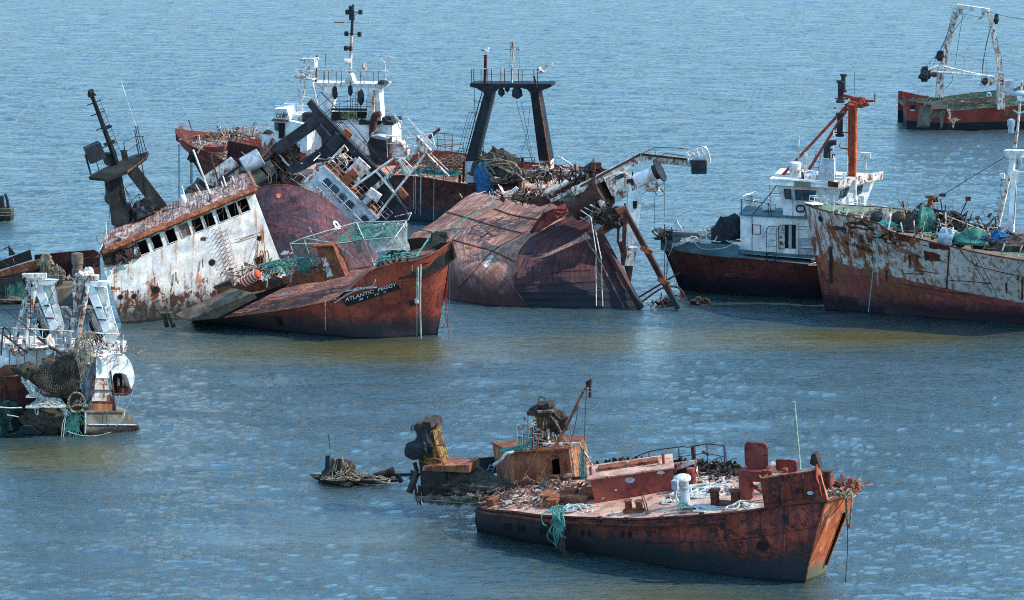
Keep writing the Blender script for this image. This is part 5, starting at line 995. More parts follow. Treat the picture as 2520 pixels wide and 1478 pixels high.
m = MB(); m.chaos(f(520, 430, -.5), (1.8, 1.6, .7), 80, R, .2, 1.2, .12); m.chaos(f(860, 400, .5), (2.2, 1.8, 1.2), 90, R, .3, 1.5, .12, flat=.6); part(K, 'deck_scrap', m, MT['debris'], kind='stuff')
m = MB(); m.lathe(f(640, 450, -.2), (1, -.6, 0), [(.75, 0), (.75, .1), (.5, .12), (.5, 1.4), (.75, 1.42), (.75, 1.5)], 16); part(K, 'windlass', m, MT['debris'], 40)
for x, y in ((290, 350), (350, 350)): m = MB(); m.tube([f(x, y + 30, 1.5), f(x - 12, y, 1.5), f(x + 10, y - 30, 1.5)], .17, 7); part(K, 'yellow_bitt', m, MT['yellow'], 30)
m = MB(); m.box(f(630, 545, -2.5), (1.9, .9, .5)); part(K, 'deck_locker', m, MT['coaming'])
m = MB(); m.tube([f(262, 150, 3.4), f(300, 260, 2.6), f(350, 370, 1.6)], .11, 6); part(K, 'anchor_davit', m, MT['rustd'], 30)
m = MB(); m.prism([f(160, 215, .8), f(205, 340, .8), f(150, 330, .3), f(118, 230, .3)], (.05, .1, 0)); part(K, 'bow_bracket', m, MT['rust'])
m = MB(); m.prism([f(820, 370, .5), f(850, 290, .5), f(905, 390, .5), f(880, 420, .5)], (0, .4, 0)); part(K, 'loose_plate', m, MT['debrisw']); m = MB(); m.prism([f(700, 320, 1), f(760, 300, 1), f(790, 350, 1), f(720, 370, 1)], (0, .3, 0)); part(K, 'loose_plate', m, MT['debrisw'])
m = MB(); m.tube([f(713, 235, 4.6), f(713, 315, 4.0)], .09, 5); m.tube([f(930, 275, 4.7), f(1215, 240, 4.7), f(1210, 320, 4.7)], .09, 5); m.tube([f(1265, 290, 2.5), f(1340, 235, 2.5), f(1465, 230, 2.5)], .06, 5); m.tube([f(1380, 235, 2.5), f(1380, 330, 2.5)], .06, 5); m.tube([f(1265, 290, 2.5), f(1265, 350, 2.5)], .06, 5); part(K, 'guard_rail', m, MT['white_thin'])
m = MB(); m.prism([f(1290, 330, -.5), f(1400, 350, -.5), f(1420, 560, -1.5), f(1290, 520, -1)], (0, 1.0, 0)); part(K, 'white_casing', m, MT['white']);
m = MB(); m.prism([f(1290, 335, -.6), f(1330, 305, -.6), f(1410, 350, -.6)], (0, .9, 0)); part(K, 'casing_roof', m, MT['rustd'])
m = MB(); m.tube([f(1410, 420, -1.2), f(1450, 440, -1.2), f(1470, 500, -1.2)], .28, 8, 8); part(K, 'vent_cowl', m, MT['white_rusty'], 40)
m = MB(); m.tube([f(127, 490, -.5), f(127, 1240, -.5)], .09, 6); solo('mooring_rope', 'dark rope falling straight from the tall bow at left to the water', 'rope', f, m, MT['ropedark'])
m = MB(); m.blob(f(305, 670, -2.2), (.4, .25, .5), .3, 2, flat=False)
for x in (290, 305, 322): m.tube([f(x, 690, -2.3), f(x - 2, 1050, -2.3)], .05, 4)
solo('hanging_net_rope', 'blue-black rope bunch hanging from the hawse of the tall bow', 'rope', f, m, MT['netblue'] if 0 else MT['weed'])
decal(f, K, hK.bvh, 'orange_mark', ell(635, 762, 22, 14), MT['orange'], .04)
# bridge
f.Z = 4
def pr(name, pts, y, th, mat, T=K, kind=None): m = MB(); m.prism([f(a, b_, y) for a, b_ in pts], (0, th, 0)); return part(T, name, m, mat)
pr('bridge_wing', [(705, 672), (780, 672), (800, 740), (705, 735)], -3.4, 2.6, MT['white'])
pr('bridge_front', [(700, 750), (790, 745), (905, 770), (905, 930), (830, 940), (700, 850)], -3.3, 3., MT['white'])
m = MB(); m.prism([f(682, 748, -3.9), f(785, 755, -3.9), f(780, 738, -3.0), f(700, 730, -3.0)], (0, .3, .06)); part(K, 'window_visor', m, MT['rustd'])
pr('bridge_door', [(732, 760), (768, 762), (764, 858), (730, 852)], -3.45, .1, MT['darkpit']); pr('bridge_window', [(706, 758), (728, 760), (728, 808), (706, 802)], -3.45, .1, MT['glass'])
pr('bridge_deck', [(700, 655), (960, 655), (960, 668), (715, 672), (700, 668)], 1.0, .2, MT['white_thin'])
pr('bridge_bulwark', [(730, 664), (950, 668), (950, 705), (790, 720), (735, 690)], .6, .15, MT['white_rusty'])
pr('bridge_side', [(790, 700), (930, 720), (930, 945), (830, 940), (790, 850)], -2.4, 3, MT['white'])
pr('vent_drum', [(876, 700), (940, 700), (935, 765), (876, 760)], -2.6, .7, MT['black']); pr('vent_drum', [(795, 715), (850, 712), (845, 750), (800, 745)], -2.7, .6, MT['grey'])
m = MB(); m.ladder(f(822, 850, -2.6), f(828, 740, -2.6), .4, (1, .2, 0), .035, .4); m.tube([f(755, 790, -3.5), f(760, 690, -3.5)], .05, 4); part(K, 'ladder', m, MT['rustd'])
pr('deckhouse', [(900, 755), (1225, 770), (1430, 770), (1430, 945), (1240, 960), (900, 960)], .2, 2.5, MT['white'])
pr('deckhouse_upper', [(1045, 690), (1280, 690), (1290, 760), (1045, 755)], .6, .2, MT['white_rusty'])
pr('deckhouse_band', [(1225, 745), (1435, 750), (1435, 772), (1225, 768)], .1, 2.4, MT['black'])
pr('deckhouse_opening', [(1060, 690), (1150, 690), (1145, 740), (1055, 745)], .5, .1, MT['darkpit']); pr('deckhouse_opening', [(1215, 690), (1270, 690), (1265, 730), (1215, 730)], .5, .1, MT['darkpit'])
pr('dark_casing', [(1290, 855), (1400, 860), (1385, 1010), (1310, 1020), (1275, 890)], -1.0, 1., MT['black']); pr('casing_roof', [(1290, 838), (1340, 836), (1405, 855), (1385, 866), (1310, 852)], -1.1, 1.3, MT['grey'])
m = MB(); m.tube([f(1312, 850, -.4), f(1315, 760, -.4), f(1325, 715, -.4), f(1358, 703, -.4)], [.75, .5], 10, 14); part(K, 'curved_funnel', m, MT['rustd'], 40)
m = MB(); m.bar(f(1240, 890, -1.6), f(1395, 742, -1.2), .3); part(K, 'derrick', m, MT['white_rusty']); m = MB(); m.blob(f(1398, 740, -1.2), (.5, .4, .35), .3, flat=False); part(K, 'derrick_head', m, MT['black'])
# weeds on the bridge deck
m = MB()
for (x, y, n, w_) in ((920, 700, 60, 26), (1165, 720, 70, 26), (780, 690, 20, 10), (855, 700, 25, 12)):
    for i in range(n): a_ = f(x + R.gauss(0, w_), y + 12, .3); h_ = R.uniform(.3, 1.0); m.face([a_, a_ + Vector((.06, 0, 0)), a_ + Vector((R.gauss(0, .15), R.gauss(0, .1), h_))])
solo('weeds', 'green weeds sprouting on the white bridge deck', 'weeds', f, m, surf('weed_leaves', lin(96, 116, 60), c2=lin(150, 150, 90), sc=4), kind='stuff')
# white gantry
f.Z = 20
gy = .2
m = MB(); m.prism([f(255, 820, gy), f(985, 832, gy), f(975, 858, gy), f(930, 868, gy), f(340, 852, gy), f(300, 838, gy)], (0, 1.2, 0)); part(K, 'gantry_beam', m, MT['white_thin'])
m = MB(); m.prism([f(370, 840, gy + .05), f(465, 845, gy + .05), f(420, 1130, gy + .05), f(300, 1110, gy + .05)], (0, 1.1, 0)); part(K, 'gantry_leg', m, MT['white'])
m = MB(); m.prism([f(790, 850, gy + .05), f(900, 865, gy + .05), f(925, 1220, gy + .05), f(780, 1220, gy + .05)], (0, 1.1, 0)); part(K, 'gantry_leg', m, MT['white'])
for P in ([(255, 820), (370, 845), (345, 900), (320, 860)], [(985, 832), (895, 860), (900, 910), (930, 870)]): m = MB(); m.prism([f(a, b_, gy + .3) for a, b_ in P], (0, .3, 0)); part(K, 'gantry_bracket', m, MT['white_thin'])
m = MB(); m.tube([f(845, 1110, gy - .2), f(848, 890, gy - .2)], .3, 8); part(K, 'exhaust_pipe', m, MT['white_rusty'], 40)
m = MB(); m.bar(f(440, 1080, gy + .3), f(865, 1085, gy + .3), .35, .25); part(K, 'gantry_crossbeam', m, MT['black'])
m = MB(); 
for x in (510, 590, 640, 720, 780): m.tube([f(x, 980, gy), f(x, 1080, gy)], .04, 4)
m.tube([f(450, 955, gy), f(600, 960, gy)], .06, 4); m.tube([f(440, 1000, gy), f(860, 1010, gy)], .04, 4); m.tube([f(440, 1050, gy), f(860, 1055, gy)], .04, 4); m.tube([f(450, 1040, gy), f(600, 1000, gy), f(690, 930, gy)], .04, 4, 8)
m.ladder(f(650, 1200, gy - .1), f(660, 860, gy - .1), .7, (1, 0, 0), .05, .5); m.ladder(f(690, 1200, gy), f(700, 870, gy), .5, (1, 0, 0), .04, .5); part(K, 'ladder', m, MT['black'])
for x, y, s in ((468, 915, .35), (620, 890, .3), (724, 960, .42)): m = MB(); m.blob(f(x, y, gy - .2), (s * .8, s * .5, s * 1.7), .15, 1.2, flat=False); m.tube([f(x, y - 95, gy), f(x, y, gy)], .05, 4); part(K, 'pulley_block', m, MT['black'])
m = MB(); L = [f(300, 815, gy - .1), f(985, 828, gy - .1)]
m.tube([f(290, 692, gy - .1), f(985, 706, gy - .1)], .12, 5); m.tube([f(290, 740, gy - .1), f(560, 745, gy - .1)], .05, 4); m.tube([f(900, 790, gy), f(985, 792, gy)], .08, 4); m.tube([f(900, 750, gy), f(985, 750, gy)], .06, 4); part(K, 'gantry_rail', m, MT['white_thin'])
m = MB()
for x in (358, 405, 480, 530, 655, 718, 755, 845, 895): m.tube([f(x, 700, gy), f(x, 825, gy)], .06, 4)
m.bar(f(288, 550, gy), f(280, 815, gy), .16); m.tube([f(376, 530, gy), f(365, 790, gy)], .05, 4); part(K, 'rail_posts', m, MT['rustd'])
m = MB(); m.prism([f(562, 810, gy), f(600, 735, gy), f(625, 735, gy), f(650, 812, gy)], (0, .8, 0)); part(K, 'mast_foot', m, MT['white'])
m = MB(); m.tube([f(618, 790, gy + .4), f(622, 640, gy + .4), f(632, 350, gy + .4), f(640, 200, gy + .4), f(648, 50, gy + .4)], [.34, .14], 8); part(K, 'mast', m, MT['white_rusty'], 30)
m = MB(); m.tube([f(632, 350, gy + .1), f(640, 200, gy + .1), f(648, 48, gy + .1)], [.28, .2], 6)
for (x0_, y0_, x1_, y1_) in ((590, 122, 720, 122), (580, 335, 710, 340), (575, 478, 620, 480)): m.tube([f(x0_, y0_, gy), f(x1_, y1_, gy)], .09, 5); m.box(f(x0_, y0_, gy), (.3, .3, .42)); m.box(f(x1_, y1_, gy), (.3, .3, .42))
m.tube([f(600, 130, gy), f(640, 165, gy), f(712, 125, gy)], .06, 4); m.box(f(632, 130, gy), (.4, .4, 1.3)); part(K, 'mast_yards', m, MT['black'])
m = MB(); m.tube([f(460, 222, gy + .4), f(560, 224, gy + .4)], .09, 5); part(K, 'aerial_bar', m, MT['rust']); m = MB(); m.tube([f(568, 222, gy + .4), f(808, 228, gy + .4)], .13, 5); m.blob(f(585, 608, gy), (.4, .3, .25), .1, flat=False); part(K, 'aerial_bar', m, MT['white_thin'])
m = MB(); m.tube([f(755, 810, gy), f(757, 680, gy)], .11, 5); m.blob(f(757, 660, gy), (.25, .25, .3), .1, flat=False); part(K, 'mast_lamp', m, MT['white_rusty'])
m = MB(); m.tube([f(965, 820, gy), f(965, 630, gy)], .13, 6); m.tube([f(965, 630, gy), f(890, 548, gy)], .1, 5); m.tube([f(965, 630, gy), f(1010, 575, gy)], .1, 5); m.tube([f(890, 548, gy), f(1050, 572, gy)], .12, 5)
for x in (892, 930, 1010, 1045): m.tube([f(x, 560, gy), f(x, 535, gy)], .04, 4)
part(K, 'aerial_mast', m, MT['white_thin']); m = MB(); m.lathe(f(945, 826, gy), (0, 0, 1), [(.6, 0), (.4, .25), (.1, .3)], 10); part(K, 'mast_base', m, MT['black'])
# radar platform on splayed legs
m = MB(); m.prism([f(70, 757, -1.5), f(120, 770, -2), f(245, 780, -1.8), f(285, 770, -1), f(270, 752, -.4), f(90, 748, -.4)], (0, 0, -.14)); part(K, 'radar_platform', m, MT['white_rusty'])
m = MB()
for a_, b_ in (((128, 780), (92, 1110)), ((170, 790), (140, 1120)), ((240, 780), (300, 1040)), ((108, 950), (280, 975)), ((180, 855), (150, 985))): m.tube([f(*a_, -1.2), f(*b_, -1.4)], .14, 6)
part(K, 'radar_tower_leg', m, MT['white_thin'])
m = MB(); m.tube([f(205, 775, -1.2), f(208, 660, -1.2)], .28, 8); m.box(f(218, 622, -1.2), (1.3, .9, .9)); m.tube([f(122, 596, -1.2), f(308, 580, -1.2)], .22, 7); part(K, 'radar_scanner', m, MT['white_thin'], 30)
m = MB(); m.tube([f(60, 688, -2), f(130, 690, -2), f(200, 705, -2), f(270, 700, -1.6), f(275, 650, -1), f(190, 650, -1)], .1, 5)
for a_, b_ in (((65, 690), (90, 755)), ((200, 705), (185, 765)), ((240, 655), (228, 770)), ((275, 650), (262, 770)), ((135, 650), (137, 700))): m.tube([f(*a_, -1.8), f(*b_, -1.8)], .07, 4)
m.blob(f(120, 735, -1.8), (.7, .3, .4), .2, flat=False); part(K, 'platform_rail', m, MT['white_thin'])
# after deck: rails and clutter between the gantries
f.Z = 22
m = MB(); m.chaos(f(60, 720, 1.5), (3.4, 2, 1.5), 190, R, .4, 2.4, .08, (2, .2, 3), .8); part(K, 'deck_scrap', m, MT['debris'], kind='stuff')
f.Z = 9
m = MB(); m.rail([f(0, 1090, 3.5), f(110, 1080, 3.5), f(200, 1085, 3.5)], 2.6, .05, 1.1, 3); m.rail([f(-250, 1130, 3.8), f(0, 1110, 3.8)], 2.4, .05, 1.2, 3); m.tube([f(20, 950, 3.5), f(20, 900, 3.5), f(110, 918, 3.5)], .06, 4); part(K, 'guard_rail', m, MT['rust'])
m = MB(); m.rail([f(350, 1060, 4), f(500, 1062, 4), f(620, 1068, 4), f(720, 1062, 4)], 1.1, .06, 1.4, 1); m.rail([f(290, 1060, 3), f(345, 1060, 3)], 2.2, .06, .8, 2); m.bar(f(628, 980, 4), f(630, 1065, 4), .3); m.tube([f(470, 1010, 4), f(505, 958, 4), f(508, 1010, 4)], .1, 5); m.tube([f(460, 1015, 3.9), f(515, 1010, 3.9)], .08, 5); part(K, 'guard_rail', m, MT['rustd'])
# black gantry
yL, yR = -4.0, -1.5
m = MB(); m.prism([f(240, 435, -3), f(840, 438, -3), f(842, 458, -3), f(745, 498, -3), f(685, 505, -3), f(660, 478, -3), f(600, 465, -3), f(470, 466, -3), f(420, 490, -3), f(405, 510, -3), f(345, 505, -3), f(285, 468, -3), f(240, 458, -3)], (0, 1.3, 0)); part(K, 'gantry_beam', m, MT['black'])
m = MB(); m.prism([f(345, 500, yL + 1.05), f(404, 508, yL + 1.05), f(388, 580, yL + 1.05), f(282, 1010, yL), f(205, 1008, yL)], (0, 1.2, 0)); part(K, 'gantry_leg', m, MT['black'])
m = MB(); m.prism([f(205, 1008, yL), f(282, 1010, yL), f(276, 1168, yL - .1), f(205, 1165, yL - .1)], (0, 1.2, 0)); part(K, 'gantry_leg_foot', m, MT['white'])
m = MB(); m.prism([f(222, 1168, yL - .12), f(276, 1168, yL - .12), f(272, 1240, yL - .2), f(222, 1240, yL - .2)], (0, 1.2, 0)); m.bar(f(166, 1110, yL - .3), f(162, 1170, yL - .3), .25); m.bar(f(195, 1010, yL - .2), f(190, 1165, yL - .2), .2); part(K, 'gantry_leg_foot', m, MT['rustd'])
m = MB(); m.prism([f(685, 500, -2.95), f(742, 495, -2.95), f(765, 620, -2.6), f(832, 1006, yR), f(748, 1005, yR)], (0, 1.2, 0)); part(K, 'gantry_leg', m, MT['black'])
m = MB(); m.bar(f(745, 500, -3.05), f(834, 1060, yR - .1), .12, .12); part(K, 'leg_edge', m, MT['rust'])
m = MB(); m.prism([f(748, 1005, yR), f(832, 1006, yR), f(832, 1180, yR), f(752, 1180, yR)], (0, 1.2, 0)); part(K, 'gantry_leg_foot', m, MT['white_rusty'])
m = MB(); m.tube([f(250, 328, -2.9), f(500, 322, -2.9), f(740, 330, -2.9)], .07, 5); part(K, 'gantry_rail', m, MT['white_thin'])
m = MB()
for x in (250, 268, 322, 372, 400, 468, 495, 545, 597, 625, 712, 738): m.tube([f(x, 330, -2.9), f(x, 432, -2.9)], .07, 4)
m.tube([f(250, 365, -2.9), f(738, 365, -2.9)], .04, 4); m.bar(f(356, 222, -2.6), f(350, 432, -2.6), .32); m.tube([f(560, 165, -2.6), f(600, 165, -2.6), f(604, 320, -2.6)], .03, 4); m.tube([f(585, 165, -2.6), f(588, 320, -2.6)], .03, 4); m.tube([f(540, 180, -2.6), f(533, 320, -2.6)], .03, 4)
m.bar(f(735, 470, -3.1), f(712, 380, -3.1), .18); part(K, 'gantry_rail', m, MT['rustd'])
m = MB(); m.tube([f(548, 430, -2.5), f(553, 300, -2.5), f(560, 105, -2.5)], [.2, .08], 7); m.tube([f(508, 180, -2.5), f(620, 184, -2.5)], .1, 5); m.box(f(548, 165, -2.5), (.2, .2, .9)); part(K, 'cross_mast', m, MT['white_rusty'])
m = MB(); m.tube([f(740, 328, -2.6), f(850, 290, -2.6)], .12, 5); m.tube([f(740, 345, -2.6), f(790, 325, -2.6)], .08, 5); m.tube([f(745, 400, -2.6), f(770, 370, -2.6), f(760, 300, -2.6), f(810, 300, -2.6)], .04, 4, 10); m.blob(f(768, 335, -2.7), (.35, .3, .3), .3, flat=False); part(K, 'swung_arm', m, MT['white_rusty'])
for x, y, s in ((474, 520, .32), (516, 492, .24), (590, 525, .5)): m = MB(); m.lathe(f(x, y + 26 * s * 2, -2.7), (0, 0, 1), [(.0, 0), (s, .3), (s * .9, 1.1 * s + .3), (s * .3, 1.9 * s + .3), (.05, 2.2 * s + .3)], 10); part(K, 'pulley_block', m, MT['black'], 40)
m = MB()
for a_, b_ in (((580, 560), (718, 1070)), ((615, 555), (722, 1075)), ((684, 600), (665, 790)), ((665, 790), (596, 1040)), ((650, 860), (718, 1070))): m.tube([f(*a_, -2.8), f(*b_, -2.6)], .035, 4)
m.tube([f(270, 450, -3.2), f(280, 740, -3.4), f(295, 900, -3.8)], .05, 4, 10); m.tube([f(300, 918, -4.4), f(90, 1110, -4.6)], .06, 4); part(K, 'rigging', m, MT['ropedark'])
m = MB(); m.tube([f(330, 500, -3.2), f(300, 600, -3.4), f(250, 800, -3.8), f(200, 980, -4.2)], .09, 5, 10)
for k in range(3): m.tube([f(235 + 22 * k, 645, -3.8), f(205 + 20 * k, 740, -4), f(150 + 22 * k, 960, -4.4)], .03, 4, 8)
for y in (645, 740, 830, 910): t_ = (y - 645) / 315; m.tube([f(232 - t_ * 85, y, -4), f(300 - t_ * 85, y + 12, -4)], .035, 4)
m.tube([f(265, 562, -3.4), f(330, 566, -3.4)], .06, 4); part(K, 'caged_ladder', m, MT['black'])
# seagull on the post
gm_ = Vector(f(355, 214, -2.6))
GL = thing('seagull', 'white seagull perched on the black post atop the black gantry', 'bird', f, at=gm_)
m = MB(); m.blob(gm_ + Vector((0, 0, .26)), (.34, .17, .17), .02, 1, 14, 9, flat=False); m.blob(gm_ + Vector((.27, 0, .45)), (.12, .1, .12), .02, 1, 10, 8, flat=False); m.tube([gm_ + Vector((.16, 0, .28)), gm_ + Vector((.27, 0, .45))], [.13, .08], 8); m.tube([gm_ + Vector((.02, .05, 0)), gm_ + Vector((.02, .05, .2))], .02, 4); m.tube([gm_ + Vector((.02, -.05, 0)), gm_ + Vector((.02, -.05, .2))], .02, 4); part(GL, 'body', m, MT['gull'], 60)
m = MB(); m.blob(gm_ + Vector((-.12, 0, .33)), (.34, .19, .1), .02, 1, 12, 8, flat=False); part(GL, 'wing', m, MT['gullw'], 60); m = MB(); m.tube([gm_ + Vector((.37, 0, .45)), gm_ + Vector((.5, 0, .42))], [.04, .01], 6); part(GL, 'beak', m, MT['beak'])
# after deck platform, rope heap, blue sheet
f.Z = 22
m = MB(); m.prism([f(590, 830, -5.2), f(630, 870, -5.4), f(1070, 815, -5.4), f(1040, 760, -4.6), f(600, 800, -4.6)], (0, 0, -.12)); part(K, 'net_platform', m, MT['white_rusty'])
for k in range(6): x = 620 + k * 88; m = MB(); m.bar(f(x, 815 - k * 10, -4.9), f(x + 40, 862 - k * 10, -5.4), .14, .1); part(K, 'platform_rib', m, MT['grey'])
m = MB(); m.bar(f(625, 872, -5.5), f(1075, 818, -5.5), .16); m.prism([f(560, 860, -4.4), f(1060, 820, -4.4), f(1060, 1000, -4.6), f(640, 1030, -4.6)], (0, .2, 0)); part(K, 'platform_skirt', m, MT['rustd'])
for x in (590, 1045): m = MB(); m.bar(f(x, 860, -5.1), f(x, 1040, -5.2), .3); part(K, 'platform_post', m, MT['debris'])
m = MB(); m.blob(f(720, 690, -4.2), (2.6, 1.1, 1.5), .35, 2.2, 26, 12, seed=3); m.blob(f(640, 650, -4), (1.3, 1, 1.6), .3, 2, 20, 10, seed=6); solo('dark_net_heap', 'charcoal net mound under thick rope loops beside the black gantry foot', 'fishing net', f, m, MT['netgrey'], 1)
m = MB()
for i in range(9):
    P_ = []; c_ = f(R.uniform(640, 960), R.uniform(600, 720), -5.0)
    for k in range(6): P_.append(c_ + Vector((1.5 * math.cos(k * 1.1 + i) + R.gauss(0, .2), -.2 * k * .5, .8 * math.sin(k * 1.1 + i) + R.gauss(0, .1))))
    m.tube(P_, .13, 6, 30)
m.tube([f(720, 620, -5.5), f(820, 670, -5.7), f(900, 715, -5.8), f(940, 690, -5.7), f(930, 660, -5.5)], .15, 7, 24); m.tube([f(940, 690, -5.6), f(1030, 760, -5.8), f(1085, 830, -5.9), f(1095, 1020, -5.9)], .15, 7, 24); m.tube([f(870, 560, -5.2), f(960, 590, -5.5), f(1040, 680, -5.6), f(1055, 745, -5.6)], .15, 7, 24); m.tube([f(530, 580, -5.2), f(600, 640, -5.5), f(670, 730, -5.6)], .12, 7, 20)
solo('thick_rope_heap', 'thick grey hawser loops piled on the white ribbed platform by the black gantry', 'rope', f, m, MT['rope'], 50)
m = MB(); m.blob(f(485, 850, -5.2), (.95, .5, 1.7), .2, 1.6, 20, 14, flat=False, seed=3); m.blob(f(520, 980, -5.2), (.4, .3, .9), .3, 2, 14, 10, flat=False, seed=1); solo('blue_tarpaulin', 'blue sheet bundle hanging between the gantry foot and the ribbed platform', 'tarpaulin', f, m, MT['netblue'] if 0 else surf('blue_sheet', lin(58, 108, 146), c2=lin(40, 80, 116), sc=3), 50)
m = MB(); m.prism([f(1040, 680, -2.2), f(1850, 690, -2.2), f(1850, 745, -2.2), f(1040, 720, -2.2)], (0, .5, 0)); part(K, 'white_girder', m, MT['white_rusty'])
m = MB(); m.prism([f(1060, 712, -2.3), f(1740, 730, -2.3), f(1740, 760, -2.3), f(1060, 735, -2.3)], (0, .4, 0)); part(K, 'girder_painted_shadow', m, MT['black'])  # black strip set along the girder in place of its shadow
m = MB(); m.chaos(f(1500, 830, -2.6), (5.5, 1.5, 1.6), 150, R, .3, 1.9, .12, flat=.6); part(K, 'deck_scrap', m, MT['debrisw'], kind='stuff')
m = MB(); m.chaos(f(1250, 830, -3.2), (4, 1.2, 1.2), 90, R, .3, 1.6, .12, flat=.6); part(K, 'deck_scrap', m, MT['debrisd'], kind='stuff')
m = MB(); m.tube([f(1575, 500, -2), f(1610, 475, -2), f(1700, 530, -2), f(1790, 590, -2), f(1835, 650, -2), f(1850, 700, -2)], .16, 6, 14); m.tube([f(1510, 655, -2), f(1640, 625, -2), f(1650, 670, -2)], .09, 5); part(K, 'bent_pipe', m, MT['white_rusty'], 30)
m = MB(); m.tangle(f(60, 590, -.5), (3.2, 1.2, 1.1), 16, .07, R, 10); solo('dark_hose_heap', 'brown hoses piled on the trawler deck left of the black gantry', 'hose', f, m, MT['debris'], 50)
f.Z = 13
m = MB(); m.tangle(f(1530, 850, -4.2), (2.8, .6, .7), 13, .1, R, 10); m.tube([f(1350, 760, -4.4), f(1380, 725, -4.4), f(1440, 725, -4.4), f(1530, 780, -4.4), f(1600, 850, -4.4)], .14, 7, 20); m.tube([f(1345, 760, -4.5), f(1400, 850, -4.5), f(1470, 880, -4.5)], .12, 7, 14); solo('turquoise_hose_heap', 'turquoise hoses heaped on the trawler deck behind the toppled white mast', 'hose', f, m, MT['teal'], 50)
m = MB()
for x, y0_, y1_ in ((1385, 790, 1250), (1370, 800, 1200), (1440, 760, 1260), (1435, 800, 1150), (1567, 860, 1310)): m.tube([f(x, y0_, -5.4), f(x - 4, y1_, -5.4)], .045, 4)
solo('hanging_ropes', 'pale ropes hanging down the trawler side right of the toppled black gantry', 'rope', f, m, MT['ropew'])
m = MB(); m.rail([f(1360, 860, -4.9), f(1500, 880, -4.9), f(1720, 900, -4.9)], 1.3, .06, .7, 2); m.rail([f(1610, 760, 1.5), f(1760, 770, 1.5)], 3.0, .06, 1.0, 4); part(K, 'guard_rail', m, MT['rust'])
m = MB(); m.rail([f(1110, 690, -2), f(1300, 700, -2), f(1420, 720, -1)], 2.0, .06, 1.1, 2); m.prism([f(1150, 540, -1), f(1240, 545, -1), f(1300, 640, -1), f(1290, 690, -1), f(1150, 690, -1)], (0, 1, 0)); part(K, 'after_bulwark', m, MT['white_rusty'])
# call sign
bk = MB(); bk.grid([[f.__call__(0, 0, 0)] * 2] * 2) if 0 else None
f.Z = 4; wm = MB(); wm.face([f(690, 660, -3.42), f(800, 660, -3.42), f(800, 750, -3.42), f(690, 750, -3.42)]); bw_ = BVHTree.FromPolygons(wm.v, wm.f)
text_on(f, K, bw_, 'CXWP', (714, 728), (784, 728), 28, MT['letterd'], 'call_sign', .015, off=.05)

# ================================================================== U: purple hull on its side with white bridge and toppled gantry
ux, uy = WP(760, 677); fU = Frame(ux, uy, 0); f = fU; f.Z = 0
U = thing('capsizing_trawler_wreck', 'trawler lying on its side, purple plating, white bridge with six tilted windows', 'shipwreck', f)
top = [(480, 545, 3.5), (560, 500, 2), (615, 474, 1.2), (655, 459, .8), (700, 455, .6), (745, 464, .6), (790, 484, .8), (835, 518, 1.2), (870, 556, 1.6), (905, 602, 2), (960, 660, 2.6)]
mid = [(470, 620, .5), (555, 585, -.5), (612, 562, -1.2), (660, 550, -1.6), (705, 545, -1.8), (750, 550, -1.8), (795, 560, -1.6), (838, 580, -1.2), (872, 605, -.7), (905, 640, 0), (955, 690, .8)]
low = [(455, 700, -1.5), (550, 690, -2.4), (610, 680, -3), (662, 672, -3.4), (708, 668, -3.6), (752, 668, -3.6), (798, 672, -3.4), (840, 682, -3), (874, 696, -2.4), (905, 715, -1.6), (950, 740, -.6)]
rw = [catmull([f(*p) for p in L], 40) for L in (top, mid, low)]
g3 = []
for i in range(40):
    c_ = catmull([rw[0][i], rw[1][i], rw[2][i]], 12); g3.append(c_)
m = MB(); m.grid(g3); hU = part(U, 'hull', m, MT['purple'], 60); bvU = BVHTree.FromPolygons(m.v, m.f)
m = MB(); m.tube(rw[0], .09, 5); part(U, 'gunwale', m, MT['rust'])
# foredeck hidden behind the plating, seen on edge
m = MB(); m.grid([rw[0], [p + Vector((0, 2.2, -.6)) for p in rw[0]]]); part(U, 'deck', m, MT['rustd'])
f.Z = 13
for x, y, rx, ry in ((190, 1100, 34, 44),): decal(f, U, bvU, 'hawse_ring', ell(x, y, rx, ry), MT['rustd'], .05); decal(f, U, bvU, 'hawse_plate', ell(x, y, rx * .7, ry * .75), MT['purple'], .09)
decal(f, U, bvU, 'torn_hole', [(5, 1060), (30, 1040), (58, 1055), (50, 1090), (15, 1095)], MT['orange'], .05); decal(f, U, bvU, 'torn_hole', [(18, 1070), (50, 1062), (45, 1092), (22, 1092)], MT['teal'], .08)
m = MB(); P_ = [(570, 1340), (572, 1325), (590, 1312), (615, 1325), (648, 1372), (645, 1392), (620, 1400), (600, 1395)]
decal(f, U, bvU, 'white_hatch_frame', P_, MT['white_thin'], .06); decal(f, U, bvU, 'hatch_opening', [(593, 1340), (606, 1338), (624, 1365), (618, 1372)], MT['darkpit'], .1)
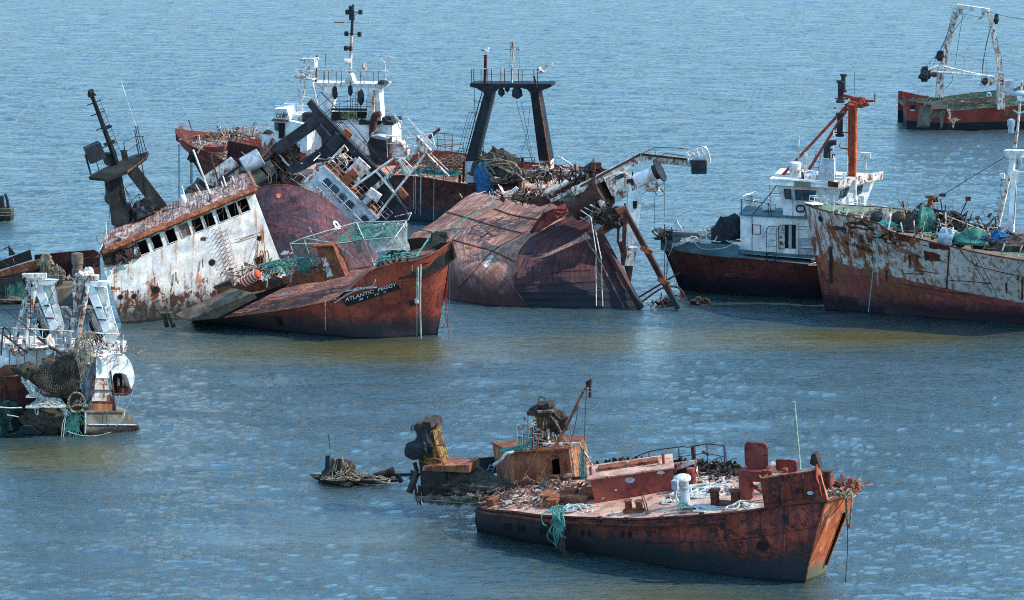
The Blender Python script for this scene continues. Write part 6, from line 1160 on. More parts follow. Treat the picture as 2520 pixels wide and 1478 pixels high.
# bridge front: axis along the windows (E) and up from deck to roof (N)
yb = 3.2
A_, B_, C_, D_ = f(480, 772, yb), f(1020, 1295, yb), f(800, 1440, yb), f(290, 985, yb)
m = MB(); m.prism([A_, B_, C_, f(560, 1240, yb), D_], (0, .15, 0)); part(U, 'bridge_front', m, MT['bridge_white'])
m = MB(); m.prism([A_, B_, B_ + Vector((.9, 3.6, .9)), A_ + Vector((.9, 3.6, .9))], (.06, 0, .06)); part(U, 'bridge_roof', m, MT['rust'])
m = MB(); m.bar(A_ + Vector((0, -.05, 0)), B_ + Vector((0, -.05, 0)), .3, .2); part(U, 'roof_edge', m, MT['bridge_white'])
m = MB(); m.prism([f(240, 975, yb + .1), f(400, 790, yb + .1), f(480, 772, yb + .1), f(290, 985, yb + .1)], (0, 2.4, 0)); part(U, 'bridge_side', m, MT['white_rusty'])
m = MB(); m.prism([f(300, 1010, yb - .5), f(440, 1000, yb - .5), f(560, 1130, yb - .5), f(520, 1150, yb - .5)], (0, .1, 0)); m.prism([f(560, 1240, yb - .4), f(760, 1300, yb - .4), f(800, 1360, yb - .4), f(740, 1380, yb - .4)], (0, .1, 0)); part(U, 'bridge_skirt', m, MT['white_rusty'])
ex = (B_ - A_).normalized(); nn = Vector((-ex.z, 0, ex.x)); 
for i, (x, y) in enumerate(((510, 945), (585, 1012), (658, 1090), (732, 1163), (806, 1237), (882, 1310))):
    c_ = f(x, y, yb - .06); w2, h2 = (.36, .36); q = [c_ - ex * w2 - nn * h2, c_ + ex * w2 - nn * h2, c_ + ex * w2 + nn * h2, c_ - ex * w2 + nn * h2]
    P_ = []
    for k in range(4):
        a1, b1 = q[k], q[(k + 1) % 4]; P_ += [a1.lerp(b1, .15), a1.lerp(b1, .85)]
    m = MB(); m.tube(P_ + [P_[0]], .045, 5); w_ = part(U, 'window', m, MT['white_rusty']); m = MB(); m.prism(P_, (0, .05, 0)); part(w_, 'pane', m, MT['glass'] if i != 4 else MT['bridge_white'])
m = MB(); c_ = f(655, 1085, yb - .1); m.tube([c_ + Vector((.28 * math.cos(t), 0, .28 * math.sin(t))) for t in [k * 6.283 / 14 for k in range(15)]], .03, 4); part(U, 'wiper_disc', m, MT['grey'])
m = MB(); m.tube([f(230, 840, yb - .8), f(350, 920, yb - .8), f(430, 910, yb - .8), f(460, 925, yb - .8), f(905, 1370, yb - .8)], .06, 5); m.tube([f(160, 900, yb - .8), f(350, 1030, yb - .8)], .04, 4)
for a_, b_ in (((240, 845), (190, 900)), ((300, 885), (230, 960)), ((355, 925), (250, 1000)), ((380, 960), (430, 1000)), ((820, 1320), (850, 1380))): m.tube([f(*a_, yb - .8), f(*b_, yb - .8)], .045, 4)
part(U, 'bridge_rail', m, MT['white_rusty'])
# railings on the roof (they rise toward the upper right)
def rail2(a, b, off, posts, r, mat, yv, name, mids=2):
    m = MB(); A2, B2_ = f(*a, yv), f(*b, yv); O = f(a[0] + off[0], a[1] + off[1], yv) - A2
    for k in range(mids + 1): m.tube([A2 + O * (k + 1) / (mids + 1), B2_ + O * (k + 1) / (mids + 1)], r, 4)
    for i in range(posts + 1): q_ = A2.lerp(B2_, i / posts); m.tube([q_, q_ + O], r, 4)
    part(U, name, m, mat)
rail2((500, 780), (1060, 1330), (100, -90), 12, .045, MT['white_rusty'], yb + .2, 'roof_rail', 2)
rail2((640, 760), (1240, 1330), (60, -60), 10, .04, MT['white_rusty'], yb + 2.4, 'roof_rail', 1)
# toppled black gantry: long arm with platform, two legs
yg = 4.6
m = MB(); m.prism([f(312, 165, yg), f(350, 122, yg), f(392, 165, yg), f(430, 215, yg), f(700, 500, yg), f(1080, 880, yg), f(1330, 1290, yg), f(1260, 1330, yg), f(1000, 1080, yg), f(640, 640, yg), f(560, 560, yg), f(500, 480, yg), f(440, 370, yg), f(395, 415, yg), f(380, 330, yg), f(365, 240, yg)], (.0, 1.2, 0)); part(U, 'gantry_arm', m, MT['black'])
m = MB(); m.bar(f(400, 345, yg - .1), f(0, 625, yg - .3), 1.25, .9, up=(0, 1, 0)); part(U, 'gantry_leg', m, MT['black'])
m = MB(); m.prism([f(396, 418, yg - 1), f(440, 365, yg - 1), f(560, 500, yg - 1), f(690, 440, yg - 1), f(740, 500, yg - 1), f(600, 640, yg - 1), f(490, 700, yg - 1), f(230, 845, yg - 1.2), f(120, 840, yg - 1.2), f(130, 800, yg - 1.2), f(420, 625, yg - 1), f(462, 580, yg - 1), f(455, 500, yg - 1)], (0, 1.0, 0)); part(U, 'gantry_leg', m, MT['black'])
m = MB(); m.bar(f(640, 480, yg - .9), f(540, 600, yg - .9), 1.3, 1.0, up=(0, 1, 0)); m.lathe(f(520, 660, yg - 1.1), (0, 1, 0), [(.8, 0), (.8, .8)], 14); part(U, 'gantry_knuckle', m, MT['black'])
m = MB(); m.prism([f(880, 930, yg - .5), f(960, 860, yg - .5), f(1290, 1200, yg - .5), f(1310, 1300, yg - .5), f(1230, 1330, yg - .5), f(1040, 1160, yg - .5)], (0, .8, 0)); m.prism([f(620, 650, yg), f(700, 600, yg), f(880, 830, yg), f(800, 880, yg)], (0, .8, 0)); part(U, 'gantry_underside', m, MT['black'])
rail2((520, 290), (1320, 1120), (-60, -240) if 0 else (-65, -70), 14, .055, MT['black'], yg - .2, 'gantry_rail', 2)
m = MB(); m.tube([f(400, 120, yg), f(455, 50, yg), f(800, 410, yg), f(1430, 1230, yg), f(1420, 1260, yg)], .07, 5); m.tube([f(430, 190, yg), f(530, 115, yg)], .06, 4); m.tube([f(470, 220, yg), f(600, 130, yg)] if 0 else [f(490, 260, yg), f(590, 175, yg)], .06, 4)
m.tube([f(480, 180, yg), f(560, 250, yg), f(1310, 960, yg)], .04, 4); m.tube([f(540, 290, yg), f(1300, 1080, yg)], .05, 4)
for k in range(9): a_ = f(560 + k * 96, 230 + k * 112, yg); b_ = f(500 + k * 96, 300 + k * 112, yg); m.tube([a_, b_], .05, 4)
m.tube([f(1240, 1130, yg), f(1330, 1220, yg)], .04, 4); m.tube([f(1260, 1200, yg), f(1380, 1100, yg)], .04, 4); m.tube([f(1200, 1170, yg), f(1320, 1290, yg)], .04, 4); m.tube([f(1420, 1240, yg), f(1430, 1330, yg)], .05, 4)
part(U, 'gantry_rail', m, MT['black'])
m = MB(); m.ladder(f(1150, 1180, yg - .3), f(560, 560, yg - .3), .9, (1, 0, 1), .06, .55); part(U, 'gantry_ladder', m, MT['ropedark'])
for P_ in ([(650, 455), (695, 408), (765, 470), (725, 522)], [(1195, 1030), (1240, 985), (1312, 1070), (1265, 1105)]): m = MB(); m.prism([f(a, b_, yg - 1.4) for a, b_ in P_], (0, .9, 0)); part(U, 'rusty_box', m, MT['orangerust'])
m = MB()
for i in range(5): a_ = f(800 + i * 26, 725 + i * 28, yg - .6); m.box(a_, (.5, .1, .35), Matrix.Rotation(.7, 3, 'Y'))
part(U, 'light_openings', m, MT['grey'])
# toppled white mast with platforms
yw = 3.8
m = MB(); m.tube([f(830, 1130, yw), f(1000, 980, yw), f(1150, 850, yw), f(1400, 620, yw), f(1510, 510, yw)], [.42, .3], 8); part(U, 'white_mast', m, MT['white_rusty'], 30)
m = MB(); m.tube([f(1500, 520, yw), f(1560, 460, yw), f(1625, 410, yw)], [.3, .2], 8); part(U, 'mast_tip', m, MT['rustd'], 30)
for a_, b_ in (((770, 985), (1000, 820)), ((1000, 820), (1360, 565)), ((1000, 1275), (1310, 870)), ((1310, 870), (1500, 630)), ((1000, 830), (1190, 1060)), ((1190, 730), (1290, 690))): m = MB(); m.tube([f(*a_, yw - .4), f(*b_, yw - .4)], .19, 7); part(U, 'mast_stay', m, MT['white_thin'], 30)
m = MB(); m.prism([f(1375, 520, yw - .8), f(1400, 480, yw - .8), f(1540, 630, yw - .8), f(1510, 660, yw - .8), f(1440, 640, yw - .8)], (0, 1.5, 0)); m.prism([f(1190, 740, yw - .8), f(1215, 690, yw - .8), f(1310, 850, yw - .8), f(1290, 880, yw - .8)], (0, 1.3, 0)); part(U, 'mast_platform', m, MT['white_rusty'])
m = MB()
for L in ([(1380, 500), (1440, 430), (1590, 600), (1520, 665)], [(1400, 480), (1470, 470), (1545, 455), (1580, 600)], [(1190, 700), (1250, 690), (1360, 800), (1320, 865)], [(1430, 470), (1580, 620)], [(1220, 690), (1335, 840)], [(1460, 440), (1420, 520)], [(1500, 490), (1450, 560)], [(1550, 550), (1500, 610)]): m.tube([f(*p, yw - .9) for p in L], .09, 5)
part(U, 'platform_rail', m, MT['white_thin'])
m = MB(); m.bar(f(1165, 262, yw), f(1370, 515, yw), .2); m.bar(f(1290, 285, yw), f(1450, 465, yw), .14); m.bar(f(1240, 400, yw), f(1330, 560, yw), .1); m.tube([f(1165, 262, yw), f(1225, 400, yw), f(1370, 520, yw)], .06, 4)
for k in range(5): m.tube([f(1200 + k * 38, 320 + k * 42, yw), f(1225 + k * 30, 395 + k * 30, yw)], .04, 4)
part(U, 'yard_arm', m, MT['white_thin'])
m = MB(); m.tube([f(1500, 660, yw), f(1715, 880, yw)], .2, 6); m.tube([f(1530, 650, yw), f(1710, 820, yw)], .08, 5); part(U, 'loose_spar', m, MT['white_rusty'], 30)
m = MB(); m.box(f(975, 1060, yw - 1), (1.1, .7, .7), Matrix.Rotation(.6, 3, 'Y')); m.lathe(f(880, 1140, yw - 1), (1, 0, .9), [(.25, 0), (.25, 1.0)], 8); part(U, 'radar_housing', m, MT['white_thin'])
m = MB(); m.box(f(810, 820, yw), (1.3, .8, 1.8), Matrix.Rotation(.75, 3, 'Y')); part(U, 'vent_box', m, MT['white_rusty'])
m = MB(); m.box(f(730, 890, yw - .2), (1.5, .8, .8), Matrix.Rotation(-.7, 3, 'Y')); part(U, 'vent_box', m, MT['rust'])
m = MB(); m.chaos(f(600, 740, yw), (2.0, .6, 1.2), 50, R, .4, 1.4, .09, flat=.8); part(U, 'roof_scrap', m, MT['white_rusty'], kind='stuff')
m = MB(); m.bar(f(520, 745, yw - .3), f(680, 575, yw - .3), .22); m.bar(f(560, 700, yw - .3), f(660, 620, yw - .3), .14); part(U, 'white_bar', m, MT['white_thin'])
# deck machinery on the standing deck, between purple hull and black legs
f.Z = 14
m = MB(); m.prism([f(480, 930, 4), f(620, 830, 4), f(850, 665, 4), f(970, 790, 4), f(700, 960, 4), f(690, 1080, 4), f(540, 1060, 4)], (0, .2, 0)); part(U, 'deck_bulwark', m, MT['white_rusty'])
m = MB(); m.prism([f(820, 940, 4.2), f(1000, 800, 4.2), f(1060, 830, 4.2), f(900, 980, 4.2)], (0, .2, 0)); part(U, 'deck_bulwark', m, MT['white_rusty'])
m = MB(); m.lathe(f(1030, 800, 3.6), (1, .2, .55), [(.7, 0), (.75, .05), (.75, 1.6), (.7, 1.65)], 16); part(U, 'grey_drum', m, MT['grey'], 40)
m = MB(); m.bar(f(900, 1010, 4), f(1500, 450, 5), .22); m.bar(f(960, 1030, 4), f(1480, 560, 5), .3, .3); m.bar(f(1180, 790, 3.8), f(1370, 590, 3.8), .12); part(U, 'deck_girder', m, MT['debris'])
m = MB(); m.prism([f(870, 1030, 5), f(1280, 720, 5), f(1700, 420, 5.6), f(1830, 500, 5.6), f(1830, 760, 5.6), f(1500, 900, 5), f(1380, 1020, 5), f(980, 1100, 5)], (0, .3, 0)); part(U, 'standing_deck', m, MT['rustd'])
m = MB(); m.prism([f(1080, 920, 4.2), f(1240, 800, 4.2), f(1390, 960, 4.2), f(1230, 1050, 4.2)], (0, .25, 0)); m.prism([f(1280, 790, 4.2), f(1400, 700, 4.2), f(1500, 860, 4.2), f(1420, 960, 4.2)], (0, .25, 0)); part(U, 'grating', m, MT['greyd'])
m = MB(); c_ = f(1560, 690, 4.4)
for i in range(75):
    a_ = f(R.uniform(1250, 1800), R.uniform(520, 900), 5.3 + R.gauss(0, .3)); L_ = R.uniform(.3, 1.8); t = R.choice((.75, -.75)) + R.gauss(0, .4); d_ = Vector((math.cos(t), R.gauss(0, .3), math.sin(t))) * L_ / 2; m.bar(a_ - d_, a_ + d_, R.uniform(.05, .2), R.uniform(.05, .4))
part(U, 'deck_scrap', m, MT['debris'], kind='stuff')
m = MB()
for i in range(70): a_ = f(R.uniform(980, 1600), R.uniform(700, 1000), 5.0 + R.gauss(0, .3)); L_ = R.uniform(.4, 1.6); t = R.choice((.75, -.75)) + R.gauss(0, .4); d_ = Vector((math.cos(t), R.gauss(0, .3), math.sin(t))) * L_ / 2; m.bar(a_ - d_, a_ + d_, R.uniform(.08, .3), R.uniform(.05, .6))
part(U, 'deck_scrap', m, MT['debrisd'], kind='stuff')
m = MB(); m.bar(f(1690, 365, 5), f(1830, 530, 5), .18); m.bar(f(1510, 600, 4.6), f(1680, 790, 4.6), .14); m.bar(f(1575, 700, 4.6), f(1670, 790, 4.6), .12); part(U, 'white_bar', m, MT['white_thin'])
m = MB(); m.tube([f(1385, 1000, 3.8), f(1390, 860, 3.8), f(1410, 860, 3.8), f(1425, 1000, 3.8), f(1400, 1040, 3.8), f(1385, 1000, 3.8)], .05, 5, 24); m.tube([f(1590, 880, 3.8), f(1600, 1000, 3.8), f(1660, 1020, 3.8), f(1700, 960, 3.8), f(1680, 900, 3.8), f(1620, 880, 3.8)], .05, 5, 24); m.tube([f(1440, 720, 3.8), f(1520, 800, 3.8), f(1600, 870, 3.8)], .04, 4, 10); m.tube([f(1495, 860, 3.8), f(1495, 1030, 3.8)], .03, 4); solo('hanging_rope', 'pale rope loops dangling above the purple hull edge', 'rope', f, m, MT['rope'], 50)
m = MB(); m.tangle(f(1190, 1100, 2.5), (.8, .2, .3), 5, .05, R, 6); solo('teal_rope', 'small teal rope scrap at the upper left corner of the purple hull', 'rope', f, m, MT['teal'])
m = MB(); m.grid(patch([f(150, 1220, 3.5), f(400, 940, 4.2), f(560, 1080, 4.2), f(640, 1120, 3.8)], 8, 5, 0, .3, 4)); part(U, 'side_plate', m, MT['weed'])
m = MB(); m.tube([f(570, 600, 3.5), f(640, 860, 3.5), f(715, 1110, 3.5)], [.08, .12], 6); m.tube([f(315, 1100, 3), f(640, 1110, 3)], .05, 4); part(U, 'thin_pole', m, MT['rustd'])
m = MB(); m.tube([f(1000, 590, 4), f(1100, 670, 4)], .04, 4); m.bar(f(1160, 750, 3.8), f(1150, 800, 3.8), .25); part(U, 'stanchion', m, MT['white_rusty'])
# ================================================================== Z: upturned hull with crane
zx_, zy_ = WP(1270, 757); fZ = Frame(zx_, zy_, 0); f = fZ; f.Z = 6
Zw = thing('upturned_hull_wreck', 'brown hull rolled over, flat planked bottom sloping up to green crane column and white crane', 'shipwreck', f)
C0 = [(330, 1255, 5), (350, 1080, 6), (250, 960, 8), (60, 870, 10), (100, 770, 12), (165, 735, 13.5), (370, 595, 15), (500, 490, 17), (580, 448, 18)]
C1 = [(430, 1290, 2.5), (440, 1100, 3.2), (430, 960, 5), (470, 830, 7.5), (530, 745, 9), (590, 690, 10), (700, 590, 12), (820, 500, 14), (900, 490, 15)]
C2 = [(650, 1318, .8), (610, 1180, 1.2), (600, 1050, 2.2), (660, 930, 4.5), (740, 840, 6.3), (800, 760, 7.8), (900, 670, 9.5), (1000, 590, 11), (1080, 520, 12)]
C3 = [(800, 1340, .2), (740, 1200, .6), (720, 1060, 1.5), (760, 950, 3.2), (830, 860, 4.8), (930, 760, 6.3), (1050, 660, 7.8), (1140, 600, 9), (1200, 545, 10)]
C4 = [(930, 1345, 0), (870, 1200, .2), (870, 1080, .8), (895, 980, 2), (930, 890, 3.2), (1010, 800, 4.6), (1100, 745, 5.6), (1200, 700, 6.3), (1300, 650, 7)]
C5 = [(1010, 1342, 0), (905, 1210, 0), (880, 1100, .3), (900, 985, 1.2), (940, 880, 2.4), (1020, 795, 3.6), (1150, 715, 4.7), (1280, 650, 5.3), (1400, 590, 5.8)]
cc = [catmull([f(*p) for p in C], 44) for C in (C0, C1, C2, C3, C4, C5)]
rows = []
for i in range(44): rows.append(catmull([c[i] for c in cc], 46))
for r_ in rows: pass
cols = [[rows[i][j] + Vector((0, .1 * noise.noise(rows[i][j] * .6), .08 * noise.noise(rows[i][j] * .8))) for i in range(44)] for j in range(46)]
m = MB(); m.grid([list(r_) for r_ in zip(*cols)]); m.grid([[c[0] for c in cols], [c[0] - Vector((0, 0, 2)) for c in cols]]); part(Zw, 'hull_bottom', m, MT['keel'], 60); bvZ = BVHTree.FromPolygons(m.v, m.f)
# welded seams across the bottom
f.Z = 6
def seam(pts, r=.1, nm='seam_strake', mat=None):
    P_ = []
    L = catmull([Vector((x, y, 0)) for x, y in pts], 36)
    for q in L:
        h_ = f.on(bvZ, q.x, q.y, .03)
        if h_ is not None: P_.append(h_)
    if len(P_) > 2: m = MB(); m.tube(P_, r, 5); part(Zw, nm, m, mat or MT['rustd'])
seam([(365, 600), (540, 650), (760, 720), (960, 765)]); seam([(410, 815), (600, 870), (720, 905), (890, 985)]); seam([(730, 575), (880, 625), (1070, 660)], .12)
seam([(160, 738), (300, 765)], .08); seam([(1040, 690), (960, 765), (720, 900), (560, 1080), (450, 1190)], .09); seam([(560, 720), (640, 670)], .07); seam([(620, 800), (760, 715)], .07)
seam([(745, 480), (600, 580), (480, 650), (330, 740), (180, 770)], .11, 'bilge_cable', MT['debris'])
m = MB(); P_ = [f.on(bvZ, x, y, .12) for x, y in ((800, 490), (700, 550), (590, 600), (520, 640), (430, 720), (340, 745))]; P_ = [p for p in P_ if p is not None]
if len(P_) > 2: m.tube(P_, .12, 6, 24); solo('teal_rope', 'dark teal rope running down the upturned planked bottom', 'rope', f, m, MT['tealnet'], 50)
decal(f, Zw, bvZ, 'bare_patch', [(640, 1020), (700, 935), (735, 935), (670, 1035)], MT['white_rusty'], .05); decal(f, Zw, bvZ, 'yellow_mark', [(490, 870), (560, 875), (545, 888), (500, 885)], MT['yellow'], .05)
# red fin between bottom and end face
m = MB(); m.prism([f(1020, 760, 3.4), f(1060, 690, 4.2), f(1130, 600, 4.6), f(1200, 570, 5), f(1310, 520, 5.4), f(1350, 585, 5), f(1190, 680, 4.4), f(1080, 750, 3.8)], (0, .15, 0)); part(Zw, 'skeg_plate', m, MT['coaming'])
m = MB(); m.tube([f(1020, 755, 3.2), f(1060, 690, 4), f(1125, 605, 4.4)], .25, 7, 10); part(Zw, 'skeg_edge', m, MT['rustd'])
# dark end face: lapped planks, curved
rim = cc[5]
RE = [(1880, 1338, -.2), (1800, 1200, .2), (1720, 1060, .8), (1650, 930, 1.4), (1590, 840, 2), (1530, 770, 2.6), (1480, 690, 3.6), (1440, 630, 4.8), (1405, 590, 5.8)]
re = catmull([f(*p) for p in RE], 44); g_ = []
for k in range(30):
    t_ = k / 29; g_.append([rim[i].lerp(re[i], t_) + Vector((0, -.35 * math.sin(math.pi * t_) * (1 - i / 44), .0)) for i in range(44)])
# planks: small steps across the face
for k, r_ in enumerate(g_):
    for i, p in enumerate(r_): p.y += .10 * ((i * .42) % 1.0)
m = MB(); m.grid([list(r_) for r_ in zip(*g_)]); m.grid([[r_[0] for r_ in g_], [r_[0] - Vector((0, 0, 2)) for r_ in g_]]); part(Zw, 'stern_face', m, MT['transom'], 20); bvE = BVHTree.FromPolygons(m.v, m.f)
# lit ridge wedge
P1, P2, P3 = [f(1000, 976, .4), f(1100, 938, 0), f(1250, 865, .1), f(1400, 790, .5), f(1440, 750, 1)], [f(1000, 978, .4), f(1120, 950, -.5), f(1250, 895, -.7), f(1380, 838, -.4), f(1480, 800, .3)], [f(1000, 980, .4), f(1120, 956, -.1), f(1250, 905, -.1), f(1390, 850, .2), f(1490, 806, .5)]
m = MB(); m.grid([catmull(P1, 14), catmull(P2, 14), catmull(P3, 14)]); part(Zw, 'buckled_ledge', m, MT['keel'])
for k, (a_, b_, c_) in enumerate((((1010, 1110), (1250, 1060), (1480, 1050)), ((960, 1200), (1200, 1160), (1560, 1130)), ((1090, 1270), (1300, 1230), (1600, 1180)), ((1440, 1310), (1600, 1240), (1700, 1180)), ((1120, 760), (1300, 680), (1440, 620)), ((1180, 800), (1350, 720), (1470, 670)), ((1060, 830), (1200, 760), (1300, 700)))):
    P_ = [f.on(bvE, q.x, q.y, .02) for q in catmull([Vector((*a_, 0)), Vector((*b_, 0)), Vector((*c_, 0))], 14)]; P_ = [p for p in P_ if p is not None]
    if len(P_) > 2: m = MB(); m.tube(P_, .055, 4); part(Zw, 'plank_edge', m, MT['rustd'])
# keel bars and poles
m = MB(); m.bar(f(1550, 770, 1.6), f(1868, 1345, -.9), .55, .5); part(Zw, 'keel_bar', m, MT['transom'])
m = MB(); m.tube([f(1435, 810, .2), f(1500, 900, -.6), f(1590, 1060, -.9), f(1740, 1345, -1)], .11, 6, 14); part(Zw, 'pale_bar', m, MT['debris'])
m = MB(); m.bar(f(1745, 590, -.6), f(2160, 1350, -1.6), .62, .45, w2=.7); part(Zw, 'long_leaning_bar', m, MT['brownhull'])
for k in (.4, .72): m = MB(); q_ = f(1745, 590, -.6).lerp(f(2160, 1350, -1.6), k); m.box(q_, (.9, .6, .35), Matrix.Rotation(.5, 3, 'Y')); part(Zw, 'bar_clamp', m, MT['rust'])
m = MB(); m.prism([f(1510, 765, 1), f(1560, 720, 1), f(1680, 670, 1), f(1690, 700, 1), f(1590, 770, 1), f(1560, 775, 1)], (0, .4, 0)); part(Zw, 'rusty_bracket', m, MT['rust']); m = MB(); m.prism([f(1670, 580, -.6), f(1750, 555, -.6), f(1770, 590, -.6), f(1700, 625, -.6)], (0, .6, 0)); part(Zw, 'rusty_bracket', m, MT['rust'])
m = MB(); m.chaos(f(1590, 660, .6), (1.5, .8, 1.0), 60, R, .4, 1.8, .12, flat=.8); m.blob(f(1640, 650, .6), (.9, .5, .7), .4, 2, flat=False); part(Zw, 'twisted_frames', m, MT['debrisd'])
m = MB(); m.ladder(f(1410, 600, 1.2), f(1590, 690, .6), .8, (.4, 0, 1), .06, .6); m.bar(f(1470, 540, 1), f(1590, 600, 1), .13); m.bar(f(1520, 590, .5), f(1600, 690, .5), .13); part(Zw, 'broken_frames', m, MT['white_rusty'])
# green column and white crane
g1_, g2_ = f(1370, 540, 3.2), f(1600, 420, 2.2)
m = MB(); d_ = g2_ - g1_; m.lathe(g1_ - d_ * .12, d_, [(1.15, 0), (1.1, d_.length * .6), (1.12, d_.length * .95), (1.3, d_.length * .97), (1.32, d_.length * 1.08), (1.0, d_.length * 1.1)], 22); part(Zw, 'crane_column', m, MT['green'], 40)
m = MB(); m.prism([f(1580, 340, 1.2), f(1690, 300, 1.2), f(1740, 290, 1.2), f(1850, 370, 1.2), f(1860, 420, 1.2), f(1760, 470, 1.2), f(1690, 520, 1.2), f(1640, 470, 1.2)], (0, 1.6, 0)); part(Zw, 'crane_head', m, MT['white_rusty'])
m = MB(); m.prism([f(1755, 345, 1.15), f(1800, 340, 1.15), f(1830, 375, 1.15), f(1800, 400, 1.15), f(1780, 370, 1.15), f(1760, 385, 1.15)], (0, .05, 0)); part(Zw, 'bare_rust_patch', m, MT['rustd'])
m = MB(); m.tube([f(1670, 330, 1.2), f(1730, 305, 1.2), f(1735, 318, 1.2), f(1680, 345, 1.2)], .12, 6); part(Zw, 'lifting_eye', m, MT['black'])
m = MB(); m.prism([f(1770, 450, .9), f(1868, 420, .9), f(1872, 480, .9), f(1862, 620, .9), f(1840, 820, .9), f(1770, 880, .9), f(1755, 700, .9)], (0, .9, 0)); part(Zw, 'crane_jib', m, MT['white'])
m = MB(); m.prism([f(1760, 880, .9), f(1838, 878, .9), f(1828, 940, .9), f(1750, 935, .9)], (0, .9, 0)); m.prism([f(1750, 938, .88), f(1828, 942, .88), f(1812, 1020, .88), f(1735, 1015, .88)], (0, .9, 0)); part(Zw, 'crane_jib_end', m, MT['white_rusty'])
m = MB(); m.prism([f(1738, 1018, 1), f(1808, 1020, 1), f(1790, 1140, 1), f(1775, 1140, 1), f(1750, 1060, 1)], (0, .6, 0)); part(Zw, 'jib_tip', m, MT['rustd'])
m = MB(); m.prism([f(1805, 515, .86), f(1838, 515, .86), f(1836, 572, .86), f(1808, 572, .86)], (0, .06, 0)); part(Zw, 'jib_opening', m, MT['darkpit'])
m = MB(); m.bar(f(1745, 560, .7), f(1735, 900, .7), .4); m.bar(f(1695, 650, .7), f(1690, 840, .7), .25); m.prism([f(1685, 840, .7), f(1745, 830, .7), f(1760, 930, .7), f(1735, 1020, .7), f(1715, 1010, .7), f(1712, 920, .7)], (0, .5, 0)); part(Zw, 'hydraulic_ram', m, MT['rustd'])
m = MB(); m.prism([f(1530, 520, .8), f(1555, 505, .8), f(1585, 520, .8), f(1625, 600, .8), f(1620, 615, .8), f(1560, 570, .8)], (0, .2, 0)); part(Zw, 'white_lug', m, MT['white_rusty'])
m = MB(); a_, b_ = f(1835, 360, 1.6), f(1985, 290, 1.0); m.lathe(a_, b_ - a_, [(.55, 0), (.55, (b_ - a_).length)], 14); part(Zw, 'jib_tube', m, MT['white'], 40)
m = MB(); a_, b_ = f(1975, 295, 1.0), f(2010, 278, .9); m.lathe(a_, b_ - a_, [(.56, 0), (.6, (b_ - a_).length), (.95, (b_ - a_).length * 1.02), (.95, (b_ - a_).length * 1.25)], 14); part(Zw, 'tube_end', m, MT['black'], 40)
m = MB()
for a_, b_ in (((1875, 460), (1960, 410)), ((1885, 440), (1940, 370)), ((1930, 420), (2050, 375)), ((1980, 335), (2000, 400)), ((2000, 400), (2060, 465)), ((2060, 465), (2000, 480)), ((2000, 480), (1960, 420)), ((1940, 360), (1960, 430)), ((1850, 530), (1985, 548))): m.tube([f(*a_, 1), f(*b_, 1)], .1, 5)
m.blob(f(1965, 410, 1), (.5, .3, .3), .4, 3, flat=False); part(Zw, 'broken_basket', m, MT['white_rusty'])
# long white boom reaching right, with its cage
m = MB(); m.bar(f(1340, 445, 2.2), f(1870, 175, 2.2), .75, .8); part(Zw, 'boom', m, MT['white_rusty']); m = MB(); m.bar(f(1870, 178, 2.2), f(2260, 218, 1.6), .8, .7); part(Zw, 'boom', m, MT['white_rusty'])
m = MB(); m.bar(f(1400, 400, 1.9), f(1865, 150, 1.9), .2); m.bar(f(1870, 152, 1.9), f(2230, 192, 1.4), .2); m.tube([f(1870, 150, 2.2), f(1975, 98, 2.2), f(2130, 102, 2.2), f(2230, 112, 1.8)], .06, 5); m.tube([f(1975, 98, 2.2), f(1982, 160, 2.2)], .05, 4); m.tube([f(2020, 165, 2.2), f(2060, 145, 2.2), f(2220, 165, 1.8)], .06, 5); part(Zw, 'boom_rail', m, MT['rustd'])
m = MB()
for k in range(5): x = 2225 + k * 36; m.tube([f(x, 135 - k * 11, 1.2), f(x + 22, 180 - k * 10, .9), f(x + 10 + k * 6, 238 - k * 8, 1.2)], .12, 5, 8)
for t_ in (0, .33, .66, 1): m.tube([f(2222 + 12 * t_, 140 + 95 * t_, 1.1), f(2370 + 22 * t_, 88 + 110 * t_, 1.0)], .08, 5)
m.tube([f(2335, 88, .8), f(2385, 120, .7), f(2408, 215, .8)], .11, 6, 10); m.tube([f(2380, 155, .9), f(2428, 152, .9)], .06, 4); part(Zw, 'boom_cage', m, MT['white_thin'])
m = MB(); m.box(f(2318, 248, 1), (1.1, .8, 1.0)); m.prism([f(2245, 200, 1.4), f(2290, 245, 1.4), f(2290, 285, 1.4), f(2275, 270, 1.4)], (0, .4, 0)); m.box(f(2330, 238, .55), (.5, .1, .5)) ; part(Zw, 'floodlight', m, MT['black'])
# white tubes and scrap between hull and boom
m = MB(); m.tube([f(1140, 455, 4), f(1480, 275, 4)], .42, 9); part(Zw, 'white_tube', m, MT['white'], 30); m = MB(); m.bar(f(1150, 480, 3.4), f(1550, 280, 3.4), .5, .35); m.bar(f(1530, 240, 3.4), f(1555, 300, 3.4), .4); m.box(f(1522, 240, 3.4), (.75, .5, .45)); part(Zw, 'dark_girder', m, MT['rustd'])
m = MB(); m.bar(f(1170, 515, 3), f(1420, 390, 3), .45, .3); part(Zw, 'white_girder', m, MT['white_rusty']); m = MB(); m.lathe(f(1455, 290, 4), f(1490, 265, 4) - f(1455, 290, 4), [(.5, 0), (.5, .8)], 10); part(Zw, 'tube_end', m, MT['black'], 40)
m = MB(); m.prism([f(1000, 520, 6), f(1120, 440, 5), f(1170, 530, 4.5), f(1080, 560, 5)], (0, .4, 0)); part(Zw, 'dark_plate', m, MT['brownhull'])
m = MB(); m.prism([f(810, 470, 10), f(900, 405, 10), f(920, 420, 10), f(910, 445, 10), f(830, 485, 10)], (0, .5, 0)); part(Zw, 'white_plate', m, MT['white_thin'])
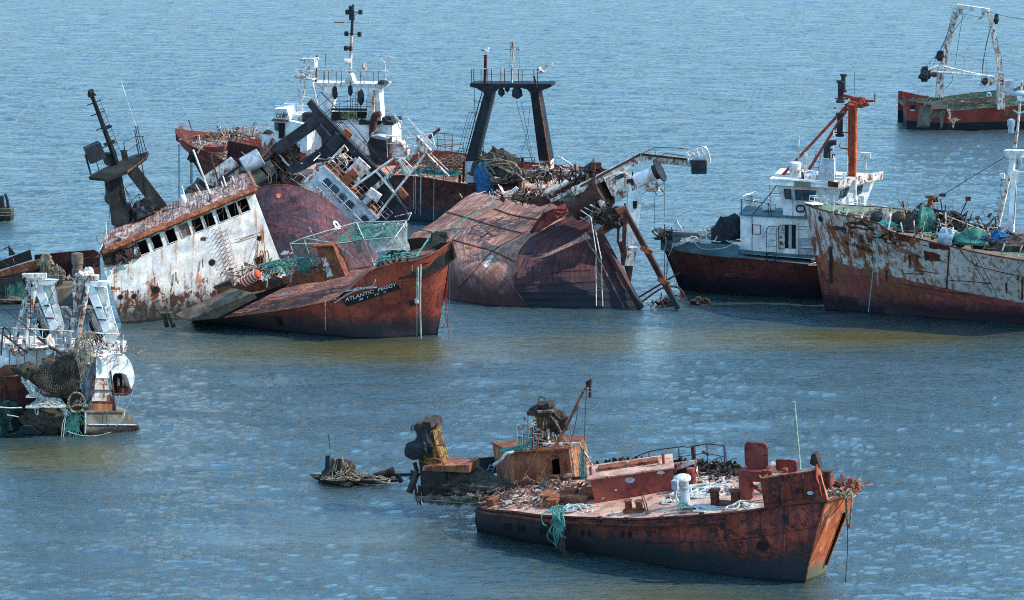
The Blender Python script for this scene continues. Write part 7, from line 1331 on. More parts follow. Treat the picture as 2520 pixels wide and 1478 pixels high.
m = MB(); m.chaos(f(1000, 500, 9), (3.4, 1.5, .8), 120, R, .3, 1.7, .1, flat=.5); m.chaos(f(1320, 480, 4), (2.2, 1, 1.2), 90, R, .3, 1.5, .12, flat=.8); part(Zw, 'scrap', m, MT['debrisw'], kind='stuff')
m = MB(); m.chaos(f(1050, 510, 8), (3.4, 1.5, .6), 90, R, .3, 1.7, .12, flat=.5); m.chaos(f(1450, 350, 3), (2.6, .8, .9), 80, R, .3, 1.5, .12, flat=.8); part(Zw, 'scrap', m, MT['debrisd'], kind='stuff')
m = MB(); m.tube([f(935, 425, 9), f(1110, 368, 9)], .09, 5); m.bar(f(1020, 450, 9), f(1080, 400, 9), .3, .15); m.bar(f(1095, 360, 9), f(1095, 440, 9), .4, .2); m.bar(f(1110, 360, 9), f(1075, 445, 9), .18); part(Zw, 'bent_stanchion', m, MT['white_rusty'])
m = MB()
for i, (a_, b_) in enumerate((((1400, 585), (1480, 640)), ((1480, 640), (1520, 900)), ((1520, 900), (1522, 1330)), ((1515, 740), (1560, 960)), ((1560, 960), (1572, 1330)))): m.tube([f(*a_, -.3 if i else .8), f(*b_, -1.2)], .075, 6)
solo('hanging_rope', 'pale doubled rope hanging down the dark end face of the upturned hull', 'rope', f, m, MT['ropew'], 50)
m = MB(); m.tube([f(2052, 370, 1), f(2052, 640, 1)], .03, 4); m.tube([f(1975, 480, 1), f(1970, 800, 1)], .03, 4); solo('hanging_wire', 'thin wires dangling from the broken basket of the white crane', 'wire', f, m, MT['ropedark'])
# bits in the water right of it
f.Z = 6
m = MB(); m.bar(f.w(1845, 1265), f.w(1845, 1265) + Vector((3.2, .4, 1.9)), .16); solo('sunken_pole', 'straight thin pole poking from the water beside the keel bar', 'pole', f, m, MT['rustd'])
m = MB(); q_ = f.w(1870, 1300); m.tube([q_, q_ + Vector((1.6, 0, 1.1)), q_ + Vector((2.8, 0, 1.1)), q_ + Vector((3.4, 0, .2))], .14, 6, 14); solo('sunken_hoop', 'bent pipe arching low out of the water near the leaning bar foot', 'pipe', f, m, MT['rustd'], 30)
m = MB(); q_ = f.w(2055, 1325); m.blob(q_, (.7, .5, .45), .5, 2.6, 20, 10, seed=3); m.chaos(q_ + Vector((0, 0, .1)), (1.2, .6, .6), 20, R, .3, 1, .1, flat=.8); solo('scrap_heap', 'black scrap lump awash beside the foot of the long leaning bar', 'scrap', f, m, MT['debrisd'])
m = MB(); q_ = f.w(2325, 1315); m.blob(q_, (.6, .4, .5), .45, 2.2, 16, 9, seed=12); solo('scrap_heap', 'small brown lump awash under the bow of the red white-housed boat', 'scrap', f, m, MT['debrisd'])

# ================================================================== X: red boat with white wheelhouse
xx, xy = WP(1680, 715); fX = Frame(xx, xy, -13, 2, 0); f = fX; f.Z = 7
X_ = thing('wheelhouse_boat', 'dark red boat with intact white wheelhouse, red tripod mast and black bent funnel', 'boat', f)
sX = [(55, 930, 0, 185, 1213), (95, 965, -1.1, 230, 1225), (150, 1000, -2.2, 300, 1237), (250, 1018, -3.1, 420, 1247), (400, 1035, -3.6, 560, 1256), (600, 1050, -3.8, 760, 1264), (800, 1070, -3.9, 900, 1270), (1000, 1088, -3.9, 1050, 1275), (1200, 1100, -3.9, 1230, 1280)]
hX = hull(f, X_, sX, MT['cxhull'], n=50, lv=10, bulge=.15, drop=.08, th=.1, deckmat=MT['bluedeck'], inmat=MT['rustd'], ends=(0, 1), below=1.8, capmat=MT['rustd'], capr=.1, rough=.05)
m = MB(); far_ = [f(75, 905, 0), f(110, 905, 1), f(250, 940, 3), f(500, 960, 3.6)]; m.grid([far_, [p - Vector((0, 0, .9)) for p in far_]]); nr_ = [f(60, 930, -.1), f(130, 945, -1.6), f(240, 955, -2.4), f(500, 965, -2.6)]; m.grid([nr_, [p - Vector((0, 0, .9)) for p in nr_]]); part(X_, 'inner_bulwark', m, MT['bluedeck'])
def dkx(x, y, h=0):
    xs = [p.x for p in hX.top]; zs = [p.z - .08 for p in hX.top]; z = 3.
    for _ in range(6): p = f.atz(x, y, z); z = float(np.interp(p.x, xs, zs)) + h
    return p
def prx(name, pts, y, th, mat, vec=None): m = MB(); m.prism([f(a, b_, y) for a, b_ in pts], vec or (0, th, 0)); return part(X_, name, m, mat)
# house
yH = -2.6
m = MB(); m.prism([f(515, 1010, yH), f(580, 1022, yH), f(1010, 1055, yH), f(1010, 820, yH), f(580, 800, yH), f(513, 798, yH)], (0, 4.6, 0)); part(X_, 'deckhouse', m, MT['white'])
prx('deckhouse_skirt', [(515, 1008), (580, 1020), (1010, 1050), (1010, 1036), (580, 1000), (515, 992)], yH - .04, .03, MT['bluedeck'])
m = MB(); P_ = [f(505, 800, yH - .15), f(585, 803, yH - .15), f(1015, 826, yH - .15)]; Q_ = [f(505, 800, 2.1), f(585, 803, 2.1), f(1015, 826, 2.1)]; m.prism([P_[0], P_[2], P_[2] + Vector((0, 4.8, 0)), P_[0] + Vector((0, 4.8, 0))], (0, 0, .1)); part(X_, 'house_roof', m, MT['bluedeck'])
m = MB(); m.tube([f(580, 1022, yH - .03), f(580, 803, yH - .03)], .05, 4); part(X_, 'corner_seam', m, MT['rustd'])
prx('door_opening', [(768, 985), (828, 990), (828, 855), (768, 852)], yH - .05, .04, MT['darkpit']); prx('curtain', [(788, 985), (805, 986), (805, 858), (788, 856)], yH - .08, .02, MT['grey'])
m = MB(); m.prism([f(733, 990, yH - .1), f(768, 985, yH - .1), f(768, 852, yH - .1), f(730, 858, yH - .35)], (0, .06, 0)); dr = part(X_, 'door', m, MT['white_rusty']); m = MB(); m.tube([f(733, 990, yH - .15), f(768, 985, yH - .15), f(768, 852, yH - .15), f(730, 858, yH - .4), f(733, 990, yH - .15)], .04, 4); part(dr, 'edge', m, MT['rustd'])
m = MB(); q_ = [f(583, 905, yH - .05), f(628, 908, yH - .05), f(628, 855, yH - .05), f(583, 852, yH - .05)]; m.tube(q_ + [q_[0]], .05, 5); part(X_, 'window_shutter', m, MT['rustd'])
m = MB(); m.ladder(f(690, 1045, yH - .5), f(690, 870, yH - .3), .75, (1, 0, 0), .045, .42); m.tube([f(665, 880, yH - .3), f(672, 862, yH), f(720, 862, yH)], .045, 5); part(X_, 'ladder', m, MT['black'])
for y0_ in (935, 988): 
    m = MB(); m.prism([f(848, y0_ + 38, yH - .06), f(988, y0_ + 36, yH - .06), f(988, y0_, yH - .06), f(848, y0_, yH - .06)], (0, .04, 0)); part(X_, 'louvre', m, MT['grey'])
m = MB()
for y0_ in (862, 880, 930, 985, 1022): m.tube([f(845, y0_, yH - .12), f(1000, y0_ + 8, yH - .12)], .03, 4)
m.tube([f(845, 840, yH - .12), f(845, 1030, yH - .12)], .03, 4); m.tube([f(920, 870, yH - .12), f(920, 980, yH - .12)], .03, 4); part(X_, 'pipe_run', m, MT['rustd'])
m = MB(); m.tube([f(955, 850, yH - .15), f(958, 940, yH - .15), f(940, 1040, yH - .15)], .06, 5, 10); part(X_, 'hose', m, MT['rope'])
m = MB(); q_ = dkx(690, 1045, .3); m.tube([q_ + Vector((.38 * math.cos(t), -.1, .38 * math.sin(t) + .1)) for t in [k * 6.283 / 14 for k in range(15)]], .09, 6); solo('tyre', 'black tyre leaning at the ladder foot of the white deckhouse', 'tyre', f, m, MT['tire'], 50)
# wheelhouse: flares outward toward its top
yW = -2.2
LB, LT2 = (758, 800), (722, 630)
m = MB(); b4 = [f(760, 810, yW), f(1060, 830, yW), f(1060, 830, yW) + Vector((1.9, 2.6, 0)), f(760, 810, yW) + Vector((0, 3.0, 0))]
Tn = [f(722, 628, yW - .5), f(1085, 640, yW - .5), f(1085, 640, yW - .5) + Vector((2.2, 3.4, .05)), f(722, 628, yW - .5) + Vector((-.1, 3.9, 0))]
bm = [f(750, 740, yW), f(1065, 755, yW), f(1065, 755, yW) + Vector((1.9, 2.6, 0)), f(750, 740, yW) + Vector((0, 3, 0))]
for lo_, hi_ in ((b4, bm), (bm, Tn)):
    for i in range(4): m.face([lo_[i], lo_[(i + 1) % 4], hi_[(i + 1) % 4], hi_[i]])
part(X_, 'wheelhouse', m, MT['white']); bvX = BVHTree.FromPolygons(m.v, m.f)
m = MB(); ov = [f(680, 600, yW - .9), f(1100, 625, yW - .9), f(1100, 625, yW - .9) + Vector((2.55, 3.6, .2)), f(680, 600, yW - .9) + Vector((.2, 4.8, .1))]; ov[1] = f(1065, 628, yW - .9); m.prism(ov, (0, 0, .12)); part(X_, 'wheelhouse_roof', m, MT['white_thin'])
m = MB(); m.prism([f(680, 625, yW - .95), f(720, 628, yW - .95), f(1065, 645, yW - .95), f(1070, 612, yW - .95), f(740, 582, yW - .7), f(700, 590, yW - .95)], (0, .08, 0)); part(X_, 'roof_fascia', m, MT['white'])
for a_, b_ in ((820, 912), (1012, 1068)): prx('dark_fascia_panel', [(a_, 636), (b_, 642), (b_, 612), (a_, 604)], yW - .99, .03, MT['rustd'] if a_ > 1000 else MT['greyd'])
o1 = ov[1] + Vector((0, -.02, 0)); o2 = ov[2]; m = MB(); m.prism([o1 + Vector((0, 0, -.25)), o2 + Vector((0, 0, -.25)), o2 + Vector((0, 0, .35)), o1 + Vector((0, 0, .35))], (.06, -.03, 0)); part(X_, 'roof_fascia', m, MT['white_rusty'])
for P_ in ([(762, 650), (798, 652), (804, 708), (768, 704)], [(826, 655), (873, 657), (876, 714), (828, 710)], [(878, 657), (940, 660), (940, 716), (880, 714)]):
    Q_ = [f.on(bvX, x, y, .05) for x, y in P_]; m = MB(); m.tube(Q_ + [Q_[0]], .05, 5); w_ = part(X_, 'window', m, MT['rustd']); m = MB(); m.face(Q_); part(w_, 'pane', m, MT['glass'])
for P_ in ([(1085, 660), (1118, 645), (1104, 695), (1074, 706)], [(1120, 645), (1132, 640), (1118, 688), (1106, 694)], [(1178, 638), (1212, 626), (1198, 676), (1172, 682)]):
    Q_ = [f.on(bvX, x, y, .06) for x, y in P_]
    if all(p is not None for p in Q_): m = MB(); m.tube(Q_ + [Q_[0]], .04, 5); w_ = part(X_, 'window', m, MT['rustd']); m = MB(); m.face(Q_); part(w_, 'pane', m, MT['glass'])
text_on(f, X_, bvX, 'CXH', (828, 781), (935, 785), 42, MT['letterd'], 'call_sign', .03, off=.08)
m = MB(); m.tube([f(760, 722, yW - .05), f(940, 730, yW - .05)], .04, 4); m.tube([f(757, 800, yW - .05), f(1010, 818, yW - .05)], .05, 4); m.tube([f(812, 805, yW - .08), f(812, 640, yW - .3)], .035, 4); part(X_, 'house_trim', m, MT['rustd'])
# mast, stays, funnel, roof fittings
f.Z = 15
yM2 = -.6
m = MB(); m.bar(f(935, 735, yM2), f(938, 190, yM2), .72, .5, up=(0, 1, 0)); part(X_, 'mast', m, MT['mastred']); m = MB(); m.tube([f(962, 740, yM2 - .3), f(970, 190, yM2 - .3)], .16, 8); part(X_, 'mast_pipe', m, MT['orange'], 30)
m = MB(); m.tube([f(962, 970, yM2 - 1.4), f(962, 740, yM2 - 1.4)], .2, 8); part(X_, 'mast_foot', m, MT['white_thin'], 30)
for a_, b_ in (((425, 705), (925, 165)), ((620, 665), (905, 210))): m = MB(); m.tube([f(*a_, -1.2), f(*b_, yM2)], .2, 8); part(X_, 'mast_stay', m, MT['mastred'], 30)
m = MB(); m.bar(f(868, 115, yM2), f(1035, 155, yM2), .3); m.bar(f(1000, 158, yM2), f(1108, 158, yM2), .2); m.bar(f(812, 140, yM2), f(910, 142, yM2), .14); m.bar(f(1107, 165, yM2), f(1107, 105, yM2), .12); m.blob(f(975, 170, yM2), (.7, .4, .35), .4, 2, flat=False); part(X_, 'mast_head', m, MT['mastred'])
m = MB(); m.bar(f(738, 206, yM2), f(905, 214, yM2), .16); m.tube([f(1107, 105, yM2), f(1110, 15, yM2)], .025, 4); part(X_, 'mast_yard', m, MT['white_rusty'])
for x, y, s in ((852, 140, .32), (873, 68, .26), (848, 388, .34)): m = MB(); m.lathe(f(x, y + 30 * s * 3, yM2), (0, 0, 1), [(s, 0), (s, .15), (s * .65, .2), (s * .65, s * 4.5), (s, s * 4.7), (s, s * 5.2)], 12); part(X_, 'mast_lamp', m, MT['black'], 40)
m = MB(); m.tube([f(800, 388, yM2), f(915, 392, yM2)], .1, 5); m.tube([f(845, 480, yM2), f(850, 505, yM2), f(915, 512, yM2)], .09, 5); m.tube([f(873, 100, yM2), f(873, 60, yM2)], .08, 5); m.ladder(f(915, 720, yM2 - .3), f(915, 230, yM2 - .3), .3, (1, 0, 0), .03, .5); part(X_, 'mast_fittings', m, MT['rust'])
m = MB(); m.prism([f(670, 748, -2.6), f(808, 758, -2.6), f(804, 588, -2.6), f(722, 582, -2.6)], (0, 1.1, 0)); part(X_, 'funnel', m, MT['grey'])
m = MB(); m.tube([f(752, 590, -2.1), f(752, 520, -2.1), f(765, 480, -2.1), f(795, 465, -2.1), f(822, 465, -2.1)], [.46, .38], 12, 14); part(X_, 'funnel_pipe', m, MT['black'], 40)
m = MB(); m.tube([f(775, 590, -2.5), f(775, 530, -2.5), f(790, 510, -2.5)], .12, 6, 8); m.tube([f(790, 585, -2.5), f(798, 552, -2.5), f(815, 558, -2.5)], .1, 6, 8); part(X_, 'exhaust_pipe', m, MT['rustd'], 30)
for (x, y, x2, y2, r_) in ((595, 690, 600, 535, .26), (543, 742, 545, 420, .1), (1037, 700, 1040, 580, .12), (905, 700, 905, 565, .1), (800, 590, 803, 370, .09)): m = MB(); m.tube([f(x, y, -1.4), f(x2, y2, -1.4)], r_, 8); part(X_, 'roof_post', m, MT['white_thin'], 30)
m = MB(); m.tube([f(546, 420, -1.4), f(552, 200, -1.4), f(562, -160, -1.4)], .03, 4); part(X_, 'whip_aerial', m, MT['white_thin']); m = MB(); m.tube([f(955, 110, yM2), f(957, -60, yM2)], .025, 4); part(X_, 'whip_aerial', m, MT['ropedark'])
m = MB(); m.box(f(1040, 560, -1.4), (.75, .4, .45)); part(X_, 'roof_lamp', m, MT['white_thin'])
m = MB(); m.lathe(f(522, 720, -1.6), (0, 0, 1), [(.5, 0), (.48, 1.1), (.35, 1.2)], 14); part(X_, 'roof_drum', m, MT['white_thin'], 40)
m = MB(); a_ = f(575, 718, -2.6); m.lathe(a_, (1, .3, .1), [(.05, -.05), (.36, 0), (.4, .1), (.4, .9), (.2, 1.05)], 14); part(X_, 'liferaft_drum', m, MT['white_thin'], 40); m = MB(); m.lathe(a_ - Vector((.05, .02, 0)), (1, .3, .1), [(.37, 0), (.37, .12)], 14); part(X_, 'drum_end', m, MT['black'], 40)
m = MB(); m.prism([f(865, 745, -2), f(890, 748, -2), f(893, 685, -2), f(868, 685, -2)], (0, .3, 0)); part(X_, 'white_panel', m, MT['white_thin'])
m = MB(); m.ladder(f(665, 690, -1.6), f(695, 525, -1.6), .4, (1, 0, 0), .04, .4); part(X_, 'ladder', m, MT['rust'])
m = MB(); m.bar(f(430, 700, -1), f(690, 672, 1.2), .3, .1); m.bar(f(690, 675, 1.2), f(860, 690, 1.6), .3, .1); part(X_, 'roof_coaming', m, MT['black'])
# after rail, boat deck
m = MB(); m.tube([f(120, 1000, -2.6), f(120, 885, -2.6)], .08, 5); m.tube([f(120, 885, -2.6), f(330, 915, -2.6), f(345, 1015, -2.6)], .06, 5); m.tube([f(120, 955, -2.6), f(200, 970, -2.6)], .05, 4); m.tube([f(320, 915, -2.6), f(318, 1010, -2.6)], .05, 5)
m.tube([f(200, 1000, -2.6), f(330, 850, -2), f(380, 780, -2.6)], .07, 5); m.tube([f(330, 775, -2.4), f(335, 905, -2)], .05, 4); m.tube([f(328, 840, -2.4), f(425, 840, -2)], .04, 4); part(X_, 'boat_deck_rail', m, MT['black'])
m = MB(); m.rail([f(130, 960, .5), f(330, 915, 1.6)] if 0 else [f(130, 985, .3), f(220, 950, 1.9), f(425, 940, 1.9)], 1.3, .06, 1.0, 1); m.bar(f(195, 970, 1), f(195, 850, 1), .3); m.box(f(195, 852, 1), (.9, .5, .12)); part(X_, 'boat_deck_rail', m, MT['white_thin'])
m = MB(); m.prism([f(275, 960, -1.2), f(365, 960, -1.2), f(370, 918, -1.2), f(275, 918, -1.2)], (0, .8, 0)); part(X_, 'deck_tank', m, MT['white_thin'])
m = MB(); m.bar(f(905, 965, -2.2), f(905, 860, -2.2), .3); m.bar(f(992, 970, -2), f(992, 880, -2), .3); m.bar(f(1020, 975, -1), f(1020, 860, -1), .3); m.prism([f(985, 955, -1.9), f(1030, 955, -1.9), f(1030, 860, -1.9), f(985, 860, -1.9)], (0, .3, 0)); part(X_, 'after_pillar', m, MT['white'])
# bow end gear
f.Z = 7
m = MB(); m.prism([f(160, 905, -.6), f(195, 900, -.6), f(152, 830, -.6), f(130, 835, -.6)], (0, .12, 0)); lid_ = part(X_, 'open_hatch_lid', m, MT['white_thin'])
m = MB(); m.box(f(210, 920, -.6), (2.0, 1.4, .9)); part(X_, 'hatch', m, MT['bluedeck']); m = MB(); m.box(f(210, 904, -.6), (2.1, 1.5, .1)); part(X_, 'hatch_rim', m, MT['rust'])
m = MB(); m.chaos(f(110, 925, -.2), (1.2, .8, .7), 50, R, .3, 1.2, .12, flat=.6); m.blob(f(100, 925, 0), (1.0, .7, .5), .3, 2); part(X_, 'anchor_gear', m, MT['debrisd'])
m = MB(); m.blob(f(450, 905, -.6), (1.25, .9, 1.3), .2, 1.6, 20, 12, seed=2); m.box(f(408, 935, -1), (1.5, 1.0, 1.9)); part(X_, 'winch_drum', m, MT['black'])
m = MB(); m.tangle(f(330, 945, -1), (2.0, .9, 1.1), 14, .09, R, 10); solo('grey_rope_heap', 'grey-white rope heap on the bow deck beside the black winch', 'rope', f, m, MT['ropew'], 50)
m = MB(); 
for k in range(4): m.tube([f(235, 915 + k * 4, -2.2), f(185, 950 + k * 4, -2.6), f(130, 962 + k * 5, -2.3)], .06, 5, 10)
m.tube([f(90, 925, -1.2), f(92, 960, -1.4), f(80, 1000, -1.2)], .06, 5); m.tube([f(130, 960, -2), f(120, 1000, -1.9), f(105, 1030, -1.6)], .06, 5); m.tube([f(250, 950, -2.6), f(300, 990, -3.4), f(420, 985, -3.4), f(470, 960, -2.6)], .05, 5, 12); solo('mooring_rope', 'grey ropes led over the pointed bow rail of the wheelhouse boat', 'rope', f, m, MT['ropew'], 50)
m = MB()
for x, y1_ in ((85, 1210), (98, 1190), (105, 1120)): m.tube([f(x, 960 + (x - 85) * 2, -.6), f(x - 4, y1_, -.6)], .06, 4)
m.tube([f(140, 1080, -.6), f(138, 1170, -.6), f(150, 1190, -.6), f(158, 1100, -.6)], .03, 4, 10); solo('hanging_ropes', 'dark ropes hanging before the raked bow of the wheelhouse boat', 'rope', f, m, MT['ropedark'])
for x, y in ((470, 1085), (555, 1098), (630, 1105), (715, 1112), (810, 1118), (310, 1075)): decal(f, X_, hX.bvh, 'porthole', ell(x, y, 9, 9, 10), MT['rust'], .04)
text_on(f, X_, hX.bvh, 'MARIA', (425, 1148), (520, 1150), 22, MT['letterf'], 'name_lettering', .01, off=.07)
m = MB(); m.prism([dkx(900, 1085, .05), dkx(1000, 1088, .05), dkx(1000, 1075, .05), dkx(920, 1073, .05)], (0, 0, .05)); part(X_, 'pale_deck_patch', m, MT['debrisw']); m = MB(); m.chaos(dkx(975, 1075, .1), (.8, .5, .5), 22, R, .3, .9, .1, flat=.6); part(X_, 'mooring_bitt', m, MT['debrisw'])
m = MB()
for k in range(9): m.lathe(f.w(968, 1262) + Vector((-.02 * k, -.02 * k, 1.5 - k * .2)), (1, 0, 0) if k % 2 else (0, 1, 0), [(.07, -.04), (.13, 0), (.07, .04)], 7)
solo('anchor_chain', 'short dark chain entering the water just left of the lettered rusty bow', 'chain', f, m, MT['debrisd'])

# ================================================================== J: white and rust bow at the right edge
jx, jy = WP(2036, 765); fJ = Frame(jx, jy, -24, 0, 0); f = fJ; f.Z = 16
J = thing('rusty_white_trawler', 'white trawler bow streaked brown over faded red below, dark name lettering, deck piled with nets', 'shipwreck', f)
sJ = [(105, 95, 0, 342, 1210), (190, 135, -.9, 400, 1214), (300, 165, -1.7, 480, 1219), (450, 205, -2.5, 600, 1228), (640, 245, -3.2, 760, 1240), (860, 295, -3.7, 950, 1258), (1000, 385, -3.9, 1100, 1272), (1200, 440, -4.1, 1300, 1290), (1420, 495, -4.2, 1500, 1308), (1640, 545, -4.3, 1700, 1325), (1900, 605, -4.3, 1950, 1342), (2200, 660, -4.3, 2250, 1360), (2480, 705, -4.3, 2500, 1378), (2800, 750, -4.3, 2850, 1400)]
hJ = hull(f, J, sJ, MT['hongjin'], n=70, lv=14, bulge=0, drop=1.0, th=.14, inset=1., deckmat=MT['mud'], inmat=MT['greendeck'], ends=(0, 1), below=1.8, capmat=MT['rustd'], capr=.1, rough=.04)
B = hJ.bvh
text_on(f, J, B, '제101 홍 진', (478, 405), (815, 545), 64, MT['letterbr'], 'name_lettering', .01, off=.07)
text_on(f, J, B, 'No 101 HONG JIN', (525, 520), (812, 612), 38, MT['letterbr'], 'name_lettering', .03, off=.07)
def jd(name, pts, mat, off=.03): return decal(f, J, B, name, pts, mat, off)
jd('hawse_hole', ell(268, 255, 22, 32, 12, -.4), MT['darkpit']); jd('bare_steel_patch', jag([(530, 300), (690, 275), (830, 345), (830, 385), (700, 375), (570, 350)], 9), MT['rustd']); jd('bare_steel_patch', jag([(320, 335), (450, 325), (560, 365), (420, 360)], 6), MT['rustd']); jd('bare_steel_patch', jag([(1360, 590), (1530, 640), (1530, 700), (1370, 680)], 8), MT['rustd'])
jd('bare_steel_patch', [(800, 455), (1000, 395), (1100, 420), (1600, 545), (1620, 570), (1400, 545), (1100, 480), (950, 460)], MT['rustd']); jd('bare_steel_patch', [(1360, 590), (1390, 600), (1430, 640), (1530, 640), (1530, 700), (1440, 705), (1370, 680)], MT['rustd']); jd('bare_steel_patch', [(320, 340), (450, 335), (540, 380), (420, 370)], MT['rustd'])
jd('fairlead_opening', ell(870, 440, 42, 26, 12, .15), MT['darkpit'], .05); jd('fairlead_opening', ell(1700, 50, 10, 10), MT['darkpit'])
for P_ in ([(1000, 400), (1200, 450), (1200, 500), (1000, 470)], [(1200, 450), (1420, 505), (1420, 560), (1200, 500)], [(1420, 505), (1625, 550), (1625, 580), (1420, 560)], [(930, 470), (1080, 490), (1070, 520), (960, 520)]): jd('bare_steel_patch', jag(P_, 7), MT['rustd'])
for x, y in ((1210, 640), (1290, 640), (965, 800), (2230, 930), (2400, 900)): jd('rust_drip', [(x - 12, y), (x + 12, y), (x + 8, y + 110), (x - 4, y + 120)], MT['rustd'])
for a_, b_ in (((1630, 560), (1600, 990)), ((2405, 870), (2395, 1110))):
    P_ = [f.on(B, a_[0] + (b_[0] - a_[0]) * k / 12, a_[1] + (b_[1] - a_[1]) * k / 12, .02) for k in range(13)]; m = MB(); m.tube([p for p in P_ if p], .12, 5); part(J, 'hull_seam', m, MT['rustd'])
for L in ([(1740, 580), (1820, 680), (1920, 750), (2100, 800), (2418, 870)], [(1640, 905), (1850, 915), (2060, 935)], [(1260, 795), (1400, 815), (1500, 830)], [(1170, 830), (1320, 840)], [(1100, 935), (1300, 970), (1500, 1010), (1650, 1030), (1900, 1060)], [(2060, 940), (2000, 940)]):
    P_ = [f.on(B, q.x, q.y, .02) for q in catmull([Vector((*p, 0)) for p in L], 20)]; P_ = [p for p in P_ if p is not None]
    if len(P_) > 2: m = MB(); m.tube(P_, .06, 5); part(J, 'rubbing_strake', m, MT['rustd'])
# anchor chain down the stem
m = MB(); jd('anchor_recess', ell(372, 600, 20, 60, 12), MT['rustd'], .04)
for k in range(22): q_ = f.on(B, 374 + (k % 2) * 3, 600 + k * 20, .1); 
m = MB()
for k in range(20):
    q_ = f.on(B, 376, 600 + k * 17, .12)
    if q_: m.lathe(q_, (1, 0, 0) if k % 2 else (0, 1, 0), [(.06, -.05), (.15, 0), (.06, .05)], 7)
part(J, 'anchor_chain', m, MT['debrisd'])
# bow pulpit
m = MB(); zt_ = [f(105, 95, 0), f(200, 125, .6), f(300, 150, 1.4)]
for L in ([(145, 95), (155, 10), (250, 5)], [(205, 115), (210, 10)], [(150, 20), (300, 40), (500, 90), (560, 110)], [(310, 130), (330, 60)], [(250, 120), (300, 10)], [(310, 20), (350, 110)], [(400, 120), (410, 60)], [(480, 130), (485, 85)], [(160, 60), (300, 90), (480, 130)], [(330, 150), (335, 60)], [(420, 180), (410, 40), (420, 10)]): m.tube([f(x, y, .4) for x, y in L], .055, 5)
part(J, 'pulpit_rail', m, MT['white_thin'])
m = MB(); m.prism([f(100, 92, -.1), f(180, 110, -.8), f(300, 105, .9), f(260, 88, .8), f(150, 85, .3)], (0, 0, .06)); part(J, 'bow_cap', m, MT['white'])
m = MB(); m.rail([f(560, 175, 2.6), f(800, 200, 3.2), f(1030, 240, 3.8)], .7, .06, 1.6, 0); part(J, 'far_rail', m, MT['white_thin'])
def dj(x, y, h=0):
    xs = [p.x for p in hJ.top]; zs = [p.z - 1.0 for p in hJ.top]; z = 4.
    for _ in range(8): p = f.atz(x, y, z); z = float(np.interp(p.x, xs, zs)) + h
    return p
# near rail stanchions (white, leaning) and long broken rails
for x, y, x2, y2 in ((985, 370, 1010, 240), (1140, 400, 1115, 290), (1265, 430, 1255, 270), (1340, 450, 1365, 290), (1480, 470, 1510, 320), (1590, 400, 1590, 180), (1655, 410, 1670, 345), (1970, 610, 2030, 500), (2175, 630, 2220, 500), (2355, 660, 2400, 530), (400, 200, 410, 130), (540, 215, 560, 150), (700, 250, 720, 200)): m = MB(); m.tube([f(x, y, -3.9), f(x2, y2, -3.7)], .11, 6); part(J, 'stanchion', m, MT['white_rusty'], 30)
m = MB()
for L in ([(860, 170), (1020, 220), (1240, 270), (1500, 290), (1650, 350)], [(1100, 215), (1200, 165), (1260, 180), (1310, 240), (1480, 350)], [(1300, 235), (1500, 250), (1540, 330)], [(1060, 200), (1070, 300), (1150, 410)], [(1520, 190), (1900, 340), (2010, 380)], [(1500, 240), (1760, 440)], [(1820, 330), (1870, 570)], [(1840, 290), (1960, 320), (1990, 350)], [(2030, 345), (2140, 350)], [(2030, 350), (2060, 430)], [(640, 240), (860, 300), (900, 320)], [(900, 290), (1050, 285)]): m.tube([f(x, y, -2.5 + R.uniform(-1.2, 1.2)) for x, y in L], .07, 5, 10)
part(J, 'broken_rail', m, MT['white_rusty'])
m = MB()
for x, y, x2, y2 in ((1555, 165, 1535, 40), (1740, 230, 1825, 45), (1585, 170, 1590, 110), (1015, 240, 1075, 200), (980, 210, 1000, 170), (1720, 270, 1830, 170), (1780, 290, 1815, 200), (1840, 290, 1865, 205)): m.tube([f(x, y, -.5), f(x2, y2, -.5)], .08, 5)
m.box(f(1828, 42, -.5), (.35, .2, .3)); part(J, 'upright_pole', m, MT['rustd'])
# clutter
m = MB(); m.chaos(f(1470, 330, -1.5), (3.6, 2.0, 1.1), 230, R, .3, 1.5, .11, (3, 2, 3), .5); m.chaos(f(1760, 400, -1), (3.2, 1.6, .8), 130, R, .3, 1.4, .11, (3, 2, 3), .4); part(J, 'deck_scrap', m, MT['debrisd'], kind='stuff')
m = MB(); m.chaos(f(1250, 340, -2.2), (4, 1.4, 1.5), 110, R, .3, 1.6, .1, (2, 1, 2), .6); m.chaos(f(2100, 500, -1.5), (5, 1.8, .8), 130, R, .3, 1.6, .1, flat=.4); m.chaos(f(760, 240, -1), (3.5, 1.8, .5), 80, R, .3, 1.4, .1); m.chaos(f(1950, 390, 1), (2.6, 1, .5), 60, R, .4, 1.6, .1, flat=.25); part(J, 'deck_scrap', m, MT['debris'], kind='stuff')
m = MB(); m.prism([f(1275, 130, -1.5), f(1320, 100, -1.5), f(1345, 80, -1.5), f(1370, 120, -1.5), f(1480, 150, -1.5), f(1600, 180, -1.5), f(1760, 240, -1.5), f(1700, 235, -1.5), f(1450, 215, -1.5), f(1340, 180, -1.5)], (0, 1.2, -.3)); m.prism([f(1640, 180, -1.2), f(1700, 200, -1.2), f(1760, 245, -1.2), f(1650, 215, -1.2)], (0, .8, 0)); m.prism([f(1340, 200, -1), f(1760, 260, -1), f(1780, 420, -1), f(1350, 370, -1)], (0, .2, 0)); part(J, 'burnt_roof', m, MT['debrisd'])
m = MB(); m.prism([f(1385, 140, -2), f(1435, 150, -2), f(1450, 25, -2), f(1415, 20, -2)], (0, .6, 0)); m.box(f(1432, 22, -1.8), (.6, .6, .2)); part(J, 'rusty_bollard_post', m, MT['rust'])
m = MB(); m.bar(f(1750, 395, .5), f(2420, 455, 1.5), .5, .6); m.bar(f(2240, 405, 0), f(2440, 470, -1), .3, .3); part(J, 'hatch_girder', m, MT['debrisd'])
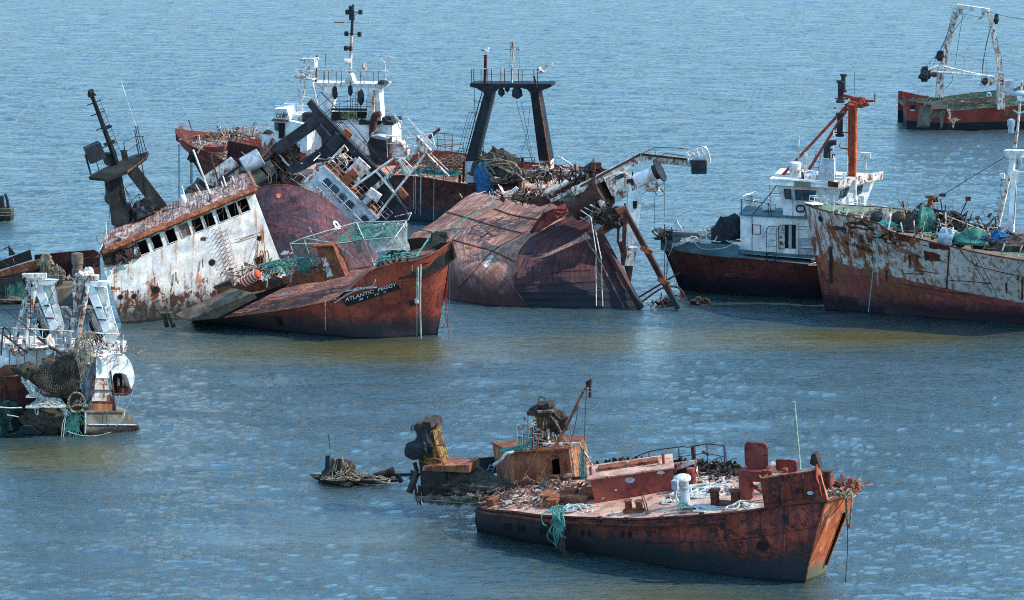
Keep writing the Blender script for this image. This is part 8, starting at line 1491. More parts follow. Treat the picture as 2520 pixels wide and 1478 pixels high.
for x, y, s_, mt_, nm, lb in ((870, 250, .55, 'black', 'float', 'round black float, left of two at the net heap on the white bow'), (1100, 265, .62, 'debrisd', 'float', 'round dark float standing above the near gunwale amid broken rails'), (1745, 500, .42, 'coaming', 'float', 'red-brown float beside the open blue drum'), (2050, 520, .45, 'debrisd', 'float', 'dark round float between teal and blue net heaps'), (985, 250, .5, 'debrisw', 'float', 'pale float behind the black float on the bow')):
    m = MB(); m.blob(f(x, y, -2.6), (s_,) * 3, .03, 1, 16, 10, flat=False); solo(nm, lb, 'float', f, m, MT[mt_], 50, 'net floats on the white bow')
m = MB(); a_, b_ = f(1530, 440, -3.4), f(1680, 480, -3.4); d_ = b_ - a_; m.lathe(a_, d_, [(.01, 0), (.72, .02), (.72, d_.length * .3), (.75, d_.length * .31), (.72, d_.length * .33), (.72, d_.length), (.62, d_.length), (.62, .5)], 20); solo('blue_drum', 'open pale blue drum lying on its side at the near gunwale', 'drum', f, m, MT['barrel'], 40)
for x, y, s_, n, mt_, lb in ((980, 330, (1.3, .6, .4), 14, 'teal', 'teal net scrap between the floats on the white bow'), (1350, 340, (.8, .5, 1.4), 18, 'tealnet', 'teal net draped from the broken rail above the near gunwale'), (1850, 490, (1.5, .9, .9), 16, 'tealnet', 'teal net heap right of the open blue drum'), (2110, 455, (.9, .6, .5), 14, 'netblue', 'bright blue net bundle on top of the heap near the right edge'), (2220, 560, (2.2, .9, .8), 20, 'netgrey', 'grey-brown net heap along the gunwale at the right edge')):
    c_ = f(x, y, -2.9); m = MB(); m.blob(c_, s_, .3, 2, 20, 10, seed=x * .01); m.tangle(c_ - Vector((0, 0, s_[2] * .2)), (s_[0], s_[1], s_[2] * 1.2), n, .03, R, 10); solo('net_heap', lb, 'fishing net', f, m, MT[mt_], 1, None)
m = MB(); m.tangle(f(1440, 455, -3.6), (.9, .4, .15), 5, .06, R, 6); m.tangle(f(1210, 380, -3), (1.2, .5, .8), 12, .045, R, 8); solo('rope_coil', 'tan rope coil on the gunwale left of the open blue drum', 'rope', f, m, MT['rope'], 50)
m = MB(); m.blob(f(1260, 350, -2.8), (.9, .6, .9), .3, 2, seed=4); m.blob(f(1180, 370, -2.8), (.8, .6, .8), .3, 2, seed=5); solo('net_heap', 'grey net lumps behind the near rail between two teal nets', 'fishing net', f, m, MT['netgrey'], 1)
m = MB()
for a_, b_, c_ in (((875, 450), (835, 700), (775, 1240)), ((868, 450), (875, 700), (875, 960))): m.tube([f(*a_, -3.9), f(*b_, -4.2), f(*c_, -4.5)], .06, 6)
m.tangle(f(885, 440, -3.9), (.4, .15, .25), 4, .05, R, 6); solo('hanging_rope', 'two teal-grey ropes hanging from the fairlead right of the lettering', 'rope', f, m, MT['teal'])
m = MB()
for a_, b_ in (((1820, 340), (1870, 560)), ((1870, 560), (2120, 1040)), ((1870, 600), (1990, 900)), ((1990, 880), (2080, 1040)), ((1850, 640), (1960, 860)), ((1910, 750), (1950, 690)), ((1990, 910), (2040, 870)), ((2418, 700), (2230, 930))): m.tube([f(*a_, -4.5), f(*b_, -4.8)], .045, 4)
solo('hanging_wires', 'dark wires and twigs slung down the white side near the right edge', 'wire', f, m, MT['ropedark'])
# masts with tie line
f.Z = 21
m = MB(); m.bar(f(1430, 960, 1.5), f(1600, 240, 1.5), .55, .5, w2=.45); part(J, 'mast_leg', m, MT['white_rusty']); m = MB(); m.bar(f(1608, 970, .5), f(1650, 240, .5), .62, .55, w2=.5); m.bar(f(1612, 300, .5), f(1625, 95, .5), .6, .5); part(J, 'mast_leg', m, MT['white'])
m = MB(); m.prism([f(1515, 10, 0), f(1780, 15, 0), f(1720, 105, 0), f(1600, 105, 0), f(1540, 85, 0)], (0, 1.0, 0)); part(J, 'crosstree', m, MT['white_thin'])
m = MB(); 
for k in range(8): y = 340 + k * 75; x = 1530 - k * 17; m.tube([f(x, y, 1.2), f(x - 30, y, 1.0), f(x - 30, y + 14, 1.0), f(x, y + 14, 1.2)], .04, 4)
m.tube([f(1550, 270, 1), f(1500, 330, 1), f(1490, 540, 1), f(1520, 610, 1)], .035, 4, 12); m.tube([f(1680, 30, .3), f(1690, 110, .3), f(1680, 210, .3), f(1640, 880, .3)], .05, 4, 12); part(J, 'mast_rungs', m, MT['black'])
m = MB(); m.tube([f(1690, 10, .2), f(1730, 130, .2), f(1735, 220, .2), f(1690, 280, .2), f(1640, 950, .2)], .05, 4, 16); m.tube([f(1700, 262, .3), f(1790, 262, .3)], .1, 5); m.box(f(1505, 310, 1), (.35, .3, .4)); part(J, 'mast_cable', m, MT['white_thin'])
m = MB(); m.tube([f(1545, 82, .4), f(800, 535, -1), f(680, 590, -1.5)], .05, 5); m.blob(f(800, 535, -1), (.25, .12, .12), .2, flat=False); m.blob(f(690, 585, -1.4), (.35, .2, .2), .3, flat=False); part(J, 'stay_wire', m, MT['ropedark'])
f.Z = 8
m = MB(); m.tube([f(1320, 1560, .3), f(1345, 1400, .3), f(1365, 1200, .3), f(1395, 850, .3)], [.22, .12], 7); part(J, 'topmast', m, MT['white_rusty'], 30)
m = MB(); m.tube([f(1300, 1165, .3), f(1365, 1200, .3), f(1430, 1175, .3)], .11, 5); m.box(f(1385, 1040, .3), (.5, .4, .35)); part(J, 'mast_arm', m, MT['white_thin']); m = MB(); m.lathe(f(1278, 1405, .2), (0, 0, 1), [(.2, 0), (.22, .4), (.28, .5), (.28, .9), (.15, 1.0)], 10); m.tube([f(1240, 1418, .2), f(1330, 1400, .2)], .07, 5); part(J, 'mast_lamp', m, MT['grey'], 40)
m = MB(); m.blob(f(1370, 993, .3), (.55, .25, .25), .1, 1.2, flat=False); m.blob(f(1390, 985, .3), (.16, .14, .16), .05, 1, flat=False); part(J, 'masthead_fitting', m, MT['grey'], 60)

# ================================================================== G: far boat at upper right
gx_, gy_ = WP(2230, 320); fG = Frame(gx_, gy_, 0, 3, 0); f = fG; f.Z = 8
G = thing('far_gantry_trawler', 'distant red and black hull with pale rusty gantry frame, upper right corner', 'shipwreck', f)
m = MB()
N_, F_ = -2.5, 6.0
P_ = [f(175, 1068, N_), f(325, 1100, N_), f(600, 1060, N_ - .3), f(600, 1160, N_ - .4)]
low_ = [f.w(175, 1362), f.w(270, 1366), f.w(550, 1378), f.w(700, 1376), f.w(1100, 1368), f.w(1500, 1366)]
topn = [f(172, 1068, low_[0].y), f(320, 1090, low_[1].y - .2), f(585, 1150, low_[2].y - .6), f(700, 1165, low_[3].y - .6), f(1150, 1135, low_[4].y - .6), f(1500, 1100, low_[5].y - .6)]
n_ = 30; tn = catmull(topn, n_); lo = catmull(low_, n_); cols = [[t_.lerp(b_, k / 6) for k in range(7)] + [b_ - Vector((0, 0, 1.5))] for t_, b_ in zip(tn, lo)]
m.grid(cols); m.grid([[c[k] + Vector((.8 if i == 0 else 0, 9, 0)) for k in range(8)][::-1] for i, c in enumerate(cols)]); m.grid([cols[0], [p + Vector((.8, 9, 0)) for p in cols[0]]]); part(G, 'hull', m, MT['farhull']); bvG = BVHTree.FromPolygons(m.v, m.f)
decal(f, G, bvG, 'stern_opening', [(218, 1115), (268, 1115), (265, 1165), (215, 1165)], MT['darkpit'], .1); decal(f, G, bvG, 'opening_sill', [(215, 1158), (265, 1160), (262, 1178), (212, 1176)], MT['debrisw'], .15)
decal(f, G, bvG, 'bare_plate', [(320, 1110), (590, 1170), (550, 1370), (275, 1362)], MT['greyd'], .06)
decal(f, G, bvG, 'rusted_plate', [(1200, 1160), (1420, 1140), (1420, 1240), (1170, 1255)], MT['houserust'], .06)
m = MB(); m.grid([tn, [p + Vector((0, 1.4, -1.1)) for p in tn]]); dk_ = [p + Vector((0, 1.3, -1.05)) for p in tn]; m.grid([dk_, [p + Vector((0, 9, 0)) for p in dk_]]); part(G, 'deck', m, MT['greendeck'])
m = MB(); m.prism([f(610, 1060, 1.5), f(1110, 1020, 1.5), f(1420, 1000, 1.5), f(1420, 1060, 1.5), f(1110, 1100, 1.5), f(610, 1142, 1.5)], (0, .2, 0)); part(G, 'casing_side', m, MT['greyd']); m = MB(); m.prism([f(435, 1085, -1.5), f(610, 1060, -1.5), f(610, 1150, -1.5), f(435, 1160, -1.5)], (0, .2, 0)); part(G, 'stern_casing', m, MT['greyd'])
m = MB(); fb = [f(180, 1058, 6), f(400, 1040, 6), f(600, 1020, 6), f(900, 980, 6), f(1110, 960, 6), f(1300, 945, 6), f(1420, 900, 6), f(1500, 860, 6)]; m.grid([fb, [p - Vector((0, 0, 2.6)) for p in fb]]); part(G, 'far_bulwark', m, MT['greendeck'])
m = MB(); m.tube(fb, .12, 5); m.tube(tn, .1, 5); m.tube([f(610, 1060, 1.4), f(1110, 1022, 1.4), f(1420, 1002, 1.4)], .1, 5)
for x in (690, 820, 880, 950, 1030, 1350): m.tube([f(x, 985 + (1110 - x) * .07, 5.9), f(x, 1040 + (1110 - x) * .03, 5.9)], .12, 4)
for x in (790, 930): m.tube([f(x, 1100, 0), f(x, 1165, 0)], .12, 4)
part(G, 'gunwale', m, MT['debris'])
m = MB(); m.tube([f(240, 1085, 0), f(245, 1065, 0), f(265, 1065, 0), f(270, 1085, 0)], .15, 6, 10); m.chaos(f(380, 1075, 1), (3, 1, .8), 30, R, .5, 1.5, .14, flat=.6); m.chaos(f(1000, 1120, 0), (6, 1, .5), 50, R, .5, 1.5, .14); part(G, 'deck_scrap', m, MT['debris'], kind='stuff')
m = MB(); m.bar(f(520, 1025, 1.2), f(532, 720, 1.2), 1.55, 1.2, w2=1.2); m.bar(f(545, 760, 1.2), f(600, 500, 1.2), .95, 1.0, w2=.8); m.bar(f(600, 500, 1.2), f(705, 130, 1.2), .8, .9, w2=.65); part(G, 'gantry_leg', m, MT['white_rusty'])
m = MB(); m.bar(f(1165, 1150, -.5), f(1172, 770, -.5), 1.7, 1.2, w2=1.3); m.bar(f(1170, 780, -.5), f(1130, 520, -.5), .9, .9, w2=.7); m.bar(f(1125, 520, -.5), f(1045, 115, -.5), .7, .9, w2=.5); part(G, 'gantry_leg', m, MT['white_rusty'])
m = MB(); m.bar(f(705, 68, .8), f(1050, 118, -.2), .9, .7); part(G, 'gantry_beam', m, MT['white_thin']); m = MB(); m.prism([f(705, 90, .6), f(770, 100, .6), f(765, 150, .6), f(705, 165, .6)], (0, .5, 0)); m.prism([f(975, 120, 0), f(1000, 120, 0), f(998, 190, 0), f(922, 210, 0), f(975, 180, 0)], (0, .5, 0)); part(G, 'gantry_bracket', m, MT['white_rusty'])
m = MB(); m.tube([f(655, 30, .8), f(820, 60, .8), f(1040, 115, 0)], .08, 4); m.tube([f(655, 30, .8), f(655, 140, .8), f(820, 160, .8), f(960, 185, .5)], .09, 4); m.tube([f(640, 85, .8), f(720, 100, .8)], .07, 4); m.tube([f(690, 150, .8), f(780, 152, .8)], .14, 4); part(G, 'gantry_rail', m, MT['grey'])
for L, r_ in (([(385, 748), (510, 700)], .3), ([(370, 752), (680, 775), (1085, 810)], .26), ([(555, 700), (800, 760), (1060, 810)], .2)): m = MB(); m.tube([f(x, y, -.8) for x, y in L], r_, 7); part(G, 'boom', m, MT['white_thin'], 30)
m = MB(); m.prism([f(1020, 870, -1), f(1150, 780, -1), f(1150, 890, -1), f(1010, 915, -1), f(945, 910, -1)], (0, .8, 0)); part(G, 'bracket_arm', m, MT['white_rusty'])
for x, y, yv, z_ in ((360, 790, -.8, (.6, .4, .9)), (400, 785, -.8, (.4, .3, .6)), (465, 790, -.8, (.4, .3, .3)), (525, 595, 1, (.5, .4, .6)), (1000, 860, -1, (.4, .3, .4)), (1120, 205, -.4, (.3, .3, .6))): m = MB(); m.blob(f(x, y, yv), z_, .25, 2, flat=False); part(G, 'pulley_block', m, MT['black'])
m = MB()
for L in ([(655, 150), (600, 380), (540, 520), (440, 640), (370, 720)], [(680, 95), (620, 320), (500, 600), (450, 700)], [(820, 140), (650, 360), (540, 520), (480, 640)], [(1058, 300), (1010, 500), (960, 890)], [(1060, 300), (985, 640), (975, 780)], [(765, 170), (700, 600), (695, 700)], [(660, 800), (650, 870), (590, 930)], [(1060, 130), (1200, 170), (1420, 210)], [(1120, 150), (1120, 190)], [(1060, 120), (1130, 400), (1180, 640)]): m.tube([f(x, y, .3) for x, y in L], .06, 4, 10)
part(G, 'rigging', m, MT['ropedark'])
m = MB(); m.rail([f(580, 690, .5), f(780, 740, .5), f(1020, 790, .5)], 1.6, .04, 2.2, 0); part(G, 'boom_rail', m, MT['debris'])
m = MB(); m.tube([f(372, 720, -.8), f(380, 645, -.8), f(430, 625, -.8)], .05, 4); part(G, 'deck_fitting', m, MT['grey']); m = MB(); m.box(f(1238, 925, 3), (1.4, .8, 1.8)); part(G, 'deck_fitting', m, MT['grey']); m = MB(); m.tube([f(1025, 1020, 4), f(1030, 990, 4), f(1055, 990, 4), f(1060, 1020, 4)], .25, 6, 12); m.tube([f(1365, 1000, 4), f(1380, 980, 4), f(1395, 1000, 4)], .3, 6, 12); part(G, 'deck_fitting', m, MT['grey'])
m = MB(); m.prism([f(600, 1155, -3.2), f(640, 1160, -3.2), f(640, 1260, -3.3), f(700, 1250, -3.3), f(745, 1268, -3.3), f(690, 1285, -3.3), f(670, 1360, -3.3), f(655, 1340, -3.3), f(660, 1300, -3.3), f(600, 1240, -3.3), f(630, 1240, -3.3)], (0, .1, 0)); solo('torn_sheet', 'pale torn sheet hanging over the side of the distant trawler', 'sheet', f, m, MT['debrisw'])

# ================================================================== T: stern trawler with twin A-frames at left
tx_, ty_ = WP(215, 1072); fT = Frame(tx_, ty_, 4, 0, 0); f = fT; f.Z = 19
T_ = thing('stern_gantry_trawler', 'trawler stern at left edge, two white A-frames, bulging white quarter above grey skeg', 'shipwreck', f)
def pt(name, pts, y, th, mat, vec=None): m = MB(); m.prism([f(a, b_, y) for a, b_ in pts], vec or (0, th, 0)); return part(T_, name, m, mat)
fQ = Frame(tx_, ty_, 28); fQ.Z = 19; f = fQ; SRC[0] = fQ
pt('skeg_block', [(740, 1385), (1000, 1370), (1215, 1335), (1130, 1195), (760, 1190), (742, 1195)], 0, 1.4, MT['greyd']); pt('skeg_ledge', [(735, 1198), (1080, 1198), (1060, 1186), (770, 1186)], -.08, 1.5, MT['greyd'])
m = MB(); m.tube([f(768, 1302, -.05), f(1185, 1306, -.05)], .08, 5); m.tube([f(740, 1385, -.05), f(742, 1195, -.05)], .1, 5); part(T_, 'skeg_rib', m, MT['grey'])
m = MB()
for i in range(60): a_ = f(760 + i * 7.4, 1383 - max(0, i - 30) * 1.6, -.1); m.box(a_, (R.uniform(.08, .2), .15, R.uniform(.1, .28)))
part(T_, 'mussel_crust', m, MT['debrisd'], kind='stuff')
# white quarter: column below, bulging casing above with an opening
pt('quarter_column', [(778, 1188), (1005, 1192), (990, 1000), (960, 840), (835, 840), (822, 1000)], .15, 1.2, MT['white_rusty'])
pt('lower_panel', [(785, 1180), (1000, 1185), (992, 1104), (800, 1100)], .12, .02, MT['houserust'])
m = MB()
for y in (1003, 1102, 1186): m.bar(f(795, y, .1), f(1000, y + 4, .1), .1, .08)
m.bar(f(960, 838, .08), f(1005, 1190, .08), .12, .1); part(T_, 'column_rib', m, MT['rustd'])
big = [f(835, 690, .1), f(1080, 692, .1)]; arc = catmull([f(1080, 692, .1), f(1135, 760, .1), f(1165, 850, .1), f(1168, 930, .1), f(1140, 985, .1)], 14)
op = [f(1130, 960, .1), f(1100, 870, .1), f(1060, 855, .1), f(1000, 855, .1), f(980, 880, .1), f(975, 1000, .1), f(960, 900, .1), f(835, 900, .1)]
m = MB(); m.prism([big[0]] + arc + op, (0, 1.6, 0)); part(T_, 'quarter_casing', m, MT['white'])
pt('casing_opening', [(978, 860), (1100, 866), (1130, 950), (1120, 1010), (1090, 1045), (1000, 1045)], 1.2, .1, MT['darkpit'])
for a_, b_ in ((1020, 1040), (1062, 1080)): pt('opening_frame', [(a_, 900), (b_, 905), (b_ + 5, 1010), (a_ + 6, 1010)], 1.0, .1, MT['debrisw'])
m = MB(); m.tube([f(1000, 1040, .3), f(1090, 1040, .3), f(1155, 1005, .3)], .16, 6); m.prism([f(1060, 985, .3), f(1120, 985, .3), f(1150, 1000, .3), f(1110, 1035, .3), f(1060, 1045, .3)], (0, .8, 0)); part(T_, 'sheave_guard', m, MT['rustd'])
pt('stern_pillar', [(735, 1185), (780, 1190), (838, 800), (755, 790)], .9, .8, MT['grey']); pt('corner_box', [(755, 775), (838, 778), (838, 680), (757, 676)], -.1, 1.4, MT['white_rusty']); pt('box_panel', [(790, 768), (832, 770), (832, 715), (790, 712)], -.14, .05, MT['greyd'])
f = fT; SRC[0] = None
pt('hull', [(-120, 1400), (742, 1390), (742, 1190), (700, 1000), (500, 900), (200, 885), (0, 880), (-120, 878)], 1.2, .2, MT['brownhull'])
m = MB(); hx = [f(-120, 1400, 1.2), f(742, 1390, 1.2)]; m.grid([hx, [p - Vector((0, 0, 1.5)) for p in hx]]); part(T_, 'hull_foot', m, MT['brownhull'])
m = MB()
for x in (40, 150): m.bar(f(x, 1090, 1.0), f(x, 885, 1.0), .12)
m.tube([f(-60, 880, 1.0), f(210, 888, 1.0)], .07, 5); part(T_, 'hull_frame', m, MT['rustd'])
pt('bulwark_slope', [(-80, 880), (130, 875), (300, 800), (180, 790), (40, 785), (-80, 870)], 2.0, .1, MT['houserust'])
m = MB(); m.prism([f(-120, 790, 2.4), f(250, 795, 2.4), f(560, 740, 2.4), f(600, 640, 2.4), f(300, 640, 2.4), f(-120, 630, 2.4)], (0, .15, 0)); part(T_, 'working_deck_side', m, MT['white'])
m = MB(); 
for x in (85, 150, 215, 320): m.tube([f(x, 660, 2.3), f(x - 5, 790, 2.3)], .04, 4)
part(T_, 'deck_side_seam', m, MT['rust'])
m = MB(); m.prism([f(-120, 632, 2.4), f(1060, 690, 1.6) if 0 else f(840, 690, 2.0), f(1060, 690, 2.0), f(1060, 690, 2.0) + Vector((0, 4, 0)), f(-120, 632, 2.4) + Vector((0, 4, 0))], (0, 0, .08)); part(T_, 'gallery_deck', m, MT['white_rusty'])
# two A-frames, each two legs with crossbars and a heavy plated back leg
def aframe(dx, dy, k=1.):
    P = lambda x, y, yy: f(x + dx, y + dy, yy)
    for a_, b_, yy in (((255, 60), (120, 640), 2.6), ((312, 80), (200, 660), 2.0)): m = MB(); m.tube([P(*b_, yy), P(*a_, yy)], [.27, .25], 10); part(T_, 'frame_leg', m, MT['white_rusty'], 30)
    m = MB(); m.bar(P(315, 60, 2.2), P(480, 470, 2.2), .62, .5, up=(0, 1, 0)); part(T_, 'back_leg', m, MT['white'])
    m = MB(); m.prism([P(375, 95, 2.5), P(445, 95, 2.5), P(480, 260, 2.5), P(545, 480, 2.5), P(560, 620, 2.5), P(480, 600, 2.5), P(400, 230, 2.5)], (0, .5, 0)); part(T_, 'back_plate', m, MT['bridge_white'])
    m = MB(); m.prism([P(440, 95, 2.3), P(470, 100, 2.3), P(495, 255, 2.3), P(475, 260, 2.3)], (0, .6, 0)); m.bar(P(480, 260, 2.2), P(555, 520, 2.2), .34, .5); part(T_, 'plate_edge', m, MT['white_thin'])
    m = MB(); m.tube([P(225, 258, 2.2), P(400, 268, 2.2)], .2, 7); m.bar(P(320, 300, 3.0), P(400, 480, 3.0), .5, .4); part(T_, 'crossbar', m, MT['white_rusty'], 30)
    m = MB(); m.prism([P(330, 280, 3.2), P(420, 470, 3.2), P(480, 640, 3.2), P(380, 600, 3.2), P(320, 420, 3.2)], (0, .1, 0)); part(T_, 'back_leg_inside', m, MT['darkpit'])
    m = MB(); m.bar(P(225, 30, 2.3), P(378, 38, 2.3), .5, .7); m.box(P(300, 8, 2.3), (1.4, .5, .25)); part(T_, 'frame_head', m, MT['white_rusty'])
    m = MB(); L_ = [P(330, 48, 1.9), P(420, 46, 1.9), P(505, 52, 1.9), P(470, 80, 1.9), P(400, 92, 1.9), P(340, 86, 1.9)]; m.prism(L_, (0, .7, 0)); part(T_, 'head_fairing', m, MT['white'])
    m = MB()
    for k_ in range(22): m.lathe(P(296 + k_ * 5.2, 285 + k_ * 12, 1.9), (1, 0, 0) if k_ % 2 else (0, 0, 1), [(.04, -.03), (.08, 0), (.04, .03)], 6)
    part(T_, 'chain', m, MT['debrisd'])
    m = MB()
    for y in (258, 330): m.tube([P(240, y, 1.8), P(255, y + 12, 1.7), P(280, y, 1.8)], .06, 5)
    m.bar(P(400, 375, 2.0), P(470, 378, 2.0), .1); m.bar(P(380, 268, 2.0), P(430, 270, 2.0), .1); part(T_, 'leg_bracket', m, MT['rustd'])
aframe(0, 0); aframe(455, 15)
m = MB(); m.bar(f(640, 30, 2.2), f(655, 275, 2.2), .28); part(T_, 'side_post', m, MT['white_rusty'])
m = MB(); m.tube([f(650, 5, 2), f(730, 8, 2), f(810, 12, 2)], .15, 6); m.chaos(f(700, 12, 2), (1, .3, .2), 14, R, .2, .7, .08); part(T_, 'head_fittings', m, MT['white_rusty'])
f.Z = 17; m = MB(); m.lathe(f(742, 955, 2.4), (0, 0, 1), [(.34, 0), (.34, .35), (.28, .38), (.28, .62), (.34, .65), (.34, 1.25), (.2, 1.3)], 12); part(T_, 'navigation_lamp', m, MT['mud'], 40); m = MB(); m.blob(f(838, 950, 2.4), (.35, .3, .4), .2, 2, flat=False); part(T_, 'masthead_lamp', m, MT['white_thin']); f.Z = 19
m = MB(); m.tube([f(525, 300, 3), f(640, 440, 3), f(720, 500, 3)], .2, 8, 10); m.tube([f(530, 290, 3), f(560, 285, 3), f(590, 300, 3), f(660, 390, 3), f(720, 480, 3)], .18, 8, 14); part(T_, 'davit_hoop', m, MT['white_rusty'], 30)
# gallery rails
m = MB(); A0, A1 = f(0, 640, 1.7), f(640, 650, 1.7); m.tube([f(0, 462, 1.7), f(70, 462, 1.7), f(350, 475, 1.7), f(640, 492, 1.7)], .08, 5); m.tube([f(60, 545, 1.7), f(640, 560, 1.7)], .05, 4)
for x in (10, 42, 120, 250, 295, 370, 430, 490, 555, 620): m.tube([f(x, 468 + x * .04, 1.7), f(x - 4, 640 + x * .02, 1.7)], .06, 4)
part(T_, 'gallery_rail', m, MT['white_rusty'])
m = MB(); m.tube([f(740, 495, .2), f(900, 512, .2), f(1065, 518, .2)], .1, 5); m.tube([f(1065, 518, .2), f(1060, 690, .2)], .12, 5)
for x in (800, 870, 940, 1010, 1048): m.tube([f(x, 505, .2), f(x, 680, .2)], .06, 4)
m.tube([f(780, 590, .2), f(1060, 600, .2)], .05, 4); m.tube([f(870, 530, .1), f(950, 590, .1), f(1060, 610, .1)], .04, 4, 8); m.tube([f(890, 550, .6), f(945, 625, .6)], .2, 7); part(T_, 'gallery_rail', m, MT['white_rusty'])
m = MB(); m.tube([f(10, 700, 1.2), f(28, 480, 1.2), f(50, 465, 1.2), f(85, 500, 1.2), f(90, 560, 1.2)], .09, 5, 16); part(T_, 'black_hoop', m, MT['black'])
m = MB(); m.tube([f(225, 680, 1.5), f(235, 560, 1.5), f(240, 440, 1.5)] if 0 else [f(300, 640, 2.2), f(308, 430, 2.2)], .18, 6); m.bar(f(285, 425, 2.2), f(335, 432, 2.2), .12); m.tube([f(435, 700, 1.4), f(440, 590, 1.4)], .26, 8); m.blob(f(435, 640, 1.4), (.3, .25, .8), .2, 1.5, flat=False); m.lathe(f(350, 640, 1.5), (0, 0, 1), [(.5, 0), (.7, .15), (.5, .22)], 12); m.chaos(f(900, 680, .8), (2.2, .8, .6), 40, R, .3, 1.2, .1, flat=.6); m.chaos(f(250, 660, 2), (3.4, .8, .4), 50, R, .2, 1., .09, flat=.4); part(T_, 'deck_fittings', m, MT['white_rusty'], kind='stuff')
m = MB()
for L in ([(-100, 190), (0, 270), (200, 430), (380, 580), (410, 610)], [(-100, 450), (60, 545), (160, 625), (240, 680)], [(-200, 40), (0, 36), (230, 30)], [(250, 55), (640, 50)], [(230, 35), (200, 15), (100, -60), (0, -130)], [(270, 60), (262, 480), (250, 650)], [(488, 100), (430, 220), (395, 330)], [(755, 330), (758, 490)], [(500, 35), (740, 40)]): m.tube([f(x, y, 1.3) for x, y in L], .045, 4, 10)
m.tube([f(450, 700, 1.1), f(490, 730, 1.0), f(560, 740, 1.0)], .05, 4); part(T_, 'rigging', m, MT['ropedark'])
for ch in (((40, 525), (240, 680)), ((330, 545), (400, 600)), ((430, 620), (540, 690))):
    m = MB(); n_ = 22
    for k in range(n_): m.lathe(f(ch[0][0] + (ch[1][0] - ch[0][0]) * k / n_, ch[0][1] + (ch[1][1] - ch[0][1]) * k / n_, 1.2), (1, 0, 0) if k % 2 else (0, 0, 1), [(.06, -.04), (.12, 0), (.06, .04)], 6)
    part(T_, 'chain', m, MT['debrisd'])
for x in (110, 175): m = MB(); m.tube([f(x, 640, 1.2), f(x - 15, 650, 1.1), f(x + 15, 695, 1.1), f(x + 30, 705, 1.1)], .1, 6, 12); part(T_, 'gallows_hook', m, MT['rustd'])
# nets and ropes slung over the quarter
for (x, y, s_, sd_, lb, mt_, nt_) in ((490, 890, (1.35, .5, 1.05), 3, 'big dark brown net bag slung below the gallery between the A-frames', 'netgrey', 26), (250, 830, (.75, .4, .45), 7, 'smaller brown net roll tucked under the left A-frame', 'netgrey', 14), (620, 780, (.6, .4, .7), 9, 'dark net draped from the gallery beside the white quarter', 'netgrey', 16)):
    c_ = f(x, y, .5); m = MB(); m.blob(c_, s_, .22, 2, 26, 14, flat=False, seed=sd_)
    m.net(patch([c_ + Vector((-s_[0], -s_[1] - .3, s_[2] * .8)), c_ + Vector((s_[0], -s_[1] - .3, s_[2] * .8)), c_ + Vector((s_[0] * .8, -s_[1] - .3, -s_[2])), c_ + Vector((-s_[0] * .8, -s_[1] - .3, -s_[2]))], 22, 16, .3, .4, sd_), .02, skip=.05); solo('net_bag', lb, 'fishing net', f, m, MT[mt_], 1)
m = MB()
for i in range(44):
    a_ = f(R.uniform(700, 830), R.uniform(490, 520), -.2); b_ = f(R.uniform(690, 760), R.uniform(640, 950), -.4); md = a_.lerp(b_, .5) + Vector((R.gauss(-.1, .25), -.1, -.2)); m.tube([a_, a_.lerp(md, .5) + Vector((R.gauss(0, .2), -.1, .1)), md, b_], .035, 4, 14)
m.tangle(f(770, 560, -.1), (.4, .2, .5), 10, .035, R, 10); solo('rope_curtain', 'tan rope loops hanging over the gallery rail above the white quarter', 'rope', f, m, MT['rope'])
m = MB()
for i in range(26):
    x0_ = R.uniform(180, 240); P_ = [f(x0_, R.uniform(880, 930), .1), f(x0_ + 60, R.uniform(960, 1010), -.1), f(x0_ + R.uniform(100, 180), R.uniform(1030, 1070), -.2), f(x0_ + R.uniform(240, 300), R.uniform(1080, 1120), -.2), f(R.uniform(540, 620), R.uniform(1150, 1230), -.2)]; m.tube(P_, .04, 4, 22)
m.tangle(f(400, 1150, -.2), (1.1, .3, .6), 22, .04, R, 12); m.tangle(f(340, 1060, -.1), (.7, .3, .5), 10, .04, R, 12); m.tube([f(320, 1060, -.3), f(305, 1180, -.3), f(325, 1215, -.3), f(330, 1160, -.3), f(310, 1100, -.3)], .07, 5, 20)
for x in (530, 548): m.tube([f(585, 1170, -.3), f(x + 12, 1300, -.3), f(x, 1440, -.3)], .05, 5)
solo('rope_tangle', 'cream rope tangle hanging down the shaded trawler side to the water', 'rope', f, m, MT['ropew'])
m = MB(); c_ = f(665, 1110, -.3); 
for r_ in (.5, .47, .54): m.tube([c_ + Vector((r_ * .95 * math.cos(t), R.gauss(0, .05), r_ * 1.15 * math.sin(t))) for t in [k * 6.283 / 20 for k in range(21)]], .06, 5)
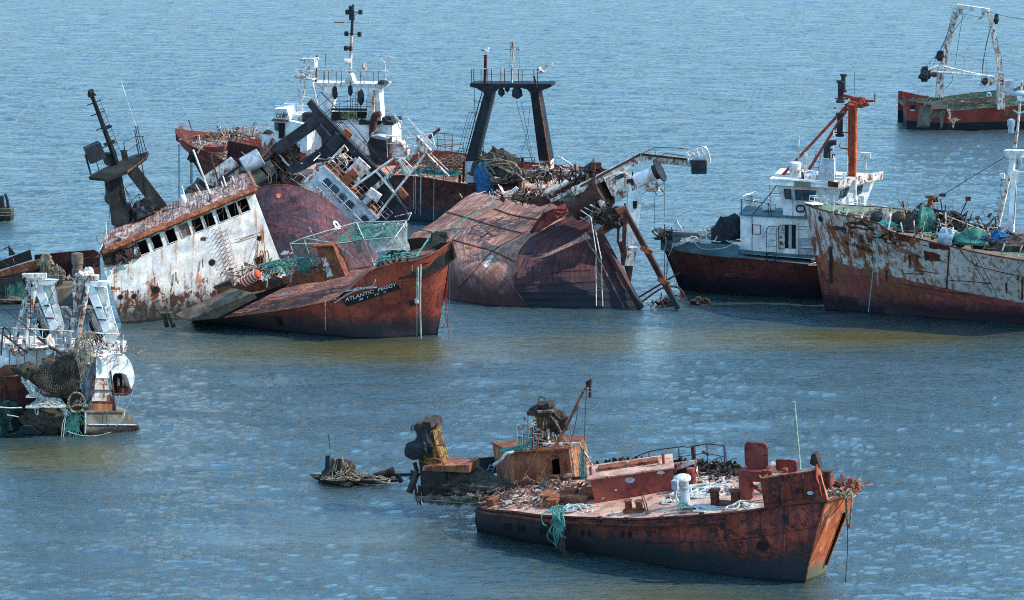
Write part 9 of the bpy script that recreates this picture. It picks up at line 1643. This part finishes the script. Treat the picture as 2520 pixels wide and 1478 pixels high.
m.tangle(f(690, 1150, -.2), (.45, .2, .6), 8, .04, R, 10); solo('rope_ring', 'round net hoop wound with tan rope beside the grey skeg', 'net hoop', f, m, MT['rope'])
m = MB(); m.lathe(f(665, 1110, .2), (0, 1, 0), [(.5, 0), (.5, .4)], 18); part(T_, 'trawl_drum', m, MT['weed'], 40)
m = MB(); m.blob(f(430, 1260, .5), (1.7, .4, .75), .25, 2, 26, 12, flat=False, seed=5); solo('net_heap', 'dark net mass hanging low along the waterline under the cream rope tangle', 'fishing net', f, m, MT['netgrey'], 1)
m = MB()
for i in range(120): a_ = f(R.uniform(580, 700), R.uniform(1190, 1330), -.2); m.tube([a_, a_ + Vector((R.gauss(0, .2), 0, -R.uniform(.2, .9)))], .03, 4)
solo('weed_strands', 'grey-green weedy strands hanging left of the grey skeg', 'weed', f, m, MT['tealnet'])
m = MB(); m.blob(f(40, 1180, .4), (1.0, .4, .5), .3, 2, 24, 12, flat=False, seed=11); m.net(patch([f(-40, 1150, -.35), f(60, 1150, -.2), f(150, 1360, -.3), f(-40, 1390, -.3)], 20, 26, .2, .4, 5), .03); m.net(patch([f(60, 1360, -.3), f(280, 1300, -.3), f(320, 1400, -.3), f(60, 1410, -.3)], 24, 10, .2, .4, 6), .03); solo('teal_net', 'dark teal net hanging over the trawler side at the left picture edge', 'fishing net', f, m, MT['tealdark'], 1)
m = MB(); m.tube([f(-20, 1150, -.4), f(90, 1158, -.4), f(190, 1155, -.4)], .08, 5); m.tube([f(60, 1218, -.4), f(160, 1235, -.4)], .07, 5); m.tube([f(580, 1360, -.4), f(700, 1395, -.4), f(830, 1400, -.4), f(960, 1370, -.4)], .04, 4, 14); m.tube([f(1155, 1005, .2), f(1130, 1100, .2), f(1085, 1180, .2)], .035, 4, 8); m.tube([f(1040, 1050, .2), f(1015, 1180, .2)], .035, 4); m.tube([f(1080, 1188, -.1), f(1075, 1230, -.15), f(1010, 1315, -.15)], .06, 5, 8); solo('loose_line', 'thin pale lines trailing from the white quarter to the grey skeg', 'line', f, m, MT['ropew'])
